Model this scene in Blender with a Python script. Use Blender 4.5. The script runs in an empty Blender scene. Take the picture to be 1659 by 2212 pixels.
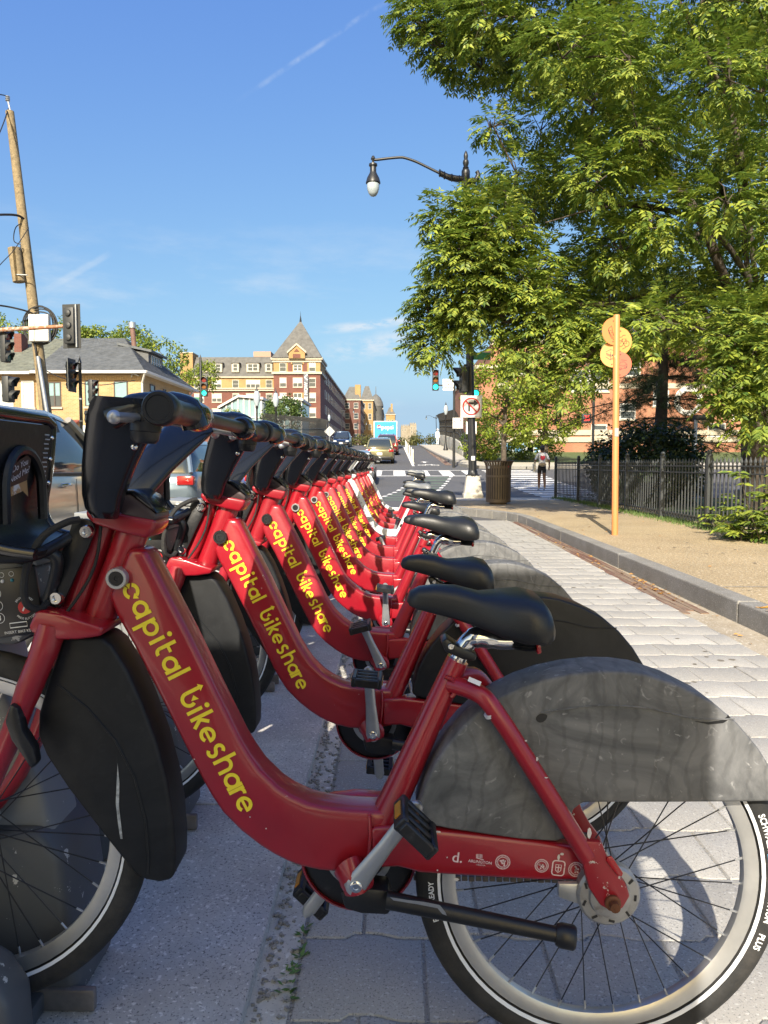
import bpy, bmesh, math, random
from mathutils import Vector, Matrix

R = math.radians
PI = math.pi
V = Vector
rnd = random.Random(11)
scene = bpy.context.scene
col = scene.collection

# ------------------------------------------------------------------ camera
CAM_Z, FPX, PITCH, YAW = 1.09, 1600.0, math.atan(103 / 1600), 0.01279
cam_data = bpy.data.cameras.new('camera')
cam_data.sensor_fit = 'VERTICAL'
cam_data.sensor_height = 36.0
cam_data.sensor_width = 27.0
cam_data.lens = 36.0 * FPX / 2212.0
cam_data.clip_start = 0.02
cam_data.clip_end = 4000
cam = bpy.data.objects.new('camera', cam_data)
cam.location = (0, 0, CAM_Z)
cam.rotation_euler = (PI / 2 - PITCH, 0, YAW)
col.objects.link(cam)
scene.camera = cam

# ------------------------------------------------------------------ sun, sky, exposure
SUN_EL, SUN_DX, SUN_DY = R(34), 0.165, 1.0          # light travels towards +Y, slightly +X
sun_data = bpy.data.lights.new('sun', 'SUN')
sun_data.energy = 4.1
sun_data.angle = R(0.5)
sun_data.color = (1.0, 0.92, 0.79)
sun = bpy.data.objects.new('sun', sun_data)
_h = math.hypot(SUN_DX, SUN_DY)
_d = V((SUN_DX / _h * math.cos(SUN_EL), SUN_DY / _h * math.cos(SUN_EL), -math.sin(SUN_EL)))
sun.rotation_euler = _d.to_track_quat('-Z', 'Y').to_euler()
sun.location = (-4, -20, 15)
col.objects.link(sun)

world = bpy.data.worlds.new('World')
scene.world = world
world.use_nodes = True
wn, wl = world.node_tree.nodes, world.node_tree.links
wn.clear()
w_out = wn.new('ShaderNodeOutputWorld')
w_bg = wn.new('ShaderNodeBackground')
w_bg.inputs['Strength'].default_value = 0.103
sky = wn.new('ShaderNodeTexSky')
sky.sky_type = 'NISHITA'
sky.sun_disc = False
sky.sun_elevation = SUN_EL
sky.sun_rotation = math.atan2(-SUN_DX, -SUN_DY)
sky.altitude = 50
sky.air_density = 1.0
sky.dust_density = 3.5
sky.ozone_density = 3.0
# thin cirrus and old contrails, spread over the whole dome
tc = wn.new('ShaderNodeTexCoord')
sep = wn.new('ShaderNodeSeparateXYZ')
wl.new(tc.outputs['Generated'], sep.inputs[0])


def wmath(op, a, b=None, c=None):
    n = wn.new('ShaderNodeMath')
    n.operation = op
    for i, x in enumerate((a, b, c)):
        if x is None:
            continue
        if isinstance(x, (int, float)):
            n.inputs[i].default_value = x
        else:
            wl.new(x, n.inputs[i])
    return n.outputs[0]


def wnoise(scale, detail, rough, sx, sy, sz, off=0.0):
    mp = wn.new('ShaderNodeMapping')
    mp.inputs['Scale'].default_value = (sx, sy, sz)
    mp.inputs['Location'].default_value = (off, off * .7, off * .3)
    wl.new(tc.outputs['Generated'], mp.inputs[0])
    n = wn.new('ShaderNodeTexNoise')
    n.inputs['Scale'].default_value = scale
    n.inputs['Detail'].default_value = detail
    n.inputs['Roughness'].default_value = rough
    wl.new(mp.outputs[0], n.inputs['Vector'])
    return n.outputs['Fac']


def wrange(x, a, b, c=0.0, d=1.0):
    n = wn.new('ShaderNodeMapRange')
    n.interpolation_type = 'SMOOTHSTEP'
    for i, k in zip((1, 2, 3, 4), (a, b, c, d)):
        n.inputs[i].default_value = k
    wl.new(x, n.inputs[0])
    return n.outputs[0]


# the lowest, murkiest band of the model sky is skipped: the air there reads as pale as just above it
lowest = wn.new('ShaderNodeCombineXYZ')
wl.new(sep.outputs['X'], lowest.inputs[0])
wl.new(sep.outputs['Y'], lowest.inputs[1])
wl.new(wmath('MAXIMUM', sep.outputs['Z'], .075), lowest.inputs[2])
_nrm = wn.new('ShaderNodeVectorMath')
_nrm.operation = 'NORMALIZE'
wl.new(lowest.outputs[0], _nrm.inputs[0])
wl.new(_nrm.outputs[0], sky.inputs['Vector'])
cirrus = wmath('MULTIPLY', wrange(wnoise(3.2, 9, .62, 1, 1, 3.6, 2.35), .52, .74),
               wmath('MULTIPLY', wrange(sep.outputs['Z'], .015, .07), wrange(sep.outputs['Z'], .36, .12)))


def contrail(p, q, width, soft):
    """a straight trail between two sky directions p and q"""
    p, q = V(p).normalized(), V(q).normalized()
    n = p.cross(q).normalized()
    t = (q - p * p.dot(q)).normalized()
    def dot(v):
        nd = wn.new('ShaderNodeVectorMath')
        nd.operation = 'DOT_PRODUCT'
        wl.new(tc.outputs['Generated'], nd.inputs[0])
        nd.inputs[1].default_value = v
        return nd.outputs['Value']
    d = wmath('ABSOLUTE', wmath('ADD', dot(n), wmath('MULTIPLY', wmath('SUBTRACT', wnoise(14, 5, .6, 1, 1, 1, 1.1), .5), width * 1.2)))
    along = math.asin(max(-1, min(1, q.dot(t))))
    line = wrange(d, width, width * (1 - soft))
    a = dot(t)
    return wmath('MULTIPLY', line, wmath('MULTIPLY', wrange(a, -.02, along * .35), wrange(a, along * 1.03, along * .8)))


def sky_dir(x, y):
    """direction of a point of the sky as seen from the station"""
    f = V((-math.sin(YAW) * math.cos(PITCH), math.cos(YAW) * math.cos(PITCH), -math.sin(PITCH)))
    r = V((math.cos(YAW), math.sin(YAW), 0))
    u = r.cross(f)
    return f + r * ((x - 829.5) / FPX) + u * ((1106 - y) / FPX)


trails = wmath('ADD', wmath('MULTIPLY', contrail(sky_dir(105, 622), sky_dir(240, 545), .0055, .8), .22),
               wmath('MULTIPLY', contrail(sky_dir(520, 212), sky_dir(860, -15), .0042, .95), wmath('MULTIPLY', wrange(wnoise(30, 4, .6, 1, 1, 1, .4), .3, .65), .30)))
wisps = wmath('ADD', wmath('MULTIPLY', contrail(sky_dir(690, 716), sky_dir(925, 684), .009, .95), wmath('MULTIPLY', wrange(wnoise(22, 5, .65, 1, 1, 3, .9), .34, .62), .95)),
              wmath('MULTIPLY', contrail(sky_dir(700, 770), sky_dir(935, 722), .026, .98), wmath('MULTIPLY', wrange(wnoise(16, 6, .68, 1, 1, 2.5, 3.1), .40, .66), .85)))
trails = wmath('ADD', trails, wisps)
veil = wmath('MINIMUM', wmath('ADD', wmath('MULTIPLY', cirrus, .7), trails), .8)
# the camera's tone for the sky: each channel compressed a little, over the whole dome
sepc = wn.new('ShaderNodeSeparateColor')
comb = wn.new('ShaderNodeCombineColor')
wl.new(sky.outputs[0], sepc.inputs[0])
for _i, (_e, _m) in enumerate(((1.064, .713), (.894, .970), (.324, 2.469))):
    wl.new(wmath('MULTIPLY', wmath('POWER', sepc.outputs[_i], _e), _m), comb.inputs[_i])
mixc = wn.new('ShaderNodeMix')
mixc.data_type = 'RGBA'
wl.new(veil, mixc.inputs['Factor'])
wl.new(comb.outputs[0], mixc.inputs['A'])
mixc.inputs['B'].default_value = (3.4, 3.8, 4.2, 1)
wl.new(mixc.outputs['Result'], w_bg.inputs['Color'])
wl.new(w_bg.outputs[0], w_out.inputs['Surface'])

scene.view_settings.view_transform = 'Standard'
scene.view_settings.look = 'None'
scene.view_settings.exposure = 1.12
scene.view_settings.gamma = 1.0
scene.view_settings.use_curve_mapping = False
scene.cycles.max_bounces = 6
scene.cycles.diffuse_bounces = 3
scene.cycles.glossy_bounces = 3
scene.cycles.transmission_bounces = 4
scene.cycles.transparent_max_bounces = 8
scene.cycles.caustics_reflective = False
scene.cycles.caustics_refractive = False
scene.cycles.use_denoising = True


# ------------------------------------------------------------------ places
def px(x, y, Y):
    """point on the vertical plane at distance Y that a sight line meets (survey helper)"""
    d = sky_dir(x, y)
    t = Y / d.y
    return V((d.x * t, Y, CAM_Z + d.z * t))


PROFILE = [(-60, 0), (24, 0), (28, .05), (33, .24), (38, .56), (45, .95), (60, 1.72), (90, 3.3), (110, 3.9), (150, 4.3), (400, 4.6), (900, 4.8)]


def gz(Y):
    for (a, za), (b, zb) in zip(PROFILE, PROFILE[1:]):
        if Y <= b:
            t = max(0, min(1, (Y - a) / (b - a)))
            return za + (zb - za) * t
    return PROFILE[-1][1]


# ------------------------------------------------------------------ materials
MATS = {}


def rgb(h):
    """#rrggbb in sRGB to linear"""
    h = h.lstrip('#')
    c = [int(h[i:i + 2], 16) / 255 for i in (0, 2, 4)]
    return tuple(x / 12.92 if x <= .04045 else ((x + .055) / 1.055) ** 2.4 for x in c)


def mat(name, c, rough=.6, metal=0.0, var=.12, scale=8.0, bump=0.0, bscale=None, c2=None, emit=None, spec=None, coat=0.0,
        trans=0.0, wear=None, wscale=6.0, wpos=(.62, .68), detail=6.0, alpha=None, coords='Object', rvar=0.0):
    """principled material: base colour varied by noise, optional second colour for worn patches, optional bump"""
    if name in MATS:
        return MATS[name]
    m = bpy.data.materials.new(name)
    m.use_nodes = True
    nt = m.node_tree
    b = nt.nodes['Principled BSDF']
    b.inputs['Roughness'].default_value = rough
    b.inputs['Metallic'].default_value = metal
    if spec is not None:
        b.inputs['Specular IOR Level'].default_value = spec
    if coat:
        b.inputs['Coat Weight'].default_value = coat
        b.inputs['Coat Roughness'].default_value = .08
    if trans:
        b.inputs['Transmission Weight'].default_value = trans
    if emit:
        b.inputs['Emission Color'].default_value = (*emit[:3], 1)
        b.inputs['Emission Strength'].default_value = emit[3]
    if alpha is not None:
        b.inputs['Alpha'].default_value = alpha
    c = c if len(c) == 3 else c[:3]
    tcn = nt.nodes.new('ShaderNodeTexCoord')
    info = nt.nodes.new('ShaderNodeObjectInfo')
    addv = nt.nodes.new('ShaderNodeVectorMath')
    addv.operation = 'ADD'
    mulr = nt.nodes.new('ShaderNodeMath')
    mulr.operation = 'MULTIPLY'
    mulr.inputs[1].default_value = 37.0
    nt.links.new(info.outputs['Random'], mulr.inputs[0])
    nt.links.new(tcn.outputs[coords], addv.inputs[0])
    nt.links.new(mulr.outputs[0], addv.inputs[1])
    vec = addv.outputs[0]
    last = None
    if var > 0 or c2:
        n = nt.nodes.new('ShaderNodeTexNoise')
        n.inputs['Scale'].default_value = scale
        n.inputs['Detail'].default_value = detail
        n.inputs['Roughness'].default_value = .6
        nt.links.new(vec, n.inputs['Vector'])
        rp = nt.nodes.new('ShaderNodeValToRGB')
        rp.color_ramp.elements[0].position = .3
        rp.color_ramp.elements[1].position = .7
        lo = c2 if c2 else tuple(x * (1 - var) for x in c)
        hi = c if c2 else tuple(min(1, x * (1 + var)) for x in c)
        rp.color_ramp.elements[0].color = (*lo, 1)
        rp.color_ramp.elements[1].color = (*hi, 1)
        nt.links.new(n.outputs['Fac'], rp.inputs[0])
        last = rp.outputs[0]
    if wear:
        n = nt.nodes.new('ShaderNodeTexNoise')
        n.inputs['Scale'].default_value = wscale
        n.inputs['Detail'].default_value = 8
        n.inputs['Roughness'].default_value = .65
        nt.links.new(vec, n.inputs['Vector'])
        mr = nt.nodes.new('ShaderNodeMapRange')
        mr.inputs[1].default_value, mr.inputs[2].default_value = wpos
        nt.links.new(n.outputs['Fac'], mr.inputs[0])
        mx = nt.nodes.new('ShaderNodeMix')
        mx.data_type = 'RGBA'
        nt.links.new(mr.outputs[0], mx.inputs['Factor'])
        if last:
            nt.links.new(last, mx.inputs['A'])
        else:
            mx.inputs['A'].default_value = (*c, 1)
        mx.inputs['B'].default_value = (*wear, 1)
        last = mx.outputs['Result']
    if last:
        nt.links.new(last, b.inputs['Base Color'])
    else:
        b.inputs['Base Color'].default_value = (*c, 1)
    if rvar:
        n = nt.nodes.new('ShaderNodeTexNoise')
        n.inputs['Scale'].default_value = 7
        n.inputs['Detail'].default_value = 7
        nt.links.new(vec, n.inputs['Vector'])
        mr = nt.nodes.new('ShaderNodeMapRange')
        mr.inputs[1].default_value, mr.inputs[2].default_value = .35, .68
        mr.inputs[3].default_value, mr.inputs[4].default_value = rough - rvar, rough + rvar
        nt.links.new(n.outputs['Fac'], mr.inputs[0])
        nt.links.new(mr.outputs[0], b.inputs['Roughness'])
    if bump:
        n = nt.nodes.new('ShaderNodeTexNoise')
        n.inputs['Scale'].default_value = bscale or scale * 4
        n.inputs['Detail'].default_value = 5
        nt.links.new(vec, n.inputs['Vector'])
        bp = nt.nodes.new('ShaderNodeBump')
        bp.inputs['Strength'].default_value = bump
        bp.inputs['Distance'].default_value = .01
        nt.links.new(n.outputs['Fac'], bp.inputs['Height'])
        nt.links.new(bp.outputs[0], b.inputs['Normal'])
    m['nodes_ready'] = True
    MATS[name] = m
    return m


# ------------------------------------------------------------------ mesh builder
class MB:
    def __init__(self):
        self.v, self.f = [], []

    def add(self, vs, fs):
        o = len(self.v)
        self.v += [tuple(p) for p in vs]
        self.f += [tuple(i + o for i in q) for q in fs]
        return self

    def box(self, x0, x1, y0, y1, z0, z1):
        return self.add([(x0, y0, z0), (x1, y0, z0), (x1, y1, z0), (x0, y1, z0), (x0, y0, z1), (x1, y0, z1), (x1, y1, z1), (x0, y1, z1)],
                        [(0, 3, 2, 1), (4, 5, 6, 7), (0, 1, 5, 4), (1, 2, 6, 5), (2, 3, 7, 6), (3, 0, 4, 7)])

    def cbox(self, c, s, M=None):
        h = [x / 2 for x in s]
        vs = [V((sx * h[0], sy * h[1], sz * h[2])) for sz in (-1, 1) for sx, sy in ((-1, -1), (1, -1), (1, 1), (-1, 1))]
        if M is not None:
            vs = [M @ p for p in vs]
        c = V(c)
        return self.add([p + c for p in vs], [(0, 3, 2, 1), (4, 5, 6, 7), (0, 1, 5, 4), (1, 2, 6, 5), (2, 3, 7, 6), (3, 0, 4, 7)])

    def tube(self, pts, r, n=10, caps=True, flat=1.0, up=None):
        """round tube along points; r a number or one per point; flat squeezes the second axis"""
        pts = [V(p) for p in pts]
        rs = r if isinstance(r, (list, tuple)) else [r] * len(pts)
        rings, prev = [], None
        for i, p in enumerate(pts):
            t = (pts[min(i + 1, len(pts) - 1)] - pts[max(i - 1, 0)])
            t = t.normalized() if t.length > 1e-9 else V((0, 0, 1))
            if prev is None:
                a = V(up) if up else (V((0, 0, 1)) if abs(t.z) < .9 else V((1, 0, 0)))
                a = (a - t * a.dot(t)).normalized()
            else:
                a = prev - t * prev.dot(t)
                a = a.normalized() if a.length > 1e-6 else prev
            prev = a
            b = t.cross(a)
            rings.append([p + a * (rs[i] * math.cos(k * 2 * PI / n)) + b * (rs[i] * flat * math.sin(k * 2 * PI / n)) for k in range(n)])
        vs = [q for g in rings for q in g]
        fs = []
        for i in range(len(pts) - 1):
            for k in range(n):
                a, b = i * n + k, i * n + (k + 1) % n
                fs.append((a, b, b + n, a + n))
        if caps:
            fs.append(tuple(range(n))[::-1])
            fs.append(tuple((len(pts) - 1) * n + k for k in range(n)))
        return self.add(vs, fs)

    def lathe(self, prof, n=16, M=None, caps=True):
        """profile (radius, height) turned round z, then moved by M"""
        vs, fs = [], []
        for r, z in prof:
            vs += [V((r * math.cos(k * 2 * PI / n), r * math.sin(k * 2 * PI / n), z)) for k in range(n)]
        for i in range(len(prof) - 1):
            for k in range(n):
                a, b = i * n + k, i * n + (k + 1) % n
                fs.append((a, b, b + n, a + n))
        if caps:
            fs.append(tuple(range(n))[::-1])
            fs.append(tuple((len(prof) - 1) * n + k for k in range(n)))
        if M is not None:
            vs = [M @ p for p in vs]
        return self.add(vs, fs)

    def ring(self, prof, n=48, M=None):
        """closed profile (radius, offset) turned round z: tyre, rim"""
        vs, fs = [], []
        m = len(prof)
        for k in range(n):
            a = k * 2 * PI / n
            vs += [V((r * math.cos(a), r * math.sin(a), z)) for r, z in prof]
        for k in range(n):
            for j in range(m):
                a, b = k * m + j, k * m + (j + 1) % m
                c, d = ((k + 1) % n) * m + j, ((k + 1) % n) * m + (j + 1) % m
                fs.append((a, c, d, b))
        if M is not None:
            vs = [M @ p for p in vs]
        return self.add(vs, fs)

    def prism(self, front, back):
        """two matching outlines joined by a band"""
        n = len(front)
        fs = [tuple(range(n)), tuple(range(n, 2 * n))[::-1]]
        for i in range(n):
            j = (i + 1) % n
            fs.append((j, i, n + i, n + j))
        return self.add(list(front) + list(back), fs)

    def extrude(self, poly, d):
        d = V(d)
        poly = [V(p) for p in poly]
        return self.prism(poly, [p + d for p in poly])

    def loft(self, rings, caps=True, closed=True):
        n = len(rings[0])
        vs = [p for g in rings for p in g]
        fs = []
        for i in range(len(rings) - 1):
            for k in range(n if closed else n - 1):
                a, b = i * n + k, i * n + (k + 1) % n
                fs.append((a, b, b + n, a + n))
        if caps:
            fs.append(tuple(range(n))[::-1])
            fs.append(tuple((len(rings) - 1) * n + k for k in range(n)))
        return self.add(vs, fs)

    def sphere(self, c, r, n=12, m=8, s=(1, 1, 1)):
        prof = [(max(1e-4, r * math.sin(PI * i / m)), -r * math.cos(PI * i / m)) for i in range(m + 1)]
        return self.lathe(prof, n, Matrix.Translation(V(c)) @ Matrix.Diagonal((*s, 1)), caps=False)

    def mesh(self, name, off=None, bevel=0.0, seg=2, smooth=True, angle=38, fix=True):
        me = bpy.data.meshes.new(name)
        vs = self.v if off is None else [(x - off.x, y - off.y, z - off.z) for x, y, z in self.v]
        me.from_pydata(vs, [], self.f)
        if bevel or fix:
            bm = bmesh.new()
            bm.from_mesh(me)
            if fix:
                bmesh.ops.recalc_face_normals(bm, faces=bm.faces)
            if bevel:
                ed = [e for e in bm.edges if len(e.link_faces) == 2 and e.calc_face_angle(0) > R(25)]
                bmesh.ops.bevel(bm, geom=ed, offset=bevel, segments=seg, affect='EDGES', profile=.5, clamp_overlap=True)
            bm.to_mesh(me)
            bm.free()
        if smooth:
            me.polygons.foreach_set('use_smooth', [True] * len(me.polygons))
            me.set_sharp_from_angle(angle=R(angle))
        return me

    def build(self, name, m, parent=None, **k):
        off = BASE.get(parent.name) if parent else None
        me = self.mesh(name, off, **k)
        return link(name, me, m, parent)


BASE = {}


def link(name, me, m, parent=None):
    o = bpy.data.objects.new(name, me)
    col.objects.link(o)
    if m is not None and not me.materials:
        me.materials.append(m if not isinstance(m, str) else MATS[m])
    if parent:
        o.parent = parent
        if parent.name in BASE:
            BASE[o.name] = BASE[parent.name]
    return o


def tag(o, label=None, cat=None, group=None, kind=None):
    for k, x in (('label', label), ('category', cat), ('group', group), ('kind', kind)):
        if x:
            o[k] = x
    return o


def thing(name, label, cat, base=(0, 0, 0), group=None, local=False):
    """an Empty at a thing's base; its parts are given in world coordinates unless local"""
    o = bpy.data.objects.new(name, None)
    o.empty_display_size = .1
    o.location = base
    col.objects.link(o)
    tag(o, label, cat, group)
    BASE[o.name] = V((0, 0, 0)) if local else V(base)
    return o


def copy_tree(o, parent=None):
    c = o.copy()
    col.objects.link(c)
    c.parent = parent
    BASE[c.name] = BASE.get(o.name, V((0, 0, 0)))
    for ch in o.children:
        copy_tree(ch, c)
    return c


def struct(name, mb, m, **k):
    o = mb.build(name, m, None, **k)
    o['kind'] = 'structure'
    return o


ROTX = Matrix.Rotation(PI / 2, 4, 'X')     # z axis -> -y


def axle(c, r=None):
    """frame whose z axis points to -Y (towards the street side that faces the station), at c"""
    return Matrix.Translation(V(c)) @ ROTX


def arc(cx, cy, r, a0, a1, n=12):
    return [(cx + r * math.cos(R(a0 + (a1 - a0) * i / n)), cy + r * math.sin(R(a0 + (a1 - a0) * i / n))) for i in range(n + 1)]


def smooth_path(pts, n=5):
    """Catmull-Rom through points"""
    pts = [V(p) for p in pts]
    out = []
    for i in range(len(pts) - 1):
        p0, p1, p2, p3 = pts[max(i - 1, 0)], pts[i], pts[i + 1], pts[min(i + 2, len(pts) - 1)]
        for k in range(n):
            t = k / n
            out.append(.5 * ((2 * p1) + (p2 - p0) * t + (2 * p0 - 5 * p1 + 4 * p2 - p3) * t * t + (3 * p1 - p0 - 3 * p2 + p3) * t ** 3))
    out.append(pts[-1])
    return out
# ------------------------------------------------------------------ surface materials
def speckle(name, c, dark, light, scale=160, rough=.85, bump=.25, amount=(.36, .42), stain=None, sscale=2.0, bdist=.006, lot=(.88, 1.1)):
    """stone-like ground: base colour, dark and light grains, broad stains"""
    m = bpy.data.materials.new(name)
    m.use_nodes = True
    nt = m.node_tree
    N, L = nt.nodes, nt.links
    b = N['Principled BSDF']
    b.inputs['Roughness'].default_value = rough
    g = N.new('ShaderNodeNewGeometry')
    info = N.new('ShaderNodeObjectInfo')

    def noise(s, d=4, r=.6):
        n = N.new('ShaderNodeTexNoise')
        n.inputs['Scale'].default_value = s
        n.inputs['Detail'].default_value = d
        n.inputs['Roughness'].default_value = r
        L.new(g.outputs['Position'], n.inputs['Vector'])
        return n.outputs['Fac']

    def rng(x, a, b_):
        n = N.new('ShaderNodeMapRange')
        n.inputs[1].default_value, n.inputs[2].default_value = a, b_
        L.new(x, n.inputs[0])
        return n.outputs[0]

    def mix(f, a, b_):
        n = N.new('ShaderNodeMix')
        n.data_type = 'RGBA'
        L.new(f, n.inputs['Factor'])
        for k, x in (('A', a), ('B', b_)):
            if isinstance(x, tuple):
                n.inputs[k].default_value = (*x, 1)
            else:
                L.new(x, n.inputs[k])
        return n.outputs['Result']
    n1 = noise(scale, 3, .7)
    n2 = noise(scale * .6, 2, .6)
    n3 = noise(sscale, 6, .65)
    cl = mix(rng(info.outputs['Random'], 0, 1), tuple(x * lot[0] for x in c), tuple(min(1, x * lot[1]) for x in c))
    cl = mix(rng(n3, .35, .7), cl, stain or tuple(x * .8 for x in c))
    cl = mix(rng(n1, amount[1], amount[0]), cl, dark)
    cl = mix(rng(n2, .6, .68), cl, light)
    L.new(cl, b.inputs['Base Color'])
    bp = N.new('ShaderNodeBump')
    bp.inputs['Strength'].default_value = bump
    bp.inputs['Distance'].default_value = bdist
    L.new(n1, bp.inputs['Height'])
    L.new(bp.outputs[0], b.inputs['Normal'])
    MATS[name] = m
    return m


M_PAVER = speckle('paver_stone', (.41, .395, .36), (.19, .185, .18), (.50, .49, .46), 190, stain=(.34, .325, .295), sscale=2.6, lot=(.80, 1.12), amount=(.38, .43))
M_GRAVEL = speckle('joint_gravel', (.40, .385, .35), (.12, .115, .11), (.55, .54, .51), 190, bump=.9, bdist=.012)
M_ASPHALT = speckle('asphalt', (.105, .105, .107), (.05, .05, .052), (.2, .2, .2), 120, stain=(.08, .08, .082), sscale=.5)
M_CURB = speckle('curb_granite', (.25, .242, .225), (.12, .115, .105), (.40, .39, .37), 150, stain=(.17, .16, .14), sscale=3, lot=(.97, 1.03))
M_AGG = speckle('exposed_aggregate', (.44, .345, .21), (.15, .11, .065), (.68, .58, .42), 62, bump=1.0, amount=(.38, .47), stain=(.345, .265, .155), sscale=.8, bdist=.01)
M_GUTTER = speckle('gutter_concrete', (.42, .37, .29), (.24, .2, .15), (.6, .56, .48), 90, stain=(.30, .25, .18), sscale=3.5)
M_PLATE = speckle('coated_steel_plate', (.58, .555, .51), (.18, .175, .17), (.76, .73, .68), 150, rough=.6, amount=(.38, .43), stain=(.42, .40, .37), sscale=4.5)
M_CONC = speckle('pale_concrete', (.50, .47, .40), (.32, .29, .24), (.62, .6, .54), 90, stain=(.42, .38, .31), sscale=3)
M_RBRICK = mat('gutter_brick', (.13, .058, .042), .9, var=.35, scale=30, bump=.3, wear=(.30, .25, .18), wscale=7, wpos=(.42, .66), coords='Generated')
M_PAINT = mat('road_paint_white', (.74, .73, .70), .7, var=.08, scale=20, wear=(.28, .28, .28), wscale=16, wpos=(.60, .70))
M_GREEN = mat('road_paint_green', (.10, .17, .10), .8, var=.3, scale=6, wear=(.11, .11, .11), wscale=7, wpos=(.42, .58))
M_YPAINT = mat('curb_paint_yellow', (.72, .36, .05), .75, var=.2, scale=20, wear=(.25, .24, .22), wscale=12, wpos=(.52, .6))
M_LAWN = mat('lawn_soil', (.075, .11, .03), .95, var=.4, scale=3, bump=.4)


def strip(pts, zoff=0.0):
    """flat sheet from an outline (x, y), following the street's rise"""
    mb = MB()
    mb.add([(x, y, gz(y) + zoff) for x, y in pts], [tuple(range(len(pts)))])
    return mb


def quads(mb, x0, x1, y0, y1, z, step=2.0):
    n = max(1, int(abs(y1 - y0) / step))
    for i in range(n):
        a, b = y0 + (y1 - y0) * i / n, y0 + (y1 - y0) * (i + 1) / n
        mb.add([(x0, a, gz(a) + z), (x1, a, gz(a) + z), (x1, b, gz(b) + z), (x0, b, gz(b) + z)], [(0, 1, 2, 3)])
    return mb


# ground: one sheet to the horizon
mb = MB()
ys = [-60, -10, 0, 10, 20] + [24 + 1.5 * i for i in range(30)] + [70, 75, 80, 85, 90, 95, 100, 110, 120, 135, 150, 200, 300, 400, 900, 3000]
xs = [-1500, -300, -60, -20, -8, 0, 8, 20, 60, 300, 1500]
for y in ys:
    for x in xs:
        mb.v.append((x, y, gz(y)))
nx = len(xs)
for j in range(len(ys) - 1):
    for i in range(nx - 1):
        a = j * nx + i
        mb.f.append((a, a + 1, a + nx + 1, a + nx))
struct('road', mb, M_ASPHALT, fix=False, angle=60)

# paving bed, gutter, brick strip
struct('paver_bed', MB().extrude([(-.285, -1.5, .0228), (2.05, -1.5, .0228), (2.05, 3, .0228), (2.172, 14.1, .0228), (-.285, 14.1, .0228)], (0, 0, -.08)), M_GRAVEL, smooth=False)
mb = MB().add([(2.0, -1.5, .0145), (2.335, -1.5, .0145), (2.335, 13.9, .0145), (2.14, 13.9, .0145), (2.06, 7, .0145)], [(0, 1, 2, 3, 4)])
struct('gutter', mb, M_GUTTER)
struct('dock_edge_strip', MB().box(-.287, -.205, -1.5, 12.5, -.05, .0245), speckle('old_mortar', (.60, .57, .50), (.25, .23, .2), (.74, .72, .66), 120, stain=(.42, .39, .33), sscale=9), smooth=False)
mb = MB()
k = 0
y = 5.3
while y < 13.6:
    cx = 2.075 + .012 * (y - 5.3)
    for c in range(3):
        off = .1 if c % 2 else 0
        x0 = cx + .004 + c * .066
        mb.cbox((x0 + .03, y + off + .1, .016), (.060, .192, .012), Matrix.Rotation(rnd.uniform(-.03, .03), 3, 'Z'))
    y += .2
o = mb.build('gutter_bricks', M_RBRICK, None, smooth=False)
tag(o, 'worn red brick edging strip set along the gutter beside the pavers', 'brick edging', kind='stuff')

# interlocking pavers, wavy long edges, laid in running bond
PP, PR, AMP = .266, .25, .017


def wav(x):
    t = (x / PP) % 1.0
    if t < .36:
        return 0
    if t < .42:
        return AMP * (t - .36) / .06
    if t < .62:
        return AMP
    if t < .80:
        return AMP * (1 - (t - .62) / .18)
    return 0


def paver_mesh(x0, x1, name):
    g = .0035
    n = 14
    X = [x0 + g + (x1 - x0 - 2 * g) * i / n for i in range(n + 1)]
    lo = [(x, wav(x) + g) for x in X]
    hi = [(x, wav(x) + PR - g) for x in X]
    poly = lo + hi[::-1]
    cxx, cyy = (x0 + x1) / 2, PR / 2 + AMP / 2
    def ring(inset, z):
        out = []
        for x, y in poly:
            sx = cxx + (x - cxx) * (1 - inset / ((x1 - x0) / 2))
            sy = cyy + (y - cyy) * (1 - inset / (PR / 2))
            out.append(V((sx - x0, sy, z)))
        return out
    mb = MB()
    mb.loft([ring(0, -.03), ring(0, -.004), ring(.0022, -.001), ring(.006, 0)], caps=True)
    return mb.mesh(name, angle=30)


pave = bpy.data.objects.new('paver_pavement', None)
col.objects.link(pave)
pave['kind'] = 'structure'
shapes = {0: paver_mesh(0, PP, 'paver'), 1: paver_mesh(PP / 2, PP * 1.5, 'paver')}
for s in shapes.values():
    s.materials.append(M_PAVER)
count, far_mb = 0, MB()
rows = int((14.0 - .85) / PR)
for r in range(rows):
    y0 = .85 + r * PR
    half = r % 2
    edge = 2.04 + .012 * max(0, y0 - 3)
    x = -.2 - (PP / 2 if half else 0)
    while x < edge:
        xa, xb = max(x, -.2), min(x + PP, edge + .02)
        if xb - xa > .05:
            whole = abs(xb - xa - PP) < 1e-6
            if count < 300 and y0 < 9.6:
                ph = x + .2
                me = shapes[half] if whole else paver_mesh(xa + .2, xb + .2, 'paver')
                if not whole:
                    me.materials.append(M_PAVER)
                o = bpy.data.objects.new('paver', me)
                col.objects.link(o)
                o.parent = pave
                o.location = (xa, y0, .0265 + rnd.uniform(-.0012, .0012))
                o.rotation_euler = (rnd.uniform(-.004, .004), rnd.uniform(-.004, .004), 0)
                count += 1
            else:
                g = .004
                n = 6
                X = [xa + g + (xb - xa - 2 * g) * i / n for i in range(n + 1)]
                z = .0265 + rnd.uniform(-.001, .001)
                lo = [V((q, y0 + wav(q + .2) + g, z)) for q in X]
                hi = [V((q, y0 + PR + wav(q + .2) - g, z)) for q in X]
                far_mb.add(lo + hi, [(i, i + 1, n + 2 + i, n + 1 + i) for i in range(n)])
        x += PP
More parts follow.
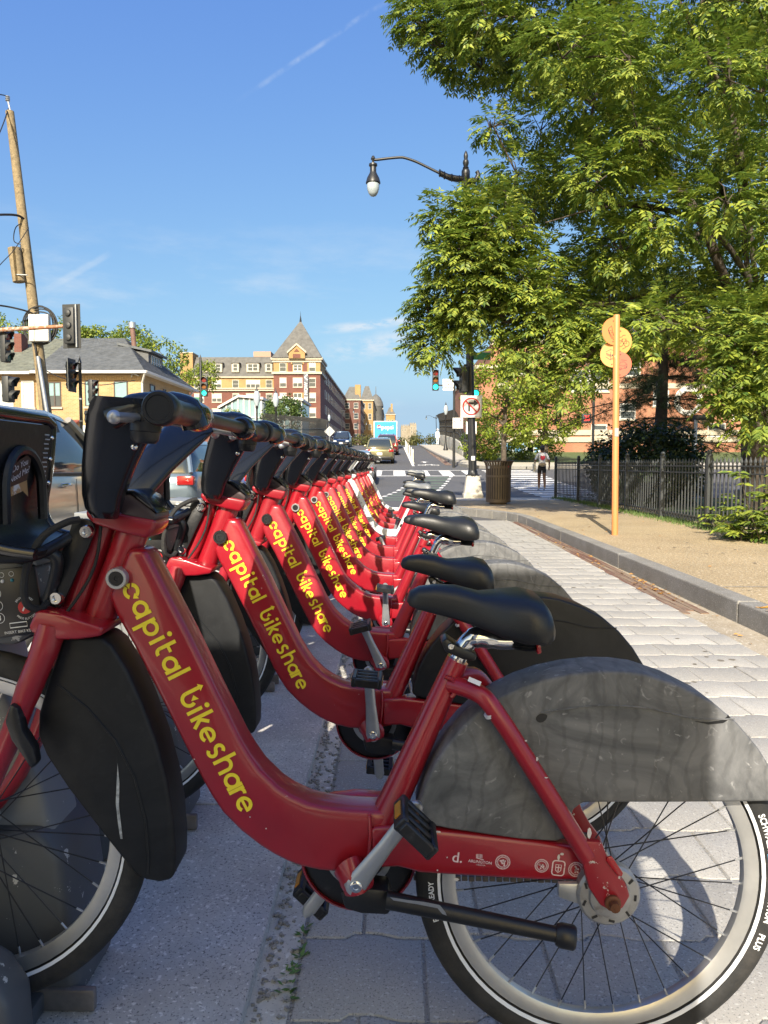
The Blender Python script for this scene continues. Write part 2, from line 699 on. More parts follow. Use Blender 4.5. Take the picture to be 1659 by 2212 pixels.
o = far_mb.build('far_pavers', M_PAVER, pave, smooth=False)
o['kind'] = 'stuff'

# sidewalk with granite curb that swings out at the corner
CURB = [(2.335, -3), (2.335, 13.0), (2.30, 13.7), (2.18, 14.3), (1.98, 14.85), (1.72, 15.35), (1.46, 15.85), (1.30, 16.4), (1.23, 17.1), (1.22, 19.3),
        (1.34, 20.0), (1.65, 20.5), (2.2, 20.75), (9, 20.85), (40, 20.9)]
SW = .165


def offset_line(pts, d):
    out = []
    for i, p in enumerate(pts):
        a, b = V(pts[max(i - 1, 0)]), V(pts[min(i + 1, len(pts) - 1)])
        t = (b - a).normalized()
        out.append((p[0] + t.y * d, p[1] - t.x * d))
    return out


inner = offset_line(CURB, .16)
side = bpy.data.objects.new('curb', None)
col.objects.link(side)
side['kind'] = 'structure'


def curb_stones(pts, d, height, parent, z0=0, maxlen=2.4):
    path = []
    for a, b in zip(pts, pts[1:]):
        L = (V(b) - V(a)).length
        n = max(1, int(L / maxlen))
        for i in range(n):
            path.append((V(a).lerp(V(b), i / n), V(a).lerp(V(b), (i + 1) / n)))
    for i, (a, b) in enumerate(path):
        t = (b - a).normalized()
        a2, b2 = a + t * .004, b - t * .004
        nrm = V((t.y, -t.x))
        za, zb = gz(a.y) + z0, gz(b.y) + z0
        h = height + rnd.uniform(-.003, .003)
        q = [(a2, za), (b2, zb), (b2 + nrm * d, zb), (a2 + nrm * d, za)]
        mb = MB()
        mb.prism([V((p.x, p.y, z + h)) for p, z in q], [V((p.x, p.y, z - .1)) for p, z in q])
        mb.build('curb_stone', M_CURB, parent, bevel=.012, seg=2, smooth=False)


curb_stones(CURB, .16, SW, side)
poly = offset_line(CURB, .155)
mb = MB()
outer = [(5.2, -3), (5.2, 13.0), (5.3, 13.7), (5.3, 14.3), (5.4, 14.8), (5.4, 15.3), (5.4, 15.8), (5.5, 16.4), (5.5, 17.1), (5.6, 19.2), (5.6, 19.6), (5.7, 19.9), (5.9, 20.2), (9, 20.6), (40, 20.7)]
n = len(poly)
mb.add([(x, y, SW - .004) for x, y in poly] + [(x, y, SW - .004) for x, y in outer], [(i, n + i, n + i + 1, i + 1) for i in range(n - 1)])
struct('sidewalk', mb, M_AGG, fix=False)
mb = MB()
for a, b in (((1.9, 17.0), (5.2, 15.7)), ((2.5, 11.0), (4.6, 11.0)), ((2.5, 5.6), (4.2, 5.6))):
    a, b = V(a), V(b)
    t = (b - a).normalized()
    nn = V((-t.y, t.x)) * .008
    mb.add([(p.x, p.y, SW) for p in (a - nn, b - nn, b + nn, a + nn)], [(0, 1, 2, 3)])
struct('pavement_joint', mb, M_GRAVEL, fix=False)
# plain concrete landing at the corner
mb = MB().add([(1.4, 18.9, SW + .002), (5.6, 19.3, SW + .002), (6, 20.55, SW + .002), (2.3, 20.55, SW + .002), (1.75, 20.3, SW + .002), (1.45, 19.8, SW + .002)], [tuple(range(6))])
struct('corner_landing', mb, M_CONC, fix=False)
# park lawn behind the fence
mb = MB().add([(4.4, -3, .15), (40, -3, .15), (40, 20.6, .15), (5.5, 20.4, .15), (5.0, 14, .15)], [(0, 1, 2, 3, 4)])
struct('lawn', mb, M_LAWN, fix=False)
# old survey paint on the curb top near the station
mb = MB()
for i in range(16):
    x, y = rnd.uniform(2.36, 2.475), rnd.uniform(3.9, 5.15)
    a = rnd.uniform(-.5, .5)
    mb.cbox((x, y, SW + .0042), (rnd.uniform(.04, .1), rnd.uniform(.015, .03), .001), Matrix.Rotation(a, 3, 'Z'))
o = mb.build('curb_paint', M_YPAINT, None, smooth=False)
tag(o, 'faded yellow utility paint strokes on the curb top', 'paint marks', kind='stuff')

# far side of the side street: raised sidewalk running up to the bridge on the right
FAR = [(30, 43.0), (7.6, 42.6), (5.5, 43.0), (4.6, 44.0), (4.25, 46), (4.05, 50), (3.75, 60), (3.5, 75), (3.3, 92)]
fside = bpy.data.objects.new('bridge_curb', None)
col.objects.link(fside)
fside['kind'] = 'structure'
curb_stones(FAR, -.2, .16, fside, 0, 8)
inn = offset_line(FAR, -.19)
mb = MB()
out2 = [(30, 47), (12, 47), (8, 47.2), (6.6, 47.5), (5.6, 48), (5.4, 51), (5.5, 60), (5.6, 75), (5.7, 92)]
n = len(inn)
mb.add([(x, y, gz(y) + .155) for x, y in inn] + [(x, y, gz(y) + .155) for x, y in out2], [(i, i + 1, n + i + 1, n + i) for i in range(n - 1)])
struct('bridge_sidewalk', mb, M_CONC, fix=False)
mb = quads(MB(), 5.5, 40, 47.6, 110, .13, 8)
struct('verge', mb, M_LAWN, fix=False)

# road markings
mb = MB()
quads(mb, -6.5, 4.4, 37.0, 37.25, .006)
quads(mb, -6.5, 4.4, 41.2, 41.45, .006)
struct('crosswalk_line', mb, M_PAINT, fix=False)
mb = MB()
x = -6.2
while x < 4.2:
    a, b = gz(37.4) + .006, gz(41.05) + .006
    mb.add([(x, 37.4, gz(37.4) + .006), (x + .62, 37.4, gz(37.4) + .006), (x + .62, 39.2, gz(39.2) + .006), (x, 39.2, gz(39.2) + .006),
            (x + .62, 41.05, gz(41.05) + .006), (x, 41.05, gz(41.05) + .006)], [(0, 1, 2, 3), (3, 2, 4, 5)])
    x += 1.24
struct('crosswalk_bar', mb, M_PAINT, fix=False)
mb = MB()      # crossing of the side street, bars parallel to it
y = 22.2
while y < 41.5:
    mb.add([(4.9, y, gz(y) + .006), (7.6, y, gz(y) + .006), (7.6, y + .55, gz(y + .55) + .006), (4.9, y + .55, gz(y + .55) + .006)], [(0, 1, 2, 3)])
    y += 1.1
struct('side_crosswalk_bar', mb, M_PAINT, fix=False)
mb = MB()      # dashed bike crossing lines
for x0, x1, ya, yb in ((.75, 2.75, 22.0, 36.6), (-.75, 1.15, 22.0, 36.6)):
    y = ya
    while y < yb:
        t0, t1 = (y - ya) / (yb - ya), (y + .6 - ya) / (yb - ya)
        xa, xb = x0 + (x1 - x0) * t0, x0 + (x1 - x0) * t1
        mb.add([(xa, y, gz(y) + .008), (xa + .16, y, gz(y) + .008), (xb + .16, y + .6, gz(y + .6) + .008), (xb, y + .6, gz(y + .6) + .008)], [(0, 1, 2, 3)])
        y += 1.3
struct('bike_crossing_dash', mb, M_PAINT, fix=False)
mb = MB()
y = 22.2
while y < 36:
    t = (y - 22) / 14.6
    xa, xb = -.6 + 1.9 * t, .9 + 2.0 * t
    mb.add([(xa + .05, y, gz(y) + .005), (xb - .1, y, gz(y) + .005), (xb - .05, y + .7, gz(y + .7) + .005), (xa + .1, y + .7, gz(y + .7) + .005)], [(0, 1, 2, 3)])
    y += 1.5
struct('bike_crossing_green', mb, M_GREEN, fix=False)
mb = MB()      # bike lane line and symbols up the bridge
quads(mb, 1.14, 1.30, 45.5, 85, .008, 3)
struct('bike_lane_line', mb, M_PAINT, fix=False)


def on_road(poly, cx, cy, s):
    return [(cx + x * s, cy + y * s * 2.2, gz(cy + y * s * 2.2) + .009) for x, y in poly]


mb = MB()
for cx, cy, s in ((2.2, 46.6, .75),):
    for wx in (-.55, .55):
        o_, i_ = arc(wx, 0, .36, 0, 360, 16), arc(wx, 0, .25, 0, 360, 16)
        vs = on_road(o_, cx, cy, s) + on_road(i_, cx, cy, s)
        mb.add(vs, [(i, i + 1, 17 + i + 1, 17 + i) for i in range(16)])
    for a, b in (((-.55, 0), (-.15, .42)), ((-.15, .42), (.35, .42)), ((.35, .42), (0, 0)), ((0, 0), (-.15, .42)), ((.35, .42), (.55, 0)), ((-.2, .6), (-.15, .42)), ((.3, .6), (.35, .42))):
        a, b = V(a), V(b)
        t = (b - a).normalized()
        nn = V((-t.y, t.x)) * .055
        mb.add(on_road([a - nn, b - nn, b + nn, a + nn], cx, cy, s), [(0, 1, 2, 3)])
mb.add(on_road([(-.12, 0), (.12, 0), (.12, .55), (.4, .5), (0, 1.0), (-.4, .5), (-.12, .55)], 2.1, 49.6, .8), [tuple(range(7))])
struct('bike_lane_symbol', mb, M_PAINT, fix=False)
# red brick-paved gutter of the bridge
mb = quads(MB(), 3.25, 3.70, 46.5, 75, .007, 2)
struct('bridge_gutter', mb, M_RBRICK, fix=False)
# crossing, kerb and pavement on the far side of the road on the left
mb = MB()
y = 14.0
while y < 26:
    mb.add([(-14, y, .006), (-6.3, y, .006), (-6.0, y + .5, .006), (-14, y + .5, .006)], [(0, 1, 2, 3)])
    y += 2.6
struct('left_crosswalk_bar', mb, M_PAINT, fix=False)
mb = MB()
for i in range(9):
    y = 18.5 + i * .85
    mb.add([(-9.2, y, .008), (-6.2, y, .008), (-6.2, y + .4, .008), (-9.2, y + .4, .008)], [(0, 1, 2, 3)])
struct('left_green_paint', mb, mat('road_paint_bright_green', (.16, .30, .13), .8, var=.3, scale=5, wear=(.12, .12, .12), wscale=6, wpos=(.45, .6)), fix=False)
LFAR = [(-60, 33.0), (-13.5, 33.0), (-10.4, 33.6), (-9.2, 34.8), (-8.8, 37), (-8.6, 45), (-8.6, 60), (-8.5, 110)]
lside = bpy.data.objects.new('far_curb', None)
col.objects.link(lside)
lside['kind'] = 'structure'
curb_stones(LFAR, -.18, .15, lside, 0, 9)
inn = offset_line(LFAR, -.17)
out2 = [(-60, 80), (-40, 80), (-30, 80), (-25, 80), (-22, 80), (-20, 80), (-18, 80), (-17, 111)]
n = len(inn)
mb = MB()
for i in range(n - 1):
    for k in range(8):
        def pt(j, t):
            a, b = V(inn[j]), V(out2[j])
            p = a.lerp(b, t)
            return (p.x, p.y, gz(p.y) + .145)
        mb.add([pt(i, k / 8), pt(i + 1, k / 8), pt(i + 1, (k + 1) / 8), pt(i, (k + 1) / 8)], [(0, 1, 2, 3)])
struct('far_sidewalk', mb, M_CONC, fix=False)

mb = MB()
for i in range(150):
    if i < 90:
        x, y, z = rnd.uniform(2.52, 4.4), rnd.uniform(4, 19.5), SW + .0005
    else:
        x, y, z = rnd.uniform(.9, 2.0), rnd.uniform(2.2, 9), .0285
    r_ = rnd.uniform(.008, .024)
    mb.add([(x + r_ * rnd.uniform(.7, 1.1) * math.cos(a), y + r_ * rnd.uniform(.7, 1.1) * math.sin(a), z) for a in [k * PI / 4 for k in range(8)]], [tuple(range(8))])
o = mb.build('gum_spots', mat('old_gum', (.17, .15, .12), .9, var=.3, scale=9), None, fix=False, smooth=False)
tag(o, 'dark trodden gum spots on the sidewalk and pavers', 'gum spots', kind='stuff')
# fallen leaves and grit
mb = MB()
for i in range(150):
    if i < 70:
        x, y, z = rnd.uniform(2.1, 2.32), rnd.uniform(3.5, 13), .019
    elif i < 110:
        x, y, z = rnd.uniform(2.5, 4.4), rnd.uniform(4, 19), SW + .001
    else:
        x, y, z = rnd.gauss(2.27, .05), rnd.gauss(6.6, .3), .019
    a = rnd.uniform(0, 6.3)
    s = rnd.uniform(.012, .03)
    M = Matrix.Rotation(a, 3, 'Z') @ Matrix.Rotation(rnd.uniform(-.5, .5), 3, 'X')
    mb.add([M @ V(p) * s + V((x, y, z + s * .25)) for p in ((-1, 0, 0), (0, -.5, .2), (1, 0, 0), (0, .5, .2))], [(0, 1, 2, 3)])
o = mb.build('fallen_leaves', mat('dry_leaf', (.42, .22, .06), .8, var=.4, scale=6), None, fix=False)
tag(o, 'scattered dry yellow brown leaves along the gutter', 'leaves', kind='stuff')
mb = MB()
for i in range(900):
    x, y = rnd.choice((rnd.gauss(-.262, .012), rnd.gauss(-.262, .012), rnd.gauss(-.21, .008))), rnd.uniform(1.2, 5.5)
    s = rnd.uniform(.0022, .0055)
    mb.cbox((x, y, .025 + s * .4), (s * 2, s * 1.7, s * 1.4), Matrix.Rotation(rnd.uniform(0, 3), 3, 'Z') @ Matrix.Rotation(rnd.uniform(-.4, .4), 3, 'X'))
o = mb.build('grit', M_GRAVEL, None, smooth=False, fix=False)
tag(o, 'loose grey grit in the gap beside the dock plate', 'grit', kind='stuff')
mb = MB()      # weeds in the joint
for cx, cy in ((-.205, 1.62), (-.215, 1.50), (-.21, 1.44), (-.2, 1.55)):
    for i in range(14):
        a, s = rnd.uniform(0, 6.3), rnd.uniform(.006, .013)
        d = V((math.cos(a), math.sin(a), rnd.uniform(.15, .9))).normalized()
        n_ = d.cross(V((0, 0, 1))).normalized()
        p = V((cx + rnd.gauss(0, .008), cy + rnd.gauss(0, .012), .025))
        mb.add([p, p + d * s + n_ * s * .45, p + d * s * 2, p + d * s - n_ * s * .45], [(0, 1, 2, 3)])
o = mb.build('weeds', mat('weed_leaf', (.10, .19, .05), .6, var=.3, scale=20), None, fix=False)
tag(o, 'small green weeds sprouting in the joint beside the pavers', 'weeds', kind='stuff')
# ------------------------------------------------------------------ bike materials
M_RED = mat('bike_red_paint', (.30, .007, .016), .38, var=.16, scale=5, coat=.5, wear=(.62, .5, .48), wscale=24, wpos=(.715, .73), bump=.05, bscale=50, rvar=.10)
M_REDCHIP = mat('chipped_red_paint', (.27, .008, .016), .42, var=.15, scale=8, coat=.2, wear=(.55, .53, .5), wscale=42, wpos=(.615, .635))
M_REDOLD = mat('faded_red_paint', (.31, .012, .022), .47, var=.16, scale=4, coat=.15, wear=(.5, .3, .29), wscale=16, wpos=(.70, .74), bump=.05, bscale=50, rvar=.12)
M_WHITEFRAME = mat('bike_white_paint', (.62, .63, .63), .35, var=.06, scale=6, coat=.4)
M_BLACK = mat('black_plastic', (.010, .0105, .012), .40, var=.3, scale=18, wear=(.05, .05, .055), wscale=30, wpos=(.6, .75), bump=.05, bscale=90)
M_GLOSSBLACK = mat('glossy_black_shell', (.009, .010, .012), .2, var=.2, scale=10, coat=.25, wear=(.08, .085, .09), wscale=55, wpos=(.70, .74))
M_STEMBROWN = mat('stem_cover_plastic', (.055, .035, .035), .4, var=.1, scale=10)
M_RUBBER = mat('tyre_rubber', (.018, .018, .018), .78, var=.3, scale=30, wear=(.05, .045, .04), wscale=9, wpos=(.5, .75), bump=.15, bscale=140)
M_STRIPE = mat('reflective_stripe', (.78, .80, .83), .35, var=.04)
M_RIM = mat('alloy_rim', (.50, .50, .49), .34, metal=.75, var=.12, scale=12, wear=(.42, .36, .27), wscale=6, wpos=(.58, .8))
M_CHROME = mat('chrome', (.72, .72, .72), .12, metal=1.0, var=.05)
M_STEEL = mat('cast_alloy', (.46, .47, .48), .38, metal=.7, var=.12, scale=20, wear=(.3, .3, .3), wscale=30, wpos=(.6, .75))
M_SPOKE = mat('black_spoke', (.03, .03, .032), .35, metal=.4, var=.1)
M_SADDLE = mat('saddle_vinyl', (.012, .013, .014), .42, var=.15, scale=20, bump=.06, bscale=300)
M_SADDLEGREY = mat('grey_saddle_vinyl', (.17, .18, .19), .4, var=.12, scale=20)
M_RUST = mat('rusty_bolt', (.16, .06, .025), .7, metal=.3, var=.4, scale=60)
M_YELLOW = mat('yellow_vinyl', (.90, .70, .035), .45, var=.06, scale=40)
M_GREYVINYL = mat('grey_vinyl', (.22, .20, .22), .5, var=.1)
M_DECAL = mat('faded_white_decal', (.74, .56, .57), .5, var=.1, scale=60, wear=(.42, .05, .06), wscale=90, wpos=(.60, .68))
M_AMBER = mat('amber_reflector', (.55, .24, .03), .3, var=.1)
M_REDREFL = mat('red_reflector', (.35, .01, .012), .2, var=.05, coat=.5)
M_WHITESTICK = mat('white_sticker', (.72, .72, .74), .5, var=.05, wear=(.4, .4, .42), wscale=30, wpos=(.66, .7))


def scuffed(name, base, light, streak=1.0, rough=.55):
    """moulded grey skirt with swirly scuffs"""
    m = bpy.data.materials.new(name)
    m.use_nodes = True
    N, L = m.node_tree.nodes, m.node_tree.links
    b = N['Principled BSDF']
    b.inputs['Roughness'].default_value = rough
    b.inputs['Specular IOR Level'].default_value = .3
    t = N.new('ShaderNodeTexCoord')
    info = N.new('ShaderNodeObjectInfo')
    ad = N.new('ShaderNodeVectorMath')
    ad.operation = 'ADD'
    L.new(t.outputs['Object'], ad.inputs[0])
    L.new(info.outputs['Random'], ad.inputs[1])
    n1 = N.new('ShaderNodeTexNoise')
    n1.inputs['Scale'].default_value = 7
    n1.inputs['Detail'].default_value = 9
    n1.inputs['Roughness'].default_value = .62
    n1.inputs['Distortion'].default_value = 2.6
    L.new(ad.outputs[0], n1.inputs['Vector'])
    n2 = N.new('ShaderNodeTexNoise')
    n2.inputs['Scale'].default_value = 46
    n2.inputs['Detail'].default_value = 8
    n2.inputs['Distortion'].default_value = 1.2
    L.new(ad.outputs[0], n2.inputs['Vector'])
    r1 = N.new('ShaderNodeMapRange')
    r1.inputs[1].default_value, r1.inputs[2].default_value = .35, .72
    L.new(n1.outputs['Fac'], r1.inputs[0])
    r2 = N.new('ShaderNodeMapRange')
    r2.inputs[1].default_value, r2.inputs[2].default_value = .63, .72
    r2.inputs[4].default_value = .55 * streak
    L.new(n2.outputs['Fac'], r2.inputs[0])
    mx = N.new('ShaderNodeMix')
    mx.data_type = 'RGBA'
    mx.inputs['A'].default_value = (*base, 1)
    mx.inputs['B'].default_value = (*light, 1)
    L.new(r1.outputs[0], mx.inputs['Factor'])
    wv = N.new('ShaderNodeTexWave')
    wv.inputs['Scale'].default_value = 10
    wv.inputs['Distortion'].default_value = 7.0
    wv.inputs['Detail'].default_value = 3
    wv.inputs['Detail Scale'].default_value = 1.3
    L.new(ad.outputs[0], wv.inputs['Vector'])
    r3 = N.new('ShaderNodeMapRange')
    r3.inputs[1].default_value, r3.inputs[2].default_value = .02, .22
    r3.inputs[3].default_value, r3.inputs[4].default_value = 1 - .16 * streak, 1.0
    L.new(wv.outputs['Fac'], r3.inputs[0])
    mxw = N.new('ShaderNodeMix')
    mxw.data_type = 'RGBA'
    mxw.blend_type = 'MULTIPLY'
    mxw.inputs['Factor'].default_value = 1
    L.new(mx.outputs['Result'], mxw.inputs['A'])
    L.new(r3.outputs[0], mxw.inputs['B'])
    mx2 = N.new('ShaderNodeMix')
    mx2.data_type = 'RGBA'
    L.new(mxw.outputs['Result'], mx2.inputs['A'])
    mx2.inputs['B'].default_value = (*[min(1, x * 2.0) for x in light], 1)
    L.new(r2.outputs[0], mx2.inputs['Factor'])
    L.new(mx2.outputs['Result'], b.inputs['Base Color'])
    bp = N.new('ShaderNodeBump')
    bp.inputs['Strength'].default_value = .35 * streak
    bp.inputs['Distance'].default_value = .004
    L.new(r3.outputs[0], bp.inputs['Height'])
    L.new(bp.outputs[0], b.inputs['Normal'])
    MATS[name] = m
    return m


M_SKIRT = scuffed('scuffed_grey_skirt', (.088, .091, .095), (.19, .191, .193), 1.0, .64)
M_SKIRTBLACK = scuffed('black_skirt', (.012, .0125, .014), (.020, .021, .023), .25, .4)
M_SKIRTDARK = scuffed('dark_front_skirt', (.010, .0105, .0115), (.019, .020, .021), .35, .5)

# ------------------------------------------------------------------ lettering
def stroke(mb, pts, w, to3d, close=False):
    """flat ribbon of width w along a 2-D polyline"""
    P = [V(p) for p in pts]
    n = len(P)
    L_, R_ = [], []
    for i, p in enumerate(P):
        if close:
            a, b = P[i - 1], P[(i + 1) % n]
        else:
            a, b = P[max(i - 1, 0)], P[min(i + 1, n - 1)]
        t = (b - a).normalized()
        nn = V((-t.y, t.x)) * (w / 2)
        L_.append(to3d(p + nn))
        R_.append(to3d(p - nn))
    fs = [(i, i + 1, n + i + 1, n + i) for i in range(n - 1)]
    if close:
        fs.append((n - 1, 0, n, 2 * n - 1))
    mb.add(L_ + R_, fs)


def poly2(mb, pts, to3d):
    mb.add([to3d(V(p)) for p in pts], [tuple(range(len(pts)))])


def arrow(mb, p, d, s, to3d):
    p, d = V(p), V(d).normalized()
    n = V((-d.y, d.x))
    poly2(mb, [p + d * s, p - n * s * .78, p + n * s * .78], to3d)


def bike_word(mb, to3d, S=.215):
    """the wordmark of the hire scheme, in x-heights; centres measured along the tube"""
    r = .37
    base3, lay = to3d, [0]

    def to3d(p):
        return base3(p) + V((0, -.00018 * (lay[0] % 5), 0))
    _s, _p, _a = stroke, poly2, arrow

    def bump_(f):
        def g(*a_, **k_):
            lay[0] += 1
            return f(*a_, **k_)
        return g
    stroke_, arrow_, poly_ = bump_(_s), bump_(_a), bump_(_p)
    def ring(cx, a0, a1):
        stroke_(mb, arc(cx, .5, r, a0, a1, 20), S, to3d)
    # c made of two chasing arrows
    ring(0, 150, 25)
    arrow_(mb, (.36, .66), (.22, -1), .27, to3d)
    ring(0, 205, 318)
    arrow_(mb, (-.36, .40), (-.25, 1), .27, to3d)
    def a(cx):
        ring(cx, 20, 372)
        stroke_(mb, [(cx + r, 0), (cx + r, .98)], S, to3d)
    a(1.13)
    ring(2.37, 150, -160)
    stroke_(mb, [(2.37 - r, .98), (2.37 - r, -.48)], S, to3d)
    for cx in (3.16, 7.79):
        stroke_(mb, [(cx, 0), (cx, .98)], S, to3d)
        poly_(mb, arc(cx, 1.30, .15, 0, 340, 12), to3d)
    stroke_(mb, [(3.68, 1.42), (3.68, .35)] + arc(3.93, .38, .25, 180, 285, 6), S, to3d)
    stroke_(mb, [(3.68, .88), (4.12, .88)], S * .9, to3d)
    a(4.75)
    stroke_(mb, [(5.46, 0), (5.46, 1.45)], S, to3d)
    # b with two arrows
    bx = 7.05
    stroke_(mb, arc(bx, .5, r, 180, 395, 18), S, to3d)
    arrow_(mb, (bx + .18, .82), (-1, .15), .30, to3d)
    stroke_(mb, [(bx - r, .5), (bx - r, 1.35)], S, to3d)
    arrow_(mb, (bx - r, 1.34), (0, 1), .30, to3d)
    k = 8.22
    stroke_(mb, [(k, 0), (k, 1.45)], S, to3d)
    stroke_(mb, [(k + .08, .42), (k + .48, .98)], S, to3d)
    stroke_(mb, [(k + .14, .56), (k + .52, 0)], S, to3d)
    for cx in (9.38, 13.98):
        stroke_(mb, arc(cx, .5, r, 0, 312, 20), S, to3d)
        stroke_(mb, [(cx - r + .08, .5), (cx + r + .1, .5)], S * .8, to3d)
    s = 10.42
    stroke_(mb, arc(s, .74, .23, 35, 250, 10) + arc(s, .26, .23, 70, -145, 10), S, to3d)
    h = 11.05
    stroke_(mb, [(h, 0), (h, 1.45)], S, to3d)
    stroke_(mb, arc(h + .34, .60, .34, 175, 0, 10) + [(h + .68, 0)], S, to3d)
    a(12.42)
    stroke_(mb, [(13.02, 0), (13.02, .98)], S, to3d)
    stroke_(mb, arc(13.28, .60, .26, 170, 60, 6), S, to3d)


def text_mb(txt, size, to3d, align='CENTER', thick=None, sx=1.0):
    """outline lettering as a flat mesh mapped by to3d(V2)"""
    cu = bpy.data.curves.new('lettering', 'FONT')
    cu.body = txt
    cu.size = size
    cu.align_x = align
    cu.align_y = 'CENTER'
    cu.resolution_u = 3
    if thick:
        cu.offset = thick
    ob = bpy.data.objects.new('lettering', cu)
    col.objects.link(ob)
    dg = bpy.context.evaluated_depsgraph_get()
    me = bpy.data.meshes.new_from_object(ob.evaluated_get(dg))
    mb = MB()
    mb.add([to3d(V((v.co.x * sx, v.co.y))) for v in me.vertices], [tuple(p.vertices) for p in me.polygons])
    bpy.data.objects.remove(ob)
    bpy.data.meshes.remove(me)
    bpy.data.curves.remove(cu)
    return mb


# ------------------------------------------------------------------ the bike, in its own frame: x to the rear, y to its far side, z up
TILT = .071
B0 = V((.3485, 1.294, .0265))
_c, _s = math.cos(TILT), math.sin(TILT)


def bl(x, y, w=0.0):
    """a point of the bike read off its side elevation, w metres towards the viewer from its middle plane"""
    q = px(x, y, B0.y - w) - B0
    return V((q.x * _c - q.z * _s, -w, q.x * _s + q.z * _c))


def side_prism(outline, w_near, w_far, trace=None):
    f = [bl(x, y, w_near if trace is None else trace) for x, y in outline]
    return MB().prism([V((p.x, -w_near, p.z)) for p in f], [V((p.x, -w_far, p.z)) for p in f])


def rounded(pts, n=4):
    """closed outline smoothed by Catmull-Rom"""
    P = [V(p) for p in pts]
    out = []
    m = len(P)
    for i in range(m):
        p0, p1, p2, p3 = P[i - 1], P[i], P[(i + 1) % m], P[(i + 2) % m]
        for k in range(n):
            t = k / n
            q = .5 * ((2 * p1) + (p2 - p0) * t + (2 * p0 - 5 * p1 + 4 * p2 - p3) * t * t + (3 * p1 - p0 - 3 * p2 + p3) * t ** 3)
            out.append((q.x, q.y))
    return out


def bolt(mb, c, r=.008, h=.006, n=12):
    M = axle(c)
    mb.lathe([(r, -.002), (r, h * .5), (r * .8, h), (r * .45, h), (r * .4, h * .4), (.0005, h * .4)], n, M)


WR = .329          # wheel radius
HUB_R = V((-.003, 0, WR))
HUB_F = V((-1.141, 0, WR))
WK = .979


def make_wheel(parent, c, rear):
    M = axle(c)
    hub = MB()
    if rear:
        hub.lathe([(.006, -.075), (.018, -.07), (.03, -.055), (.034, -.05), (.034, -.045), (.022, -.04), (.022, .02), (.036, .03), (.036, .04), (.02, .045), (.012, .09)], 24, M)
    else:
        hub.lathe([(.006, -.06), (.014, -.055), (.035, -.04), (.035, -.03), (.028, -.02), (.028, .02), (.035, .03), (.035, .04), (.014, .055), (.006, .06)], 24, M)
    wheel = hub.build('wheel', M_STEEL, parent)
    prof = [((.3115 + .0235 * math.cos(a * PI / 8)) * WK, .0235 * math.sin(a * PI / 8)) for a in range(16)]
    prof = [(r + (.001 if r > .318 else 0), z) for r, z in prof]
    MB().ring(prof, 72, M).build('tyre', M_RUBBER, wheel)
    st = MB()
    for s in (-1, 1):
        st.ring([(r_ * WK, s * z_) for r_, z_ in ((.2915, .0152), (.2965, .0186), (.2967, .0198), (.2912, .0166))], 72, M)
    st.build('reflective_stripe', M_STRIPE, wheel)
    MB().ring([(r_ * WK, z_) for r_, z_ in ((.262, 0), (.263, .008), (.270, .0115), (.283, .0128), (.2875, .0135), (.2875, -.0135), (.283, -.0128), (.270, -.0115), (.263, -.008))], 72, M).build('rim', M_RIM, wheel)
    sp, nip = MB(), MB()
    nspk = 32
    for i in range(nspk):
        sgn = 1 if i % 2 else -1
        a = i * 2 * PI / nspk
        off = (2.0 if (i // 2) % 2 else -2.0) * (PI * 2 / nspk) * 1.9
        fl = .032
        p = M @ V((fl * math.cos(a + off), fl * math.sin(a + off), sgn * (.034 if rear else .034)))
        q = M @ V((.257 * math.cos(a), .257 * math.sin(a), sgn * .003))
        sp.tube([p, q], .0012, 5, caps=False)
        nip.tube([q + (p - q).normalized() * .014, q], .0021, 6)
    sp.build('spokes', M_SPOKE, wheel)
    nip.build('spoke_nipples', M_STEEL, wheel)
    return wheel


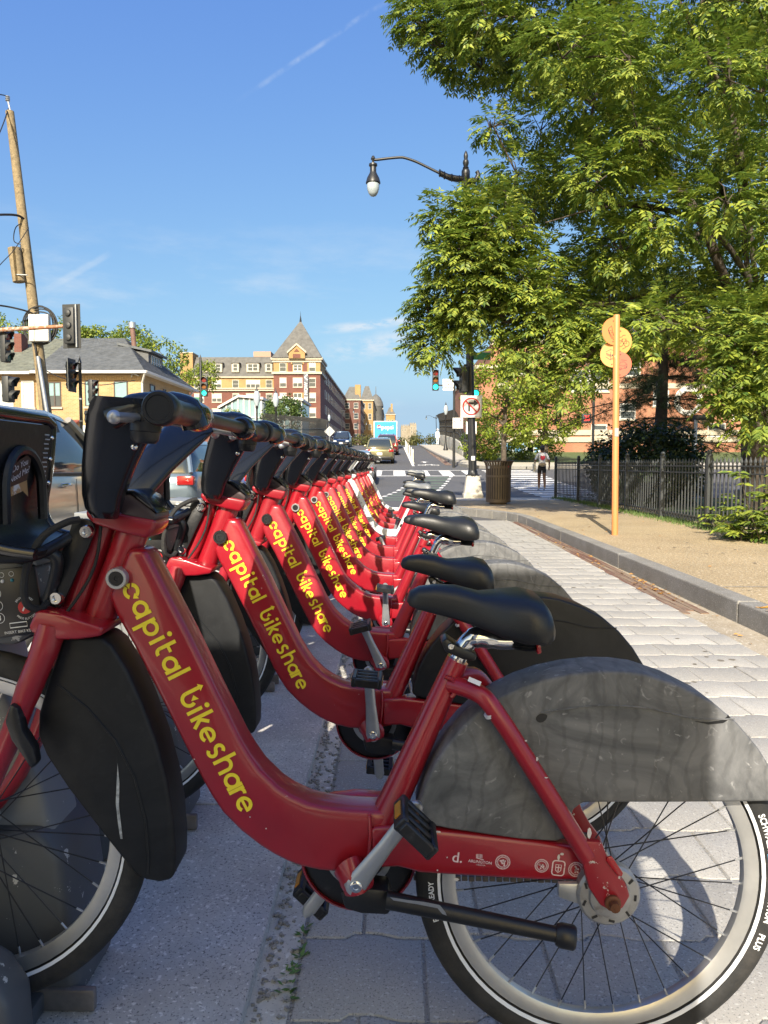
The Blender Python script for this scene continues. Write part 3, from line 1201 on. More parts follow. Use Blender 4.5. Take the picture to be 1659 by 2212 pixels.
def make_bike():
    b = thing('hire_bike', '', 'bicycle', (0, 0, 0), local=True)
    wr = make_wheel(b, HUB_R, True)
    wf = make_wheel(b, HUB_F, False)
    # roller brake on the near side of the rear hub
    M = axle(HUB_R + V((0, 0, 0)))
    MB().lathe([(.02, .042), (.052, .044), (.054, .05), (.054, .066), (.050, .070), (.036, .0715), (.034, .078), (.026, .08), (.012, .081)], 32, M).build('brake_drum', mat('dull_alloy', (.36, .36, .36), .42, metal=.6, var=.2, scale=18, wear=(.22, .2, .18), wscale=25, wpos=(.55, .7)), wr)
    sl = MB()
    for i in range(9):
        a = i * 2 * PI / 9
        sl.cbox(M @ V((.044 * math.cos(a), .044 * math.sin(a), .0708)), (.010, .002, .004), Matrix.Rotation(a + PI / 2, 3, 'Y'))
    sl.build('brake_slots', M_BLACK, wr, smooth=False)
    side_prism([(1206, 1909), (1262, 1909), (1290, 1935), (1300, 1966), (1255, 1957), (1206, 1940)], .062, .05).build('brake_arm', M_STEEL, b, bevel=.004)
    # main tube
    main = [(313, 1188), (330, 1222), (410, 1376), (465, 1490), (520, 1601), (540, 1634), (562, 1665), (600, 1702), (628, 1721), (664, 1738), (700, 1747), (750, 1753), (800, 1756), (842, 1757),
            (842, 1874), (797, 1882), (760, 1887), (729, 1887), (690, 1884), (649, 1875), (620, 1864), (590, 1849), (560, 1830), (520, 1799), (480, 1759), (455, 1722), (436, 1688), (408, 1634),
            (345, 1508), (288, 1398), (247, 1326), (232, 1290), (276, 1185)]
    side_prism(main, .036, -.036).build('main_tube', M_RED, b, bevel=.011, seg=3, angle=50)
    # chain stay box
    side_prism([(800, 1790), (870, 1786), (930, 1793), (1000, 1800), (1120, 1814), (1262, 1831), (1272, 1870), (1268, 1906), (1157, 1903), (1000, 1894), (909, 1888), (860, 1875), (800, 1878)],
               .047, .018, trace=.047).build('chain_stay', M_RED, b, bevel=.008, seg=3)
    side_prism([(860, 1815), (1000, 1820), (1150, 1835), (1150, 1880), (1000, 1872), (860, 1862)], -.035, -.058, trace=0).build('chain_stay', M_RED, b, bevel=.008, seg=2)
    # seat tube, slightly oval
    p0, p1 = bl(812, 1812, .0), bl(989, 1424, .0)
    p0 = V((p0.x, 0, p0.z))
    p1 = V((p1.x, 0, p1.z))
    MB().tube([p0, p0.lerp(p1, .3), p1], [.030, .026, .0195], 20, flat=1.35).build('seat_tube', M_RED, b)
    sd = (p1 - p0).normalized()
    # bottom bracket shell
    bb = bl(768, 1926, .09)
    BB = V((bb.x, 0, bb.z))
    MB().lathe([(.024, -.05), (.026, -.045), (.026, .05), (.03, .055), (.024, .06)], 24, axle(BB)).build('bottom_bracket', M_RED, b)
    wg = MB()
    wg.tube([bl(752, 1872, .036), bl(760, 1895, .05), bl(768, 1926, .055)], [.035, .03, .026], 16, flat=.7)
    wg.build('bracket_gusset', M_RED, b)
    # seat stays, near and far
    stay = [(975, 1478), (1010, 1488), (1045, 1506), (1078, 1548), (1120, 1612), (1200, 1740), (1268, 1850)]
    for sgn in (1, -1):
        P = []
        for i, (x, y) in enumerate(stay):
            w = (.018, .04, .062, .072, .076, .078, .078)[i]
            p = bl(x, y, w)
            P.append(V((p.x, -sgn * w, p.z)))
        MB().tube(smooth_path(P, 4), .0155, 16).build('seat_stay', M_RED, b)
        do = [(1246, 1815), (1300, 1818), (1309, 1843), (1330, 1880), (1352, 1908), (1361, 1936), (1345, 1962), (1322, 1970), (1296, 1955), (1272, 1918), (1262, 1880)]
        f = [bl(x, y, .085) for x, y in do]
        MB().prism([V((p.x, -sgn * .087, p.z)) for p in f], [V((p.x, -sgn * .070, p.z)) for p in f]).build('dropout', M_REDCHIP, b, bevel=.004)
    ax = MB()
    ax.lathe([(.013, .085), (.0135, .093), (.010, .096), (.0085, .096), (.0085, .106), (.001, .107)], 12, axle(HUB_R))
    ax.build('axle_nut', M_RUST, b)
    rf = side_prism([(1312, 1852), (1322, 1850), (1347, 1887), (1344, 1895), (1333, 1892), (1310, 1862)], .0905, .086)
    rf.build('side_reflector', M_REDREFL, b, bevel=.002)
    tie = MB()
    tp = bl(1066, 1537, .066)
    tie.lathe([(.0175, -.003), (.0175, .003)], 18, Matrix.Translation(tp) @ V((1, 0, -1.3)).to_track_quat('Z', 'Y').to_matrix().to_4x4())
    tie.build('cable_tie', M_WHITESTICK, b)
    # head: steerer column, head tube, top clamp, crown
    a0, a1 = bl(228, 1122, .0), bl(160, 1322, .0)
    MB().tube([V((a0.x, 0, a0.z)), V((a1.x, 0, a1.z))], .0225, 18).build('steerer_column', M_RED, b)
    h0, h1 = bl(294, 1130, .0), bl(212, 1345, .0)
    MB().tube([V((h0.x, 0, h0.z)), V((h1.x, 0, h1.z))], .0275, 24).build('head_tube', M_RED, b)
    side_prism([(184, 1100), (250, 1108), (337, 1124), (332, 1142), (317, 1164), (262, 1152), (200, 1132), (184, 1116)], .042, -.042).build('top_clamp', M_RED, b, bevel=.009, seg=3)
    fork = side_prism([(76, 1346), (92, 1312), (150, 1322), (190, 1336), (236, 1350), (229, 1368), (180, 1375), (137, 1376), (80, 1360)], .070, -.070, trace=.045).build('fork', M_RED, b, bevel=.012, seg=3)
    for sgn in (1, -1):
        P = []
        for x, y, w in ((112, 1350, .052), (98, 1400, .058), (62, 1490, .064), (20, 1600, .066), (-40, 1735, .064), (-78, 1800, .060)):
            p = bl(x, y, w)
            P.append(V((p.x, -sgn * w, p.z)))
        P[-1] = V((HUB_F.x, -sgn * .06, HUB_F.z))
        MB().tube(smooth_path(P, 3), [.0235] * 4 + [.0215] * 3 + [.019] * 3 + [.016] * 6, 16).build('fork_leg', M_RED, fork)
    # basket bracket plate and its bolts
    br = side_prism(rounded([(160, 1124), (187, 1121), (206, 1144), (170, 1228), (134, 1306), (116, 1311), (90, 1292), (120, 1226), (150, 1150)], 2), .036, .028, trace=.034).build('carrier_bracket', M_BLACK, b, bevel=.002)
    for x, y in ((189, 1148), (124, 1291)):
        mb = MB()
        bolt(mb, bl(x, y, .036), .0125, .009, 16)
        mb.build('bracket_bolt', M_CHROME, br)
    # lock barrel on the head tube
    lk = MB().lathe([(.0185, -.02), (.0185, .010), (.0175, .0125), (.013, .0125), (.012, .009), (.0005, .009)], 28, axle(bl(256, 1248, .036)))
    lk.build('lock_barrel', M_CHROME, b)
    MB().lathe([(.0120, .0095), (.0120, .0108), (.004, .0108), (.003, .009), (.0004, .009)], 20, axle(bl(256, 1248, .036))).build('lock_core', M_BLACK, b)
    # wordmark on the near face
    o3, d3 = bl(284, 1277, .0363), bl(528, 1737, .0363)
    along = (d3 - o3).normalized()
    upv = V((along.z, 0, -along.x))
    if upv.x < 0:
        upv = -upv
    xh = (d3 - o3).length / 13.98
    word = MB()
    bike_word(word, lambda p: o3 + along * (p.x * xh) + upv * ((p.y - .5) * xh) + V((0, -.0006, 0)))
    word.build('lettering', M_YELLOW, b, fix=False, smooth=False)
    # rear skirt
    sk = [(899, 1764), (906, 1732), (918, 1690), (938, 1648), (965, 1605), (997, 1567), (1036, 1531), (1079, 1504), (1125, 1482), (1175, 1465), (1235, 1452), (1295, 1446), (1345, 1447), (1391, 1453), (1463, 1477),
          (1535, 1513), (1590, 1560), (1635, 1614), (1668, 1668), (1682, 1727), (1600, 1728), (1450, 1729), (1290, 1729), (1256, 1730), (1236, 1745), (1228, 1788), (1217, 1806), (1199, 1813),
          (1120, 1808), (1055, 1799), (970, 1786), (911, 1774)]
    skirt = side_prism(sk, .050, -.050, trace=.04).build('rear_skirt', M_SKIRT, b, bevel=.018, seg=4, angle=60)
    seam = MB()
    seam.tube([bl(x, y, .0505) for x, y in rounded([(1190, 1541), (1220, 1532), (1300, 1524), (1400, 1530), (1500, 1552), (1572, 1551)], 4)[:20]], .0016, 6)
    seam.build('skirt_seam', M_SKIRT, skirt)
    hole = side_prism(rounded([(1158, 1550), (1168, 1542), (1182, 1545), (1178, 1556), (1168, 1561), (1160, 1558)], 3), .0508, .045)
    hole.build('skirt_hole', M_BLACK, skirt)
    hole = side_prism([(1500, 1558), (1530, 1560), (1560, 1556), (1575, 1546), (1578, 1552), (1562, 1562), (1530, 1565)], .0508, .045)
    hole.build('skirt_slot', M_BLACK, skirt)
    # front skirt
    fs = [(142, 1373), (180, 1374), (222, 1373), (246, 1393), (280, 1448), (312, 1520), (342, 1602), (364, 1684), (377, 1765), (382, 1832), (381, 1880), (372, 1896), (348, 1901), (318, 1896), (296, 1884),
          (255, 1834), (205, 1770), (150, 1698), (104, 1628), (86, 1585), (88, 1540), (105, 1478)]
    fsk = side_prism(fs, .042, -.042, trace=.032).build('front_skirt', M_SKIRTDARK, b, bevel=.013, seg=4, angle=60)
    crease = MB()
    crease.tube([bl(x, y, .0415) for x, y in ((122, 1476), (190, 1530), (250, 1600), (292, 1680), (315, 1770), (322, 1850), (320, 1888))], .003, 6)
    crease.build('skirt_crease', M_SKIRTDARK, fsk)
    clip = side_prism([(20, 1520), (38, 1530), (48, 1580), (72, 1618), (78, 1650), (66, 1665), (50, 1640), (22, 1600), (8, 1560)], .095, .07)
    clip.build('skirt_clip', M_BLACK, b, bevel=.006)
    # saddle, post and clamp
    st = [(879, 1292, 1297, .010), (886, 1276, 1310, .020), (905, 1266, 1320, .026), (940, 1262, 1330, .030), (985, 1264, 1342, .037), (1035, 1272, 1358, .050), (1080, 1270, 1376, .074), (1125, 1267, 1387, .095),
          (1160, 1277, 1386, .101), (1175, 1298, 1380, .093), (1183, 1326, 1372, .072), (1186, 1346, 1362, .04)]
    rings = []
    for x, yt, yb, hw in st:
        T, Bm = bl(x, yt, 0), bl(x, yb, 0)
        h = T.z - Bm.z
        g = []
        for k in range(20):
            a = 2 * PI * k / 20
            c_, s_ = math.cos(a), math.sin(a)
            yy = hw * math.copysign(abs(c_) ** .75, c_)
            zz = (Bm.z + h * .42) + (h * .58 * abs(s_) ** .8 if s_ >= 0 else -h * .42 * abs(s_) ** .6 * (.35 + .65 * abs(c_)))
            dip = .006 * (1 - abs(c_)) if (hw > .04 and s_ > 0) else 0
            g.append(V((T.x, yy, zz - dip)))
        rings.append(g)
    sad = MB().loft(rings).build('saddle', M_SADDLE, b, angle=80)
    sp = MB()
    for i in range(4):
        p = bl(1140, 1386 + i * 6, .03)
        sp.ring([(.021, 0), (.025, .004), (.029, 0), (.025, -.004)], 16, Matrix.Translation(V((p.x, 0, p.z))))
    sp.build('saddle_spring', M_BLACK, sad)
    side_prism([(1152, 1385), (1161, 1383), (1163, 1402), (1154, 1405)], .03, -.03, trace=0).build('tail_light', M_REDREFL, sad, bevel=.002)
    q = bl(1010, 1392, 0)
    head = [V((p1.x, 0, p1.z)) - sd * .14, V((p1.x, 0, p1.z)), V((p1.x, 0, p1.z)) + sd * .022]
    post = MB().tube(head, .0145, 20)
    hd = [bl(x, y, 0) for x, y in ((1000, 1400), (1016, 1382), (1040, 1376), (1075, 1384), (1110, 1384))]
    post.tube(smooth_path(hd, 4), [.0165] * 5 + [.019] * 6 + [.015] * 6, 16)
    post.build('seat_post', M_CHROME, b)
    cl = side_prism([(952, 1386), (965, 1378), (990, 1396), (1030, 1412), (1027, 1428), (1000, 1424), (962, 1408)], .024, -.024, trace=.02)
    clamp = cl.build('seat_clamp', M_BLACK, b, bevel=.004)
    mb = MB()
    bolt(mb, bl(974, 1396, .024), .006, .004)
    mb.build('clamp_bolt', M_CHROME, clamp)
    # cranks and pedals: one part that can be turned about the bracket
    def crank(sgn, ang):
        e = V((.172 * math.cos(ang), -sgn * .085, .172 * math.sin(ang)))
        o0 = V((0, -sgn * .068, 0))
        mid = o0.lerp(e, .5)
        n_ = V((-math.sin(ang), 0, math.cos(ang)))
        mb = MB()
        rings = []
        for t, hw in ((-.11, .008), (-.08, .016), (0, .019), (.12, .0175), (.5, .0135), (.88, .0135), (1.0, .014), (1.07, .010), (1.09, .005)):
            c = o0.lerp(e, t)
            rings.append([c + n_ * hw * math.cos(a) + V((0, 1, 0)) * (.0075 * math.sin(a)) for a in [k * PI / 6 for k in range(12)]])
        mb.loft(rings)
        c = mb.build('crank_arm', M_STEEL, b)
        c.location = BB
        k = MB()
        bolt(k, o0 + V((0, -sgn * .0078, 0)), .0105, .003, 16)
        k.build('crank_bolt', M_CHROME, c)
        ped = MB()
        pc = e + V((0, -sgn * .058, 0))
        Mr = Matrix.Rotation(R(40), 3, 'Y')
        for dx in (-.032, .032):
            ped.cbox(pc + Mr @ V((dx, 0, 0)), (.013, .085, .026), Mr)
        for dy in (-.040, -.014, .014, .040):
            ped.cbox(pc + V((0, dy, 0)), (.062, .012, .022), Mr)
        pd = ped.build('pedal', M_BLACK, c, bevel=.003, seg=1)
        MB().tube([e, pc + V((0, -sgn * .045, 0))], .007, 10).build('pedal_axle', M_RUST, pd)
        for dx in (-.0395, .0395):
            MB().cbox(pc + Mr @ V((dx, 0, 0)), (.002, .045, .012), Mr).build('pedal_reflector', M_AMBER, pd)
        return c
    crank(1, R(59))
    crank(-1, R(59 + 180))
    # chain guard on the far side
    g = MB()
    g.lathe([(.0005, -.030), (.098, -.030), (.104, -.034), (.104, -.060), (.098, -.064), (.0005, -.064)], 48, axle(BB))
    gd = g.build('chain_guard', M_BLACK, b)
    MB().ring([(.104, -.026), (.109, -.030), (.109, -.064), (.104, -.067)], 48, axle(BB)).build('guard_rim', M_RED, gd)
    MB().ring([(.050, -.027), (.062, -.027), (.062, -.031), (.050, -.031)], 40, axle(BB)).build('chainring', M_STEEL, gd)
    side_prism([(676, 1752), (715, 1738), (770, 1733), (835, 1738), (835, 1760), (740, 1760)], -.03, -.06, trace=0).build('guard_cover', M_RED, b, bevel=.006)
    ch = MB()
    for zz in (.045, -.040):
        a = V((BB.x + .02, .047, BB.z + zz * 1.25))
        e = V((HUB_R.x, .047, HUB_R.z + zz))
        L = (e - a).length
        n = int(L / .0127)
        ang = math.atan2(-(e.z - a.z), e.x - a.x)
        Mr = Matrix.Rotation(ang, 3, 'Y')
        for i in range(n):
            c = a.lerp(e, i / n)
            ch.cbox(c, (.0105, .009 if i % 2 else .006, .0085), Mr)
    ch.build('chain', mat('chain_steel', (.14, .12, .10), .5, metal=.7, var=.3, scale=60), b)
    # kick stand folded back along the stay, and its mount
    k0, k1 = bl(836, 1944, .075), bl(1206, 2019, .12)
    ks = MB().tube([k0, k1], [.0150, .0125], 16).build('kick_stand', M_BLACK, b)
    d = (k1 - k0).normalized()
    MB().tube([k1 - d * .004, k1 + d * .004, k1 + d * .024, k1 + d * .028], [.016, .0195, .0195, .0165], 18).build('stand_foot', M_BLACK, ks)
    side_prism([(735, 1928), (790, 1920), (838, 1925), (850, 1960), (838, 1978), (780, 1975), (745, 1965)], .060, .01).build('stand_mount', M_BLACK, b, bevel=.005)
    # handlebar: two shell arms, bar, grips, levers, bell
    hb = bl(355, 884, .33)
    HB = V((hb.x, 0, hb.z))
    sec = [(204, 252, 1119, .050), (187, 260, 1100, .058), (181, 267, 1070, .075), (180, 290, 1010, .110), (185, 318, 950, .150), (191, 338, 900, .185), (197, 347, 876, .205), (208, 350, 861, .215)]
    for sgn in (1, -1):
        rings = []
        for xl, xr, y, w in sec:
            A, C = bl(xl, y, w), bl(xr, y, w)
            m_, hw = (A + C) / 2, (C - A).length / 2
            t = .020 if w > .06 else .016
            g = []
            for k in range(16):
                a = 2 * PI * k / 16
                cx_, sx_ = math.cos(a), math.sin(a)
                g.append(V((m_.x + hw * math.copysign(abs(cx_) ** .55, cx_), -sgn * (w + t * math.copysign(abs(sx_) ** .6, sx_)), m_.z)))
            rings.append(g)
        arm = MB().loft(rings)
        top = V((rings[-1][0].x + rings[-1][8].x, 0, 0)) / 2
        P = [V((top.x - .030, -sgn * .200, rings[-1][0].z - .028)), V((top.x + .005, -sgn * .205, rings[-1][0].z - .012)), V((HB.x - .040, -sgn * .205, HB.z + .010)), V((HB.x - .004, -sgn * .20, HB.z + .004)), V((HB.x + .006, -sgn * .195, HB.z - .016))]
        arm.tube(smooth_path(P, 4), [.019] * 4 + [.021] * 5 + [.024] * 4 + [.020] * 4, 14)
        ao = arm.build('handlebar_arm', M_GLOSSBLACK, b, angle=60)
        mb = MB()
        s_ = bl(292, 965, .165)
        mb.sphere((s_.x - .004, -sgn * .158, s_.z), .006, 10, 6)
        mb.build('arm_screw', M_CHROME, ao)
    bar = MB().tube([HB + V((0, -.335, 0)), HB + V((0, .335, 0))], .0115, 14).build('handlebar', M_BLACK, b)
    for sgn in (1, -1):
        gp = MB()
        M = Matrix.Translation(HB) @ Matrix.Rotation(PI / 2 if sgn > 0 else -PI / 2, 4, 'X')
        gp.lathe([(.014, .200), (.0185, .203), (.0175, .21), (.0165, .25), (.0175, .30), (.0195, .325), (.0225, .330), (.0225, .352), (.0205, .356), (.0165, .356), (.016, .3545), (.0005, .3545)], 28, M)
        gp.build('grip', M_BLACK, b)
        MB().lathe([(.017, .145), (.0215, .152), (.023, .18), (.021, .198), (.018, .20)], 20, M).build('shifter', M_GLOSSBLACK, b)
        lv = MB()
        P = [HB + V((-.012, -sgn * .17, -.010)), HB + V((-.055, -sgn * .18, -.006)), HB + V((-.075, -sgn * .23, -.010)), HB + V((-.082, -sgn * .285, -.013))]
        lv.tube(smooth_path(P, 4), [.0085] * 6 + [.007] * 7, 10)
        lv.sphere(P[-1], .0098, 12, 8)
        lv.build('brake_lever', M_STEEL, b)
        if sgn > 0:
            c = HB + V((-.062, -.215, -.020))
            bell = MB().lathe([(.010, .022), (.011, .006), (.0225, .005), (.0225, -.008), (.021, -.009), (.0195, -.020), (.015, -.025), (.001, -.026)], 28, Matrix.Translation(c))
            bell.build('bell', M_BLACK, b)
    st_ = bl(450, 896, -.13)
    # stem cover with sloping lid
    side_prism([(250, 1080), (262, 1068), (280, 1064), (316, 1092), (339, 1110), (335, 1128), (290, 1119), (258, 1111)], .040, -.040).build('stem_cover', M_STEMBROWN, b, bevel=.006)
    side_prism([(254, 1066), (264, 1058), (288, 1058), (312, 1072), (332, 1096), (340, 1110), (318, 1094), (282, 1066)], .044, -.044).build('stem_lid', M_GLOSSBLACK, b, bevel=.004)
    # front carrier: curved plate, rolled edges, tubes
    def cw(X, Z):       # world side elevation to bike frame
        q = V((X, 0, Z)) - V((B0.x, 0, B0.z))
        return (q.x * _c - q.z * _s, q.x * _s + q.z * _c)
    prof = [(-.652, 1.163), (-.657, 1.11), (-.664, 1.06), (-.672, 1.015), (-.668, .985), (-.650, .962), (-.620, .952), (-.575, .945)]
    prof = [V((p.x, p.y)) for p in smooth_path([(x, z, 0) for x, z in prof], 3)]
    rings = []
    for i, p in enumerate(prof):
        x, z = cw(p.x, p.y)
        t = (prof[min(i + 1, len(prof) - 1)] - prof[max(i - 1, 0)]).normalized()
        nx_, nz_ = t.y * .004, -t.x * .004
        hw = .118 if i > 1 else .110
        rings.append([V((x + nx_, -hw, z + nz_)), V((x + nx_, hw, z + nz_)), V((x - nx_, hw, z - nz_)), V((x - nx_, -hw, z - nz_))])
    plate = MB().loft(rings).build('carrier_plate', M_BLACK, b, angle=60)
    edge = MB()
    for sgn in (1, -1):
        edge.tube([V((cw(p.x, p.y)[0], -sgn * .118, cw(p.x, p.y)[1])) for p in prof], .0095, 10)
    x, z = cw(prof[0].x, prof[0].y)
    edge.tube([V((x, -.118, z)), V((x - .002, -.09, z + .012)), V((x - .002, .09, z + .012)), V((x, .118, z))], .0105, 10)
    edge.build('carrier_edge', M_GLOSSBLACK, plate)
    rib = MB()
    P = []
    for i in range(15):
        a = PI * i / 14
        zz = 1.04 + .075 * math.sin(a)
        x, z = cw(-.649, zz if 0 < i < 14 else .99)
        P.append(V((x, .066 * math.cos(a), z)))
    rib.tube(P, .009, 8)
    rib.build('carrier_rib', M_BLACK, plate)
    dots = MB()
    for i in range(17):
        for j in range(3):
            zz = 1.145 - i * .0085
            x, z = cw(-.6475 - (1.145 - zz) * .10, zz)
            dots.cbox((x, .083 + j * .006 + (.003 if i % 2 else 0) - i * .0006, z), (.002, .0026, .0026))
    dots.build('hole_light_dots', mat('painted_hole_light', (.55, .56, .56), .5, var=.1), plate, smooth=False)  # pale solid dots painted for daylight showing through the plate's holes
    rv = MB()
    for zz in (1.10, 1.055, .99, 1.14):
        x, z = cw(-.648 - max(0, 1.14 - zz) * .11, zz)
        rv.sphere((x, .108, z), .0045, 8, 6)
    rv.build('carrier_rivets', M_CHROME, plate)
    tb = MB()
    for sgn in (1, -1):
        P = [bl(150, 1160, .03), bl(120, 1178, .05), bl(70, 1200, .09), bl(0, 1204, .11), bl(-80, 1200, .11)]
        tb.tube(smooth_path([V((p.x, p.y * sgn, p.z)) for p in P], 4), .0105, 10)
    P = [bl(104, 1298, .03), bl(118, 1250, .04), bl(124, 1212, .05), bl(112, 1196, .055), bl(70, 1192, .06), bl(0, 1196, .06)]
    tb.tube(smooth_path(P, 4), .0105, 10)
    tb.build('carrier_tubes', M_BLACK, b)
    cb = MB()
    P = [bl(172, 1122, .045), bl(140, 1130, .06), bl(92, 1160, .075), bl(62, 1215, .085), bl(52, 1265, .085), bl(58, 1305, .08), bl(85, 1316, .06), bl(104, 1300, .04)]
    cb.tube(smooth_path(P, 6), .0062, 8)
    cb.build('cable', M_RUBBER, b)
    for sg, dx_ in ((1, .0), (-1, .02)):
        P = [HB + V((-.03, -sg * .17, -.005)), HB + V((-.11, -sg * .12, .03)), HB + V((-.17 - dx_, -sg * .06, -.02)), HB + V((-.19 - dx_, -sg * .035, -.12)), HB + V((-.20, -sg * .03, -.26)), HB + V((-.25, -sg * .045, -.36))]
        MB().tube(smooth_path(P, 5), .0028, 6).build('brake_cable', M_RUBBER, b)
    for pts_, r_ in (([(798, 1758, .035), (800, 1800, .044), (796, 1850, .046), (790, 1880, .040)], .0032), ([(962, 1462, .026), (978, 1470, .033), (985, 1490, .034), (976, 1505, .028)], .004)):
        w_ = MB()
        q_ = smooth_path([bl(*p_) for p_ in pts_], 14)
        w_.tube(q_, [r_ * (1.12 if k_ % 2 else .88) for k_ in range(len(q_))], 8)
        w_.build('weld_bead', M_RED, b)
    return b


proto = make_bike()
# ------------------------------------------------------------------ the row of bikes
SPACING, DRIFT = .700, .0113
N_BIKES = 14
LABELS = [
    ('red hire bike in front of all others, with scuffed grey skirt and town seals', 'R', 0, 59, 'G', M_STEEL),
    ('red hire bike second in the row, the one with a plain black rear skirt', 'R', -.036, 98, 'K', M_BLACK),
    ('red hire bike third in the row, its crank raised beside the second black saddle', 'R', .035, 118, 'G', M_BLACK),
    ('red hire bike fourth from the front of the row, with a chrome lock barrel', 'R', -.02, 95, 'G', M_STEEL),
    ('red hire bike fifth from the front, with a long graduated chrome seat post', 'R', .085, 40, 'G', M_STEEL),
    ('red hire bike sixth from the front of the docked row', 'R', -.03, 200, 'G', M_STEEL),
    ('red hire bike seventh from the front, two places before the white one', 'R', .045, 300, 'G', M_BLACK),
    ('red hire bike eighth from the front, docked just before the nearer white bike', 'R', -.01, 20, 'G', M_BLACK),
    ('white hire bike with grey lettering, ninth in the row between red ones', 'W', .05, 60, 'W', M_STEEL),
    ('red hire bike docked right behind the nearer white bike', 'R', .01, 80, 'G', M_BLACK),
    ('red hire bike second behind the nearer white bike', 'R', .04, 30, 'G', M_BLACK),
    ('red hire bike third behind the nearer white bike', 'R', .02, 110, 'G', M_STEEL),
    ('red hire bike docked just in front of the last white bike', 'R', .12, 60, 'G', M_STEEL),
    ('white hire bike at the far end of the row, its grey saddle raised high', 'W', .15, 45, 'W', M_STEEL),
]
RED_PARTS = ('weld_bead', 'main_tube', 'chain_stay', 'seat_tube', 'bottom_bracket', 'bracket_gusset', 'seat_stay', 'dropout', 'steerer_column', 'head_tube', 'top_clamp', 'fork', 'fork_leg', 'guard_rim', 'guard_cover')


def walk(o):
    yield o
    for c in o.children:
        yield from walk(c)


def stem_of(o):
    return o.name.split('.')[0]


def override(o, m):
    o.material_slots[0].link = 'OBJECT'
    o.material_slots[0].material = m


seat_dir = None
bikes = [proto] + [copy_tree(proto) for _ in range(N_BIKES - 1)]
_p0, _p1 = bl(812, 1812, 0), bl(989, 1424, 0)
seat_dir = V((_p1.x - _p0.x, 0, _p1.z - _p0.z)).normalized()
for i, (b, (lab, paint, seat, crank_deg, skirt, lock)) in enumerate(zip(bikes, LABELS)):
    b['label'] = lab
    b['category'] = 'bicycle'
    b['group'] = 'hire bikes docked in a row'
    dx = 0 if i == 0 else rnd.uniform(-.008, .008)
    b.location = (B0.x + DRIFT * SPACING * i + dx, B0.y + SPACING * i, B0.z)
    b.rotation_euler = (0 if i == 0 else rnd.uniform(-.02, .02), TILT, 0 if i == 0 else rnd.uniform(-.018, .018))
    for o in walk(b):
        s = stem_of(o)
        if o.type != 'MESH':
            continue
        if paint == 'W':
            if s in RED_PARTS:
                override(o, M_WHITEFRAME)
            elif s in ('handlebar_arm', 'stem_lid', 'front_skirt'):
                override(o, M_WHITEFRAME if s != 'stem_lid' else M_SADDLEGREY)
            elif s == 'saddle':
                override(o, M_SADDLEGREY)
            elif s == 'lettering':
                override(o, M_GREYVINYL)
            elif s in ('rear_skirt', 'skirt_seam'):
                override(o, M_SKIRT)
        if paint == 'R' and i in (2, 5, 6, 10) and s in RED_PARTS and s != 'dropout':
            override(o, M_REDOLD)
        if s == 'rear_skirt' and skirt == 'K':
            override(o, M_SKIRTBLACK)
        if s == 'skirt_seam' and skirt == 'K':
            override(o, M_SKIRTBLACK)
        if s == 'lock_barrel':
            override(o, lock)
        if s in ('saddle', 'seat_post'):
            o.location = o.location + seat_dir * seat
        if s == 'crank_arm':
            o.rotation_euler = (0, -R(crank_deg - 59), 0)
        if s in ('skirt_hole', 'skirt_slot') and i != 0:
            o.hide_render = False
# the second bike's fresh skirts carry no slot: take the damage off all but the first
for b in bikes[1:]:
    for o in list(walk(b)):
        if stem_of(o) in ('skirt_hole', 'skirt_slot'):
            bpy.data.objects.remove(o)

first = bikes[0]
FW = .0476


def on_stay(x, y, w=FW):
    c = bl(x, y, w)
    t = (bl(x + 20, y + 2.2, w) - c).normalized()
    u = V((-t.z, 0, t.x))
    if u.z < 0:
        u = -u
    return lambda p: c + t * p.x + u * p.y + V((0, -.0004, 0))


def flat(o):
    return o


text_mb('d.', .026, on_stay(988, 1853), thick=.0003).build('decal', M_DECAL, first, fix=False, smooth=False)
m_ = text_mb('ARLINGTON', .0072, on_stay(1037, 1862), thick=.0001, sx=1.0)
m2 = text_mb('VIRGINIA', .004, on_stay(1038, 1868.5))
m_.add(m2.v, m2.f)
t3 = on_stay(1037, 1850)
stroke(m_, [(-.007, .005), (-.006, -.003), (.007, -.0055)], .0013, t3)
for k_ in range(4):
    stroke(m_, [(-.004 + k_ * .0025, -.003), (-.005 + k_ * .0025, .0042)], .0012, t3)
m_.build('decal', M_DECAL, first, fix=False, smooth=False)
for sx_, sy_, rr_ in ((1086, 1862, .0125), (1170, 1870, .0115), (1244, 1878, .0128)):
    t3 = on_stay(sx_, sy_)
    mb = MB()
    stroke(mb, arc(0, 0, rr_, 0, 349, 32), .0011, t3, close=True)
    stroke(mb, arc(0, 0, rr_ * .70, 0, 349, 32), .0009, t3, close=True)
    for k_ in range(26):
        a_ = k_ * 2 * PI / 26
        stroke(mb, [(rr_ * .78 * math.cos(a_), rr_ * .78 * math.sin(a_)), (rr_ * .92 * math.cos(a_ + .05), rr_ * .92 * math.sin(a_ + .05))], .0010, t3)
    for k_ in range(9):
        a_ = rnd.uniform(0, 6.28)
        q_ = rnd.uniform(.1, .5) * rr_
        poly2(mb, arc(q_ * math.cos(a_), q_ * math.sin(a_), rr_ * .14, 0, 300, 5), t3)
    mb.build('decal', M_DECAL, first, fix=False, smooth=False)
t3 = on_stay(1206, 1875)
mb = MB()
stroke(mb, arc(.0055, .008, .005, 0, 90, 4) + arc(-.0055, .008, .005, 90, 180, 4) + arc(-.0055, -.008, .005, 180, 270, 4) + arc(.0055, -.008, .005, 270, 360, 4), .0022, t3, close=True)
stroke(mb, [(-.005, .006), (.005, .006), (.0045, -.004), (0, -.008), (-.0045, -.004)], .0014, t3, close=True)
stroke(mb, [(-.004, .001), (.004, .001)], .0016, t3)
stroke(mb, [(0, .005), (0, -.006)], .0016, t3)
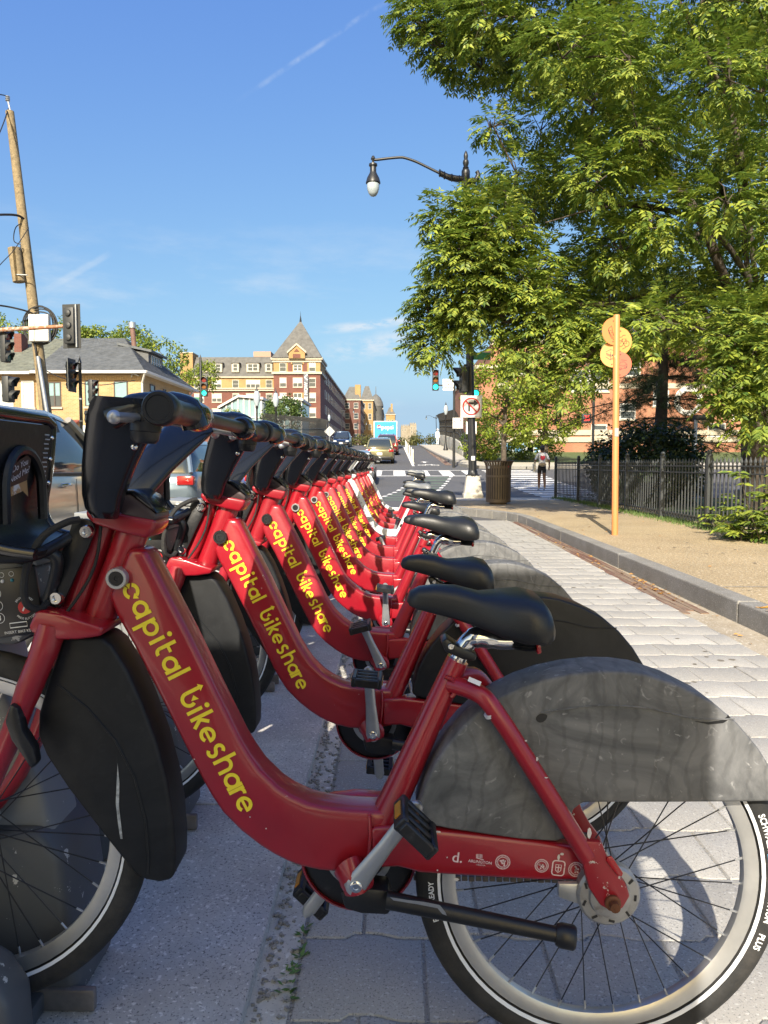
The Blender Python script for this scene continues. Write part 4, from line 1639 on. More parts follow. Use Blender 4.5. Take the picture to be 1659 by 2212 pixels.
mb.build('decal', M_DECAL, first, fix=False, smooth=False)
# seal on the second bike's stay
t3 = on_stay(1050, 1865)
mb = MB()
stroke(mb, arc(.0075, .010, .005, 0, 90, 4) + arc(-.0075, .010, .005, 90, 180, 4) + arc(-.0075, -.010, .005, 180, 270, 4) + arc(.0075, -.010, .005, 270, 360, 4), .0028, t3, close=True)
stroke(mb, [(-.006, .008), (.006, .008), (.0055, -.004), (0, -.009), (-.0055, -.004)], .0018, t3, close=True)
stroke(mb, [(-.005, .002), (.005, .002)], .002, t3)
dec = mb.build('decal', M_DECAL, bikes[1], fix=False, smooth=False)
for k_, b in ((2, 1085), (3, 1060), (4, 1080)):
    t3 = on_stay(b, 1862)
    mb = MB()
    stroke(mb, arc(0, 0, .014, 0, 349, 28), .0014, t3, close=True)
    stroke(mb, arc(0, 0, .009, 0, 349, 28), .0012, t3, close=True)
    for q_ in range(7):
        a_ = q_ * .9
        poly2(mb, arc(.005 * math.cos(a_), .005 * math.sin(a_), .002, 0, 300, 5), t3)
    mb.build('decal', M_DECAL, bikes[k_], fix=False, smooth=False)
# sticker on the near seat stay, scratches where the paint is gone
mb = MB()
c_ = bl(1024, 1478, .06)
t_ = (bl(1045, 1487, .065) - c_).normalized()
n_ = V((0, -1, .55)).normalized()
u_ = n_.cross(t_).normalized()
q_ = c_ + V((0, -.004, .006))
mb.add([q_ - t_ * .011 - u_ * .004, q_ + t_ * .011 - u_ * .004, q_ + t_ * .011 + u_ * .004, q_ - t_ * .011 + u_ * .004], [(0, 1, 2, 3)])
mb.build('sticker', M_WHITESTICK, first, fix=False)
mb = MB()
for x, y, sx_, sy_, w in ((945, 1797, 12, 2.5, .0478), (986, 1900, 7, 5, .0478), (1214, 1845, 5, 3, .0478), (1207, 1852, 3, 9, .0478), (1273, 1800, 5, 15, .0945), (1160, 1640, 3, 5, .0925), (1136, 1600, 4, 2, .0925),
                          (1180, 1680, 5, 2, .0938), (966, 1852, 2, 2, .0478), (945, 1880, 2, 2, .0478), (575, 1790, 2, 2, .0366), (540, 1765, 1.5, 2, .0366), (420, 1640, 2, 1.5, .0366)):
    pts = [bl(x + sx_ * rnd.uniform(.6, 1.1) * math.cos(a), y + sy_ * rnd.uniform(.6, 1.1) * math.sin(a), w) for a in [k * PI / 4 for k in range(8)]]
    mb.add(pts, [tuple(range(8))])
mb.build('paint_chips', mat('bare_alloy', (.62, .58, .56), .5, metal=.2, var=.15, scale=50), first, fix=False)
mb = MB()
pts = [bl(x, y, .139) for x, y in ((842, 1938), (880, 1944), (915, 1948), (950, 1955), (962, 1970), (965, 1978), (955, 1974), (945, 1962), (900, 1953), (850, 1945))]
mb.add([p for p in pts], [tuple(range(len(pts)))])
mb.build('stand_scratch', mat('bare_steel', (.45, .46, .47), .35, metal=.8, var=.1), first, fix=False)
# white sticker on the second bike's... far handlebar arm of the first bike
mb = MB()
c_ = bl(450, 897, -.20)
for_ = [bl(x, y, -.175) for x, y in ((440, 884), (459, 884), (462, 913), (442, 912))]
mb.add(for_, [(0, 1, 2, 3)])
mb.build('sticker', M_WHITESTICK, first, fix=False)


mb = MB()
pts = [bl(x, y, .0432) for x, y in ((254, 1648), (258, 1690), (257, 1740), (262, 1785), (265, 1812), (260, 1812), (255, 1780), (250, 1735), (252, 1690))]
mb.add(pts, [tuple(range(len(pts)))])
mb.build('skirt_scratch', mat('white_scuff', (.34, .35, .35), .7, var=.6, scale=90), first, fix=False)


# tyre lettering on the first bike's rear wheel
def on_tyre(r0, start, s=1):
    M = axle(HUB_R)
    def f(p):
        r = r0 + p.y
        a = start - p.x / r0
        zz = math.sqrt(max(1e-6, .0238 ** 2 - (r / WK - .3115) ** 2)) + .0004
        return M @ V((r * math.cos(a), r * math.sin(a), zz))
    return f


def ang_of(x, y):
    p = bl(x, y, .02)
    return math.atan2(p.z - HUB_R.z, p.x - HUB_R.x)


rear = [o for o in first.children if stem_of(o) == 'wheel'][0]
mt = mat('tyre_print', (.72, .73, .74), .5, var=.08)
for word, a_deg, size in (('SCHWALBE', 21, .0155), ('MARATHON', -3, .0155), ('PLUS', -17.5, .0155), ('E-BIKE READY', 192, .013)):
    text_mb(word, size, on_tyre(.3015, R(a_deg)), thick=.0004, sx=.92).build('tyre_lettering', mt, rear, fix=False, smooth=False)
mb = MB()
f_ = on_tyre(.3015, R(9.5))
mb.add([f_(V(((k_ / 8 - .5) * .045, -.0065))) for k_ in range(9)] + [f_(V(((k_ / 8 - .5) * .045, .0065))) for k_ in range(9)], [(k_, k_ + 1, k_ + 10, k_ + 9) for k_ in range(8)])
mb.build('tyre_badge', mat('tyre_badge_blue', (.10, .42, .75), .5, var=.05), rear, fix=False)
# sticker on the first bike's carrier plate
cp = [o for o in first.children if stem_of(o) == 'carrier_plate'][0]
q0 = bl(8, 985, .05)


def on_plate(p):
    q = px(-4 + p.x, 985 - p.y, 1.33)
    v = V((-.6515, q.y, q.z)) - B0
    yy = v.y
    return V((v.x * _c - v.z * _s, .0, v.x * _s + v.z * _c))


def plate_pt(yl, Z):
    v = V((-.643 - max(0, 1.14 - Z) * .115, 0, Z)) - V((B0.x, 0, B0.z))
    return V((v.x * _c - v.z * _s, yl, v.x * _s + v.z * _c))


mb = MB()
mb.add([plate_pt(y_, z_) for y_, z_ in ((-.07, 1.075), (.030, 1.115), (.016, 1.062), (-.07, 1.045))], [(0, 1, 2, 3)])
mb.build('sticker', mat('brown_sticker', (.035, .016, .012), .5, var=.1), cp, fix=False)
mb = MB()
mb.add([plate_pt(y_, z_) for y_, z_ in ((-.07, 1.0448), (.016, 1.0618), (.026, 1.032), (.005, 1.043), (-.07, 1.028))], [(0, 1, 2, 3, 4)])
mb.build('sticker', mat('tan_sticker', (.45, .26, .10), .5, var=.15, wear=(.7, .68, .64), wscale=25, wpos=(.55, .6)), cp, fix=False)
for word, yo, zo in (('Do You', -.012, 1.088), ('Need Me?', -.012, 1.072)):
    text_mb(word, .016, lambda p, yo=yo, zo=zo: plate_pt(yo + p.x, zo + p.y + p.x * .3) + V((.0008, 0, 0)), sx=1).build('sticker_lettering', M_WHITESTICK, cp, fix=False, smooth=False)

# ------------------------------------------------------------------ docks and platform
M_DOCK = mat('dock_grey_paint', (.085, .09, .096), .45, var=.12, scale=6, wear=(.5, .5, .48), wscale=30, wpos=(.655, .67), bump=.03)
M_DOCKLIGHT = mat('dock_light_casing', (.22, .23, .235), .45, var=.08, scale=5, wear=(.6, .6, .58), wscale=30, wpos=(.655, .67))
M_PANEL = mat('keypad_black', (.010, .010, .011), .3, var=.1, scale=10)
M_PRINT = mat('keypad_print', (.75, .75, .74), .5, var=.05)
M_RAIL = mat('worn_rail', (.20, .18, .165), .5, metal=.4, var=.3, scale=20)


def make_dock():
    d = thing('bike_dock', '', 'bike dock', local=True)
    body = MB()
    sideP = [(-.80, .86), (-.765, .80), (-.745, .70), (-.715, .58), (-.675, .48), (-.645, .34), (-.635, .15), (-.63, .062), (-1.06, .062), (-1.05, .45), (-1.00, .80), (-.97, .88)]
    body.prism([V((x, .075, z)) for x, z in sideP], [V((x, .20, z)) for x, z in sideP])
    bo = body.build('body', M_DOCKLIGHT, d, bevel=.015, seg=3)
    low = MB()
    P = [(-.665, .40), (-.625, .345), (-.605, .16), (-.60, .058), (-1.08, .058), (-1.08, .40)]
    low.prism([V((x, .045, z)) for x, z in P], [V((x, .235, z)) for x, z in P])
    low.build('boot', M_DOCK, d, bevel=.02, seg=3)
    nearb = MB()
    P = [(-.90, .315), (-.74, .285), (-.665, .24), (-.635, .19), (-.63, .055), (-1.08, .055), (-1.08, .33)]
    nearb.prism([V((x, -.135, z)) for x, z in P], [V((x, -.05, z)) for x, z in P])
    nearb.build('wheel_guide', M_DOCK, d, bevel=.016, seg=3)
    hd = MB()
    P = [(-.82, .945), (-.70, .935), (-.628, .915), (-.612, .80), (-.66, .775), (-.84, .775)]
    hd.prism([V((x, -.03, z)) for x, z in P], [V((x, .20, z)) for x, z in P])
    hd.build('head', M_DOCK, d, bevel=.01, seg=2)
    lid = MB()
    P = [(-.86, .962), (-.70, .953), (-.615, .927), (-.613, .915), (-.70, .937), (-.86, .947)]
    lid.prism([V((x, -.035, z)) for x, z in P], [V((x, .205, z)) for x, z in P])
    lid.build('lid', M_DOCKLIGHT, d, bevel=.003)
    rot = Matrix.Rotation(R(-7), 3, 'Y')
    c = V((-.655, -.034, .853))
    pn = MB()
    pn.cbox(c, (.090, .008, .118), rot)
    pan = pn.build('keypad', M_PANEL, d, bevel=.003)

    def on(p):
        q = rot @ V((p.x, 0, p.y))
        return c + q + V((0, -.0046, 0))
    pr = MB()
    for k, t in enumerate('123'):
        yy = .018 - k * .0215
        m = text_mb(t, .013, lambda p, yy=yy: on(V((p.x - .028, p.y + yy))), thick=.0004)
        pr.add(m.v, m.f)
        stroke(pr, arc(-.028, yy, .0088, 0, 346, 24), .0008, on, close=True)
    for k in range(3):
        stroke(pr, arc(-.03 + k * .017, .049, .0042, 0, 340, 14), .0006, on, close=True)
    for t, yy, r_ in (('BROKEN BIKE?', .0, 1), ('PRESS BUTTON', 0, -1)):
        def curve(p, r_=r_):
            rad = .0175
            a = (PI / 2 - p.x / rad) if r_ > 0 else (-PI / 2 + p.x / (rad + .003))
            rr = rad + p.y if r_ > 0 else rad + .0028 - p.y
            return on(V((.019 + rr * math.cos(a), -.011 + rr * math.sin(a))))
        m = text_mb(t, .0052, curve)
        pr.add(m.v, m.f)
    m = text_mb('INSERT BIKE KEY', .0068, lambda p: on(V((p.x + .002, p.y - .052))))
    pr.add(m.v, m.f)
    stroke(pr, [(-.012, -.036), (.018, -.036), (.018, -.044), (-.012, -.044)], .0016, on, close=True)
    pr.build('keypad_print', M_PRINT, pan, fix=False, smooth=False)
    bt = MB()
    bt.lathe([(.0115, 0), (.0115, .0015), (.001, .0016)], 20, Matrix.Translation(on(V((.019, -.011)))) @ ROTX)
    bt.build('repair_button', mat('button_red', (.42, .02, .02), .4, var=.05), pan)
    w_ = MB()
    f_ = lambda p: on(p) + V((0, -.0019, 0))
    stroke(w_, [(.015, -.017), (.021, -.007)], .0028, f_)
    stroke(w_, arc(.0222, -.0052, .003, 200, 520, 8)[:7], .002, f_)
    w_.build('wrench_mark', M_PRINT, pan, fix=False, smooth=False)
    for k, m in enumerate((mat('lamp_red_off', (.16, .015, .015), .3, var=.05), M_PRINT, mat('lamp_teal_off', (.03, .20, .24), .3, var=.05))):
        lp = MB()
        q = on(V((-.03 + k * .017, .038)))
        lp.sphere(q, .0032, 8, 6)
        lp.build('indicator', m, pan)
    for yy in (-.075, .045):
        MB().box(-.72, -.565, yy - .008, yy + .008, .055, .098).build('wheel_rail', M_RAIL, d, bevel=.004)
    cr = MB().box(-1.02, -.66, -.05, .045, .055, .094)
    cr.build('wheel_cradle', M_DOCK, d, bevel=.006)
    tg = MB()
    tg.cbox((-.588, .02, .835), (.05, .05, .05))
    tg.build('lock_socket', M_STEEL, d, bevel=.012, seg=3)
    return d


dock0 = make_dock()
ords = ['first', 'second', 'third', 'fourth', 'fifth', 'sixth', 'seventh', 'eighth', 'ninth', 'tenth', 'eleventh', 'twelfth', 'thirteenth', 'fourteenth']
for i in range(N_BIKES):
    d = dock0 if i == 0 else copy_tree(dock0)
    d.location = (DRIFT * SPACING * i, B0.y + SPACING * i, 0)
    d['label'] = f'grey locking dock with keypad holding the {ords[i]} bike of the row'
    d['group'] = 'bike docks under the row of bikes'
    d['category'] = 'bike dock'
y = -.6
k = 0
while y < 11.6:
    L = 2.8
    pl = MB()
    pl.box(-2.05, -.285, y + .004, y + L - .004, -.02, .052)
    pl.box(-1.22, -1.05, y + .1, y + L - .1, .052, .085)
    o = pl.build('dock_platform', M_PLATE, None, bevel=.006, seg=2)
    tag(o, ('speckled grey steel base plate under the nearest docks', 'speckled grey steel base plate second from the station end', 'speckled grey steel base plate under the middle docks',
            'speckled grey steel base plate under the white bikes', 'speckled grey steel base plate at the far end of the row')[k], 'base plate', 'dock base plates')
    y += L
    k += 1

# made-up screen behind the viewer, added and shaped to shade the first bikes
ko = thing('shade_screen', 'added unseen grey screen behind the viewer that shades the first bikes', 'shade screen', (-.36, -1.1, 0))
MB().box(-.88, .15, -1.2, -1.06, .35, 3.25).build('panel', M_DOCK, ko, bevel=.03)
MB().box(-1.55, -.885, -1.19, -1.08, .25, 2.70).build('side_screen', M_DOCK, ko, bevel=.03)
MB().box(-.83, .10, -1.055, -1.05, .8, 2.9).build('map', M_WHITESTICK, ko)  # invented facing on the added screen
MB().tube([(-.75, -1.13, 0), (-.75, -1.13, .6)], .05, 12).build('leg', M_DOCK, ko)
MB().tube([(.05, -1.13, 0), (.05, -1.13, .6)], .05, 12).build('leg', M_DOCK, ko)

# small repeated bits that nobody would pick apart one by one
for o in bpy.data.objects:
    if stem_of(o) in ('spokes', 'spoke_nipples', 'hole_light_dots', 'paint_chips', 'brake_slots', 'chain', 'carrier_rivets', 'carrier_tubes', 'reflective_stripe', 'keypad_print', 'twigs', 'saddle_spring'):
        o['kind'] = 'stuff'
# ------------------------------------------------------------------ street furniture
M_POLE = mat('black_cast_iron', (.018, .019, .020), .42, var=.2, scale=6, wear=(.05, .05, .05), wscale=20, wpos=(.6, .75))
M_HOUSING = mat('signal_housing', (.028, .030, .031), .5, var=.15, scale=10)
M_SIGNWHITE = mat('sign_white', (.72, .71, .68), .5, var=.06, scale=8, wear=(.5, .5, .48), wscale=14, wpos=(.66, .72))
M_SIGNRED = mat('sign_red', (.55, .035, .03), .5, var=.06)
M_SIGNBLACK = mat('sign_black', (.03, .028, .028), .5, var=.1)
M_GLOBE = mat('lamp_globe', (.36, .42, .46), .12, var=.1, scale=20)
M_BROWN = mat('litter_bin_brown', (.14, .105, .075), .55, var=.15, scale=8, wear=(.2, .16, .13), wscale=30, wpos=(.64, .74))
M_ORANGE = mat('orange_paint', (.62, .22, .075), .5, var=.05, scale=4, wear=(.72, .42, .2), wscale=12, wpos=(.66, .7))
M_REDORANGE = mat('red_orange_paint', (.56, .10, .05), .5, var=.05, scale=4)
M_FENCE = mat('fence_charcoal_paint', (.050, .054, .056), .5, var=.15, scale=14, wear=(.11, .11, .11), wscale=30, wpos=(.62, .75))
M_WOOD = mat('weathered_pole_wood', (.24, .185, .105), .9, var=.3, scale=9, wear=(.09, .07, .05), wscale=16, wpos=(.56, .68), bump=.5, bscale=30)
M_GALV = mat('galvanised_steel', (.38, .40, .42), .45, metal=.6, var=.12, scale=10)
M_RUSTY = mat('rusted_arm', (.34, .15, .075), .7, metal=.2, var=.25, scale=7, wear=(.42, .36, .30), wscale=9, wpos=(.5, .6))
M_WIRE = mat('black_wire', (.015, .015, .016), .6, var=.1)
M_BOXWHITE = mat('junction_box_white', (.72, .69, .60), .5, var=.05, scale=5, wear=(.5, .46, .38), wscale=10, wpos=(.66, .72))


def glow(name, c, s):
    return mat(name, tuple(x * .25 for x in c), .35, var=0, emit=(*c, s))


M_GO = glow('green_lens_lit', (.02, .95, .62), 1.6)
M_LRED = mat('red_lens_dark', (.20, .012, .012), .3, var=.1)
M_LAMB = mat('amber_lens_dark', (.22, .07, .01), .3, var=.1)
M_LGRN = mat('green_lens_dark', (.015, .10, .08), .3, var=.1)


def signal(label, c, h, face, secs=3, lit=None, back=False, group=None, name='traffic_signal'):
    """vertical signal head centred at c, height h, turned so that its lenses face `face` degrees (0 = towards the station)"""
    o = thing(name, label, 'traffic signal', c, group, local=True)
    o.rotation_euler = (0, 0, R(face))
    s = h / secs
    w = s * .92
    hb = MB()
    hb.box(-w / 2, w / 2, -.02, w * .55, -h / 2, h / 2)
    body = hb.build('housing', M_HOUSING, o, bevel=w * .09, seg=2)
    for k in range(secs):
        z = h / 2 - s * (k + .5)
        r = s * .37
        col_ = (M_LRED, M_LAMB, M_LGRN)[k] if secs == 3 else M_HOUSING
        if lit == k:
            col_ = M_GO
        MB().lathe([(r, 0), (r * .9, .02), (.001, .035)], 20, Matrix.Translation((0, -.022, z)) @ ROTX).build('lens', col_, o)
        vz = MB()
        vs, fs = [], []
        n = 16
        for q in range(n + 1):
            a = R(-35 + 250 * q / n)
            for rr, y in ((r * 1.08, -.02), (r * 1.08, -.02 - s * .62 * (.35 + .65 * max(0, math.sin(a)))), (r * 1.18, -.02 - s * .62 * (.35 + .65 * max(0, math.sin(a)))), (r * 1.18, -.02)):
                vs.append((rr * math.cos(a), y, z + rr * math.sin(a)))
        for q in range(n):
            for j in range(4):
                a_, b_ = q * 4 + j, q * 4 + (j + 1) % 4
                fs.append((a_, b_, b_ + 4, a_ + 4))
        vz.add(vs, fs)
        vz.build('visor', M_HOUSING, o)
        kn = MB()
        kn.lathe([(s * .30, 0), (s * .24, .05), (.001, .07)], 14, Matrix.Translation((0, w * .55, z)) @ Matrix.Rotation(-PI / 2, 4, 'X'))
        kn.build('rear_cap', M_HOUSING, o)
    if back:
        bw, bh = w * 1.75, h * 1.22
        b_ = MB().box(-bw / 2, bw / 2, .0, .008, -bh / 2, bh / 2)
        b_.build('backplate', M_HOUSING, o, bevel=.0)
        br = MB().box(-w * .62, -w * .5, .03, .08, -bh * .48, bh * .48)
        br.build('bracket', M_GALV, o)
        for k in range(4):
            MB().sphere((w * .62, .012, bh * (.36 - .24 * k)), .018, 8, 6).build('backplate_bolt', M_SIGNWHITE, o)
    return o


def sheet_sign(name, label, c, w, h, m, post=None, thick=.006, bevel=.012):
    o = thing(name, label, 'sign', c, local=True)
    MB().box(-w / 2, w / 2, 0, thick, -h / 2, h / 2).build('plate', m, o)
    return o


def on_sign(o, m, name, pts=None, w=None, mb=None, close=False, y=-.002):
    q = MB()
    f = lambda p: V((p.x, y, p.y))
    if pts is not None and w is None:
        poly2(q, pts, f)
    elif pts is not None:
        stroke(q, pts, w, f, close)
    if mb:
        q.add(mb.v, mb.f)
    return q.build(name, m, o, fix=False, smooth=False)


# ---- street lamp with signals on the corner
LY = 20.6
lamp = thing('street_lamp', 'tall black ornate street lamp rising from the corner, its teardrop lantern on a long arm', 'street lamp', px(1021, 1068, LY))
b0 = px(1021, 1070, LY)
blk = MB()
for_ = lambda z, s: [V((b0.x + sx * s, LY + sy * s, z)) for sx, sy in ((-1, -1), (1, -1), (1, 1), (-1, 1))]
z0 = SW - .01
blk.loft([for_(z0, .27), for_(z0 + .12, .265), for_(z0 + .14, .245), for_(z0 + .56, .185), for_(z0 + .62, .175)])
blk.build('plinth', M_CONC, lamp, bevel=.015)
pb, pt = V((b0.x, LY, z0 + .6)), px(1005, 402, LY)
prof = [(0, .17), (.02, .175), (.03, .13), (.12, .125), (.13, .105), (.5, .102), (.52, .092), (1.0, .085)]
pl = MB()
n = 16
for i, (t, r) in enumerate(prof):
    pass
ax_ = (pt - pb)
rings = []
for t, r in [(0, .19), (.006, .19), (.008, .14), (.02, .13), (.022, .115), (.3, .105), (.6, .095), (1, .08)]:
    c = pb + ax_ * t
    rings.append([c + V((r * (1 if k % 2 else .93) * math.cos(k * PI / 12), r * (1 if k % 2 else .93) * math.sin(k * PI / 12), 0)) for k in range(24)])
pl.loft(rings)
pl.build('pole', M_POLE, lamp)
st = px(1006, 385, LY)
fin = MB()
k_ = 1 / 77.7
fin.lathe([(.10, -.30), (.115, -.24), (.115, .18), (.10, .22), (.075, .24), (.085, .27), (.06, .31), (.085, .40), (.075, .46), (.05, .50), (.058, .56), (.06, .60), (.035, .68), (.004, .73)], 16, Matrix.Translation(st))
fin.build('finial', M_POLE, lamp)
arm = MB()
arm.tube(smooth_path([px(1000, 387, LY), px(985, 386, LY), px(968, 382, LY), px(950, 374, LY)], 4), [.085] * 8 + [.075] * 5, 14)
arm.tube(smooth_path([px(955, 377, LY), px(925, 362, LY), px(898, 349, LY), px(876, 341.5, LY), px(864, 340, LY), px(840, 342, LY), px(815, 345, LY), px(806, 345, LY)], 5), .036, 10)
for x, y in ((950, 374), (960, 379), (976, 384), (992, 387)):
    c = px(x, y, LY)
    arm.sphere(c, .10, 12, 8, (.35, 1, 1.05))
arm.build('arm', M_POLE, lamp)
hook = MB()
hook.tube(smooth_path([px(1012, 391, LY), px(1022, 391, LY), px(1030, 386, LY), px(1033, 377, LY), px(1030, 370, LY)], 4), [.085] * 6 + [.07] * 6 + [.055] * 5, 12)
hook.build('scroll', M_POLE, lamp)
lt = px(806, 350, LY)
ln = MB()
ln.lathe([(.03, .16), (.05, .12), (.065, .08), (.03, .03), (.03, -.02), (.11, -.05), (.115, -.10), (.085, -.13), (.085, -.26), (.11, -.32), (.165, -.42), (.195, -.52), (.20, -.56), (.17, -.58)], 20, Matrix.Translation(lt))
lantern = ln.build('lantern', M_POLE, lamp)
MB().lathe([(.168, -.57), (.172, -.62), (.165, -.72), (.13, -.82), (.08, -.89), (.002, -.92)], 20, Matrix.Translation(lt)).build('globe', M_GLOBE, lantern)
stk = MB()
stk.cbox(px(1021, 990, LY) + V((0, -.115, 0)), (.10, .004, .12))
stk.build('sticker', M_SIGNWHITE, lamp)

far_pole = thing('signal_pole', 'slim black signal pole beyond the side street at the bridge approach', 'pole', px(981, 1003, 44))
MB().tube([V((px(981, 900, 44).x, 44, gz(44))), px(981, 846, 44)], [.085, .06], 12).build('pole', M_POLE, far_pole)
MB().tube([px(981, 830, 44), px(981, 850, 44)], .07, 10).build('cap', M_POLE, far_pole)
MB().tube([px(946, 832, 44), px(981, 834, 44)], .04, 8).build('bracket_arm', M_POLE, far_pole)
signal('green-lit traffic signal with dark frame against the sky, left of the no right turn sign', px(941, 821, 43.8), 1.20, 0, 3, 2)
signal('dark signal head turned sideways on the lamp pole, just above the no right turn sign', px(996, 820, LY), .70, -80, 2)
tmp = thing('signal_bracket', 'short black bracket holding the sideways signal on the lamp pole', 'bracket', px(1010, 800, LY))
MB().tube([px(1003, 795, LY), px(1003, 789, LY), px(1018, 787, LY)], .03, 8).build('bend', M_POLE, tmp)
signal('small green-lit signal peeking out right of the lamp pole', px(1027, 850, 30), .34, 0, 1, 0)

# ---- signs
c = px(1018, 878, LY - .15)
s = sheet_sign('no_right_turn_sign', 'square white no right turn sign with red ring on the lamp pole', c, .585, .60, M_SIGNWHITE)
on_sign(s, M_SIGNBLACK, 'border', arc(.255, .262, .022, 0, 90, 4) + arc(-.255, .262, .022, 90, 180, 4) + arc(-.255, -.262, .022, 180, 270, 4) + arc(.255, -.262, .022, 270, 360, 4), .007, close=True)
on_sign(s, M_SIGNBLACK, 'arrow_print', [(-.085, -.14), (-.03, -.14), (-.03, .055), (.07, .055), (.07, .0), (.20, .09), (.07, .18), (.07, .115), (-.06, .115), (-.085, .09)], y=-.003)
on_sign(s, M_SIGNRED, 'ring_print', arc(0, 0, .222, 0, 350, 40), .04, close=True, y=-.004)
on_sign(s, M_SIGNRED, 'slash_print', [(-.155, .155), (.155, -.155)], .038, y=-.005)
c = px(968, 831, 43.7)
s = sheet_sign('turn_restriction_sign', 'white no turn on red sign half hidden behind the sideways signal', c, .62, .66, M_SIGNWHITE)
q = MB()
for t, z in (('NO', .18), ('TURN', .0), ('ON RED', -.18)):
    m = text_mb(t, .17, lambda p, z=z: V((p.x, -.002, p.y + z)), thick=.004)
    q.add(m.v, m.f)
on_sign(s, M_SIGNBLACK, 'lettering', mb=q)
c = px(989, 914, 43.6)
s = sheet_sign('lane_use_sign', 'white lane arrow sign reading ONLY ONLY beside the black bridge railing', c, .60, .62, M_SIGNWHITE)
q = MB()
for x in (-.14, .14):
    m = text_mb('ONLY', .11, lambda p, x=x: V((p.x + x, -.002, p.y - .24)), thick=.002)
    q.add(m.v, m.f)
f_ = lambda p: V((p.x, -.002, p.y))
stroke(q, [(.14, -.13), (.14, .13)], .035, f_)
arrow(q, (.14, .12), (0, 1), .08, f_)
stroke(q, [(-.09, -.13), (-.09, -.02), (-.15, .06)], .035, f_)
arrow(q, (-.16, .07), (-1, .7), .08, f_)
stroke(q, [(-.28, -.29), (.28, -.29), (.28, .29), (-.28, .29)], .008, f_, close=True)
on_sign(s, M_SIGNBLACK, 'lettering', mb=q)
c = px(1018, 924, 40)
sheet_sign('white_notice_sign', 'narrow white sign mostly hidden behind the black lamp pole', c, .56, .66, M_SIGNWHITE)
c = px(1040, 769, LY)
s = sheet_sign('street_name_sign', 'green street name blade behind leaves on the lamp pole', c + V((0, .02, 0)), .50, .20, mat('sign_green', (.02, .16, .075), .5, var=.08))
sg = sheet_sign('diamond_warning_sign', 'grey back of a diamond warning sign on a post by the brick building', px(712, 932, 92), .95, .95, M_GALV)
sg.rotation_euler = (0, R(45), 0)
p_ = px(712, 932, 92.02)
so = thing('sign_post', 'thin grey post under the diamond sign', 'post', (p_.x, 92.02, gz(92)))
MB().tube([(p_.x, 92.03, gz(92)), p_ + V((0, .01, .4))], .05, 8).build('post', M_GALV, so)

# ---- acorn lamps and distant lamp posts
def acorn(label, X, Y, h=4.6):
    o = thing('post_lamp', label, 'street lamp', (X, Y, gz(Y)), 'acorn post lamps', local=True)
    MB().lathe([(.22, 0), (.22, .3), (.14, .5), (.09, .9), (.07, 1.2), (.055, h * .72), (.09, h * .73), (.09, h * .76)], 12).build('post', M_POLE, o)
    MB().lathe([(.10, h * .76), (.20, h * .82), (.22, h * .87), (.15, h * .94), (.09, h * .95)], 12).build('globe', M_GLOBE, o)
    MB().lathe([(.10, h * .95), (.06, h * .97), (.03, h), (.002, h * 1.02)], 10).build('cap', M_POLE, o)
    return o


acorn('acorn post lamp standing on the bridge sidewalk before the railing', px(963, 900, 70).x, 70)
acorn('acorn post lamp in front of the glass canopy', px(555, 900, 47).x, 47, 4.9)
acorn('acorn post lamp just left of the round green street tree', px(596, 900, 52).x, 52, 5.0)
acorn('acorn post lamp above the diamond warning sign', px(711, 900, 118).x, 118, 5.2)


def lamp_copy(label, X, Y, flip=False):
    c = copy_tree(lamp)
    c.location = (X, Y, gz(Y))
    if flip:
        c.rotation_euler = (0, 0, PI)
    c['label'] = label
    for ch in list(c.children):
        if stem_of(ch) in ('sticker', 'plinth'):
            bpy.data.objects.remove(ch)
    return c


lamp_copy('distant black street lamp with teardrop lantern over the bridge crest', px(944, 950, 190).x, 190)
lamp_copy('distant black street lamp before the red brick terrace, arm towards the road', px(737, 950, 165).x, 165, True)
lamp_copy('farther black street lamp before the yellow brick block', px(771, 950, 215).x, 215, True)

# ---- litter bin
bx_, by_ = px(1076, 1087, 17.4).x, 17.4
bin_ = thing('litter_bin', 'brown slatted metal litter bin with flared rim standing on the corner sidewalk', 'litter bin', (bx_, by_, SW), local=True)
MB().lathe([(.235, .03), (.29, .04), (.29, .11), (.28, .12)], 28).build('base_ring', M_BROWN, bin_)
MB().lathe([(.20, .0), (.21, .05)], 16).build('foot', M_BROWN, bin_)
slat_me = None
for k in range(30):
    a = k * 2 * PI / 30
    if slat_me is None:
        mb = MB()
        pr = [(.287, .10), (.290, .5), (.292, .78), (.300, .88), (.325, .95), (.352, .99)]
        rings = []
        for r, z in pr:
            rings.append([V((r, -.0195, z)), V((r, .0195, z)), V((r - .006, .0195, z)), V((r - .006, -.0195, z))])
        mb.loft(rings)
        slat_me = mb.mesh('slat', angle=50)
        slat_me.materials.append(M_BROWN)
    o = bpy.data.objects.new('slat', slat_me)
    col.objects.link(o)
    o.parent = bin_
    o.rotation_euler = (0, 0, a)
MB().lathe([(.352, .985), (.372, .99), (.376, 1.005), (.365, 1.012), (.345, 1.0)], 36).build('rim', M_BROWN, bin_)
for z in (.62, .83):
    MB().lathe([(.292, z), (.298, z + .005), (.298, z + .05), (.292, z + .055)], 36, caps=False).build('hoop', M_BROWN, bin_)
MB().lathe([(.24, .06), (.265, .9), (.262, .9), (.237, .06)], 24).build('liner', M_SIGNBLACK, bin_)
stk = MB()
stk.cbox((-.245, -.17, .86), (.06, .004, .07), Matrix.Rotation(R(-55), 3, 'Z'))
stk.build('sticker', M_SIGNWHITE, bin_)
stk = MB()
stk.cbox((.20, -.225, .88), (.035, .004, .045), Matrix.Rotation(R(42), 3, 'Z'))
stk.build('sticker', M_SIGNRED, bin_)

